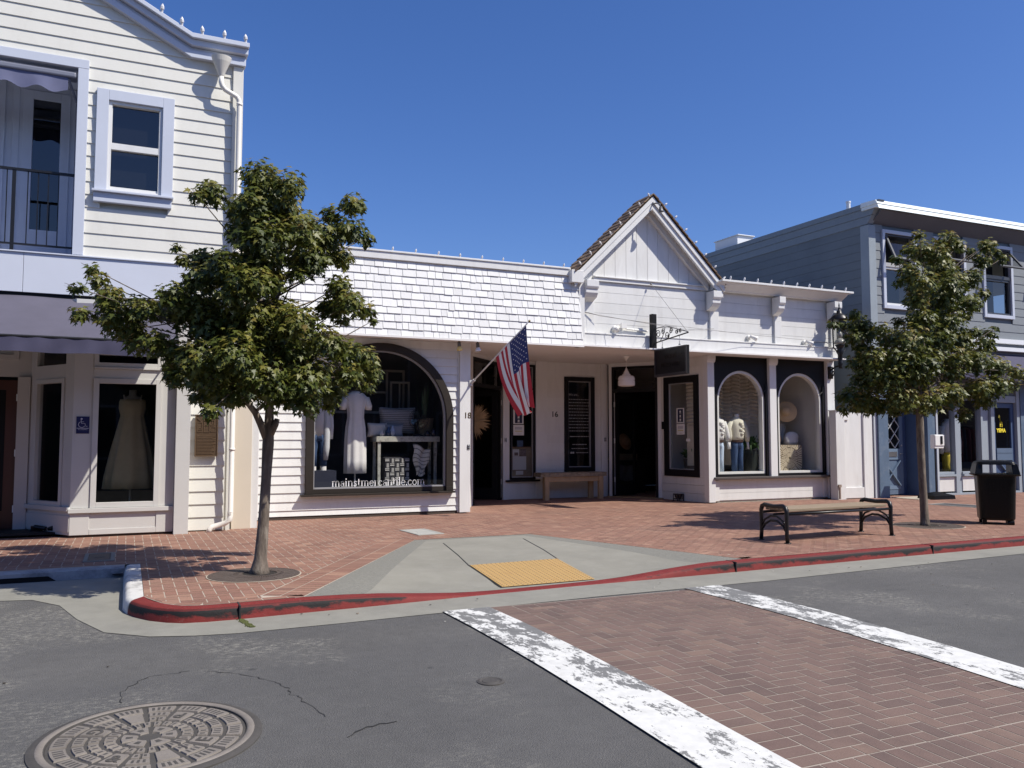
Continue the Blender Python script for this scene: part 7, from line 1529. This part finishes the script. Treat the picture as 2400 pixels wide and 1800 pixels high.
# ================================================================== STREET TREES
def leafmat():
    m = bpy.data.materials.new('maple_leaf'); m.use_nodes = True; n = m.node_tree.nodes; l = m.node_tree.links; b = n['Principled BSDF']; out = n['Material Output']
    a = n.new('ShaderNodeAttribute'); a.attribute_name = 'tint'; cr = n.new('ShaderNodeValToRGB'); e = cr.color_ramp.elements
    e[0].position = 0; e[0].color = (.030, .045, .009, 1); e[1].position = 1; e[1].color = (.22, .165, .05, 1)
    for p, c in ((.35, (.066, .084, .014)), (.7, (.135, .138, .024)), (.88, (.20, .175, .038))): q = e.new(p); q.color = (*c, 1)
    l.new(a.outputs['Fac'], cr.inputs[0]); l.new(cr.outputs[0], b.inputs['Base Color']); b.inputs['Roughness'].default_value = .45; b.inputs['Specular IOR Level'].default_value = .32
    tr = n.new('ShaderNodeBsdfTranslucent'); hs_ = n.new('ShaderNodeHueSaturation'); hs_.inputs['Value'].default_value = 1.5; l.new(cr.outputs[0], hs_.inputs['Color']); l.new(hs_.outputs[0], tr.inputs[0])
    mx = n.new('ShaderNodeMixShader'); mx.inputs[0].default_value = .17; l.new(b.outputs[0], mx.inputs[1]); l.new(tr.outputs[0], mx.inputs[2]); l.new(mx.outputs[0], out.inputs[0]); return m
LEAF = leafmat()
def barkmat():
    m = mat('grey_brown_bark', (.125, .10, .08), .9, .45, 5, 1.0, 9, stretch=(4, 4, .9), dirt=(.30, .265, .22), dscale=3.5, damt=.85); return m
BARK = barkmat()
LT = [(0, -.05), (.20, .02), (.48, -.10), (.30, .20), (.52, .42), (.20, .40), (0, 1.0), (-.20, .40), (-.52, .42), (-.30, .20), (-.48, -.10), (-.20, .02)]
def crown(name, clusters, px_m, Y0, axis, size, dens, seed, parent, depth):
    rnd = random.Random(seed); q = MB(); nodes = []
    for (sx, sy, r_) in clusters:
        rm = r_ / px_m; p0 = at(sx, sy, Y0); lat = min(1.0, abs(p0.x - axis) / 1.3)
        dmax = depth * math.sqrt(max(.12, 1 - lat * lat)); reps = 1 if rm < .13 else (2 if rm < .2 else 3)
        for rep in range(reps):
            dy = rnd.uniform(-dmax, dmax) if reps == 1 else (-dmax + 2 * dmax * (rep + rnd.uniform(.2, .8)) / reps)
            c = at(sx + rnd.uniform(-.2, .2) * r_, sy + rnd.uniform(-.2, .2) * r_, Y0 + dy); nodes.append((c, rm))
            n = int(dens * (rm / .18) ** 1.75 * rnd.uniform(.85, 1.15)) + 5
            base_t = rnd.uniform(.0, .5)
            for k in range(n):
                d = Vector((rnd.gauss(0, 1), rnd.gauss(0, 1), rnd.gauss(0, .75))).normalized(); p = c + d * rm * (rnd.random() ** .6) * 1.0
                s_ = size * rnd.uniform(.6, 1.15)
                up = (d * .8 + Vector((0, -.1, .75)) + Vector((rnd.uniform(-.75, .75), rnd.uniform(-.75, .75), rnd.uniform(-.45, .45)))).normalized()       # leaf face normal
                tip = Vector((d.x + rnd.uniform(-.7, .7), d.y + rnd.uniform(-.7, .7), -.85 + rnd.uniform(-.5, .6))); tip = (tip - up * tip.dot(up)).normalized(); sd = tip.cross(up); fold = rnd.uniform(.05, .4)
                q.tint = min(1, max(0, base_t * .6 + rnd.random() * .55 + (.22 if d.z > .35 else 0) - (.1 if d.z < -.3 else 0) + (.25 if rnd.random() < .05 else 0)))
                q.add([p + (sd * x + tip * y) * s_ - up * (abs(x) * fold + max(0, y - .3) * .18) * s_ for x, y in LT], [tuple(range(12))])
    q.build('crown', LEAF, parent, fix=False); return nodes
def tree(name, label, cs, px_m, Y0, axis, trunk, trad, size, dens, seed, extra, depth, loc):
    t = thing(name, label, 'tree', loc, 'street trees'); nodes = crown('crown', cs, px_m, Y0, axis, size, dens, seed, t, depth)
    rnd = random.Random(seed + 1); q = MB(); q.tube(trunk, trad, 14); q.build('trunk', BARK, t, smooth=True)
    q = MB()
    for pts, rr in extra: q.tube(pts, rr, 10)
    tp = [Vector(p) for p in trunk]
    for c, rm in nodes:
        if rm < .09 and rnd.random() < .2: continue
        zt = max(1.95 + .9 * rnd.random() ** 2, c.z - .35 * math.hypot(c.x - axis, c.y - Y0) - .2); zt = min(zt, tp[-1].z - .1)
        for a, b in zip(tp[:-1], tp[1:]):
            if a.z <= zt <= b.z: s0 = a + (b - a) * ((zt - a.z) / (b.z - a.z)); break
        else: s0 = tp[-2]
        m_ = (s0 + c) / 2 + Vector((rnd.uniform(-.06, .06), rnd.uniform(-.06, .06), -.05 + rnd.uniform(0, .08))); L_ = (c - s0).length
        q.tube([s0, s0 * .6 + m_ * .4, m_, c * .75 + m_ * .25, c + (c - m_) * .12], [.005 + .010 * min(L_, 1.2), .005 + .007 * min(L_, 1.2), .007, .005, .002], 5)
    q.build('branches', BARK, t, smooth=True); return t
C1 = [(1250,130,110),(1430,170,100),(1300,280,140),(1150,330,120),(950,210,75),(850,240,45),(1420,320,90),(1830,300,75),(1720,360,60),(1800,470,100),(1930,520,60),(1650,500,110),(1500,450,120),(1250,480,160),(1120,480,90),(1550,640,130),(1760,630,80),(1250,660,140),(1040,650,90),(880,650,85),(760,640,50),(720,570,28),(900,780,100),(700,880,90),(820,950,150),(620,990,70),(90,830,42),(180,700,38),(220,780,60),(290,890,80),(110,980,60),(330,1010,100),(480,960,90),(430,1100,80),(450,1200,60),(600,1180,90),(1100,850,110),(950,1080,140),(1150,1050,150),(1360,960,100),(1330,1060,130),(1500,1050,120),(1740,830,80),(1810,930,100),(1920,980,60),(1700,960,80),(1780,1040,40),(1970,1040,24),(750,1250,110),(900,1330,150),(720,1390,80),(1100,1280,150),(1250,1400,140),(1050,1480,120),(900,1520,90),(940,1600,50),(1450,1250,120),(1650,1170,110),(1600,1350,110),(1500,1420,140),(1360,1500,100),(1540,1540,90),(1690,1570,50),(1780,1230,90),(1900,1270,85),(1950,1370,75),(1830,1380,90),(1930,1450,50),(1700,1480,80)]
K1 = 750 / 2040.
C1 += [(1180,760,120),(1000,730,85),(1320,770,75),(1490,740,50),(1250,1180,120),(1500,1160,90)]
C1 = [(150 + a * K1, 370 + b * K1, r_ * K1) for a, b, r_ in C1]
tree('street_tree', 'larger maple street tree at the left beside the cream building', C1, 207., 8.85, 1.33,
     [(1.245, 8.83, -.02), (1.246, 8.83, .05), (1.252, 8.83, .15), (1.275, 8.84, .5), (1.295, 8.85, .95), (1.308, 8.85, 1.30), (1.313, 8.85, 1.45), (1.316, 8.85, 1.67), (1.33, 8.85, 2.1), (1.345, 8.86, 2.6), (1.385, 8.86, 3.2), (1.40, 8.86, 3.7), (1.41, 8.86, 4.1)],
     [.115, .088, .064, .054, .049, .058, .05, .042, .036, .03, .022, .014, .006], .070, 215, 41,
     [([(1.295, 8.85, 1.35), (1.23, 8.83, 1.50), (1.17, 8.81, 1.62), (1.10, 8.78, 1.70), (.95, 8.7, 1.80), (.7, 8.6, 1.95)], [.042, .037, .033, .028, .02, .012]), ([(1.33, 8.83, 1.40), (1.37, 8.80, 1.50), (1.385, 8.79, 1.555)], [.035, .033, .026]), ([(1.17, 8.81, 1.62), (1.25, 8.7, 1.72), (1.4, 8.6, 1.8)], [.018, .014, .008])], 1.15, (1.245, 8.83, 0))
C2 = [(880,460,45),(900,560,100),(780,560,65),(1100,500,90),(1180,540,70),(1000,600,120),(690,640,45),(1420,530,80),(1500,580,50),(1300,600,60),(1400,660,80),(1560,640,55),(1060,720,120),(800,740,100),(720,820,50),(900,860,120),(1100,850,140),(1320,800,95),(1400,920,65),(850,980,90),(1050,1000,150),(1270,1000,105),(1250,1110,60),(720,1150,60),(900,1130,110),(1100,1150,140),(180,1170,40),(250,1180,50),(340,1100,50),(400,1180,90),(350,1280,70),(480,1240,80),(560,1200,60),(420,1350,70),(640,1270,100),(800,1300,140),(1000,1300,150),(1200,1300,110),(1330,1230,60),(1450,1250,60),(1430,1330,80),(1500,1200,22),(380,1480,80),(520,1450,110),(400,1600,90),(600,1600,140),(750,1480,140),(950,1500,140),(1150,1480,140),(1350,1450,120),(1500,1520,100),(1650,1560,70),(1720,1580,50)]
C2 = [(1900 + a / 3.456, 420 + b / 3.456, r_ / 3.456) for a, b, r_ in C2] + [(1900 + a / 3.318, 850 + b / 3.318, r_ / 3.318) for a, b, r_ in [(300,250,90),(250,360,45),(420,300,110),(550,330,90),(700,290,120),(900,290,120),(1100,250,110),(1300,200,110),(1450,170,100),(1570,160,60),(1200,380,60),(1350,290,80),(1180,430,24),(850,360,50),(650,380,50),(1100,90,90),(800,100,140),(500,120,120)]]
tp2 = [(11.352, 9.35, -.02), (11.352, 9.35, .05), (11.345, 9.35, .2), (11.322, 9.35, .74), (11.308, 9.35, 1.3), (11.31, 9.35, 1.7)] + [tuple(at(x_, y_, 9.36)) for x_, y_ in ((2152, 930), (2160, 850), (2168, 770), (2178, 690), (2188, 620), (2195, 570))]
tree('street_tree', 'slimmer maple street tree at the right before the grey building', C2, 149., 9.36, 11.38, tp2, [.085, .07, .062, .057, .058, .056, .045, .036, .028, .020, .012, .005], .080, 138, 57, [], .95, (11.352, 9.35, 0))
# ================================================================== ACROSS THE STREET (added behind the camera: mirrored in glass, blocks low sky)
ob = thing('added_opposite_building', 'brown shingled two-storey terrace across the street, added to block low sky and mirror in the shop glass', 'building', (6, -8, -.3))
q = MB(); q.box(-70, 90, -18, -8, -.3, 7.0); q.build('wall', mat('opposite_wall', (.15, .13, .115), .8, .15, 1), ob)
q = MB()
for k in range(52):
    for z in (.6, 3.9): q.frame(-68 + k * 3, -66.3 + k * 3, z, z + 2.0, .1, -7.99, -7.94)
q.build('window_frame', mat('opposite_window_trim', (.5, .5, .48), .6), ob)
q = MB()
for k in range(52):
    for z in (.6, 3.9): q.box(-67.9 + k * 3, -66.4 + k * 3, -7.985, -7.96, z + .1, z + 1.9)
q.build('window_pane', mat('opposite_window', (.02, .022, .025), .15), ob)
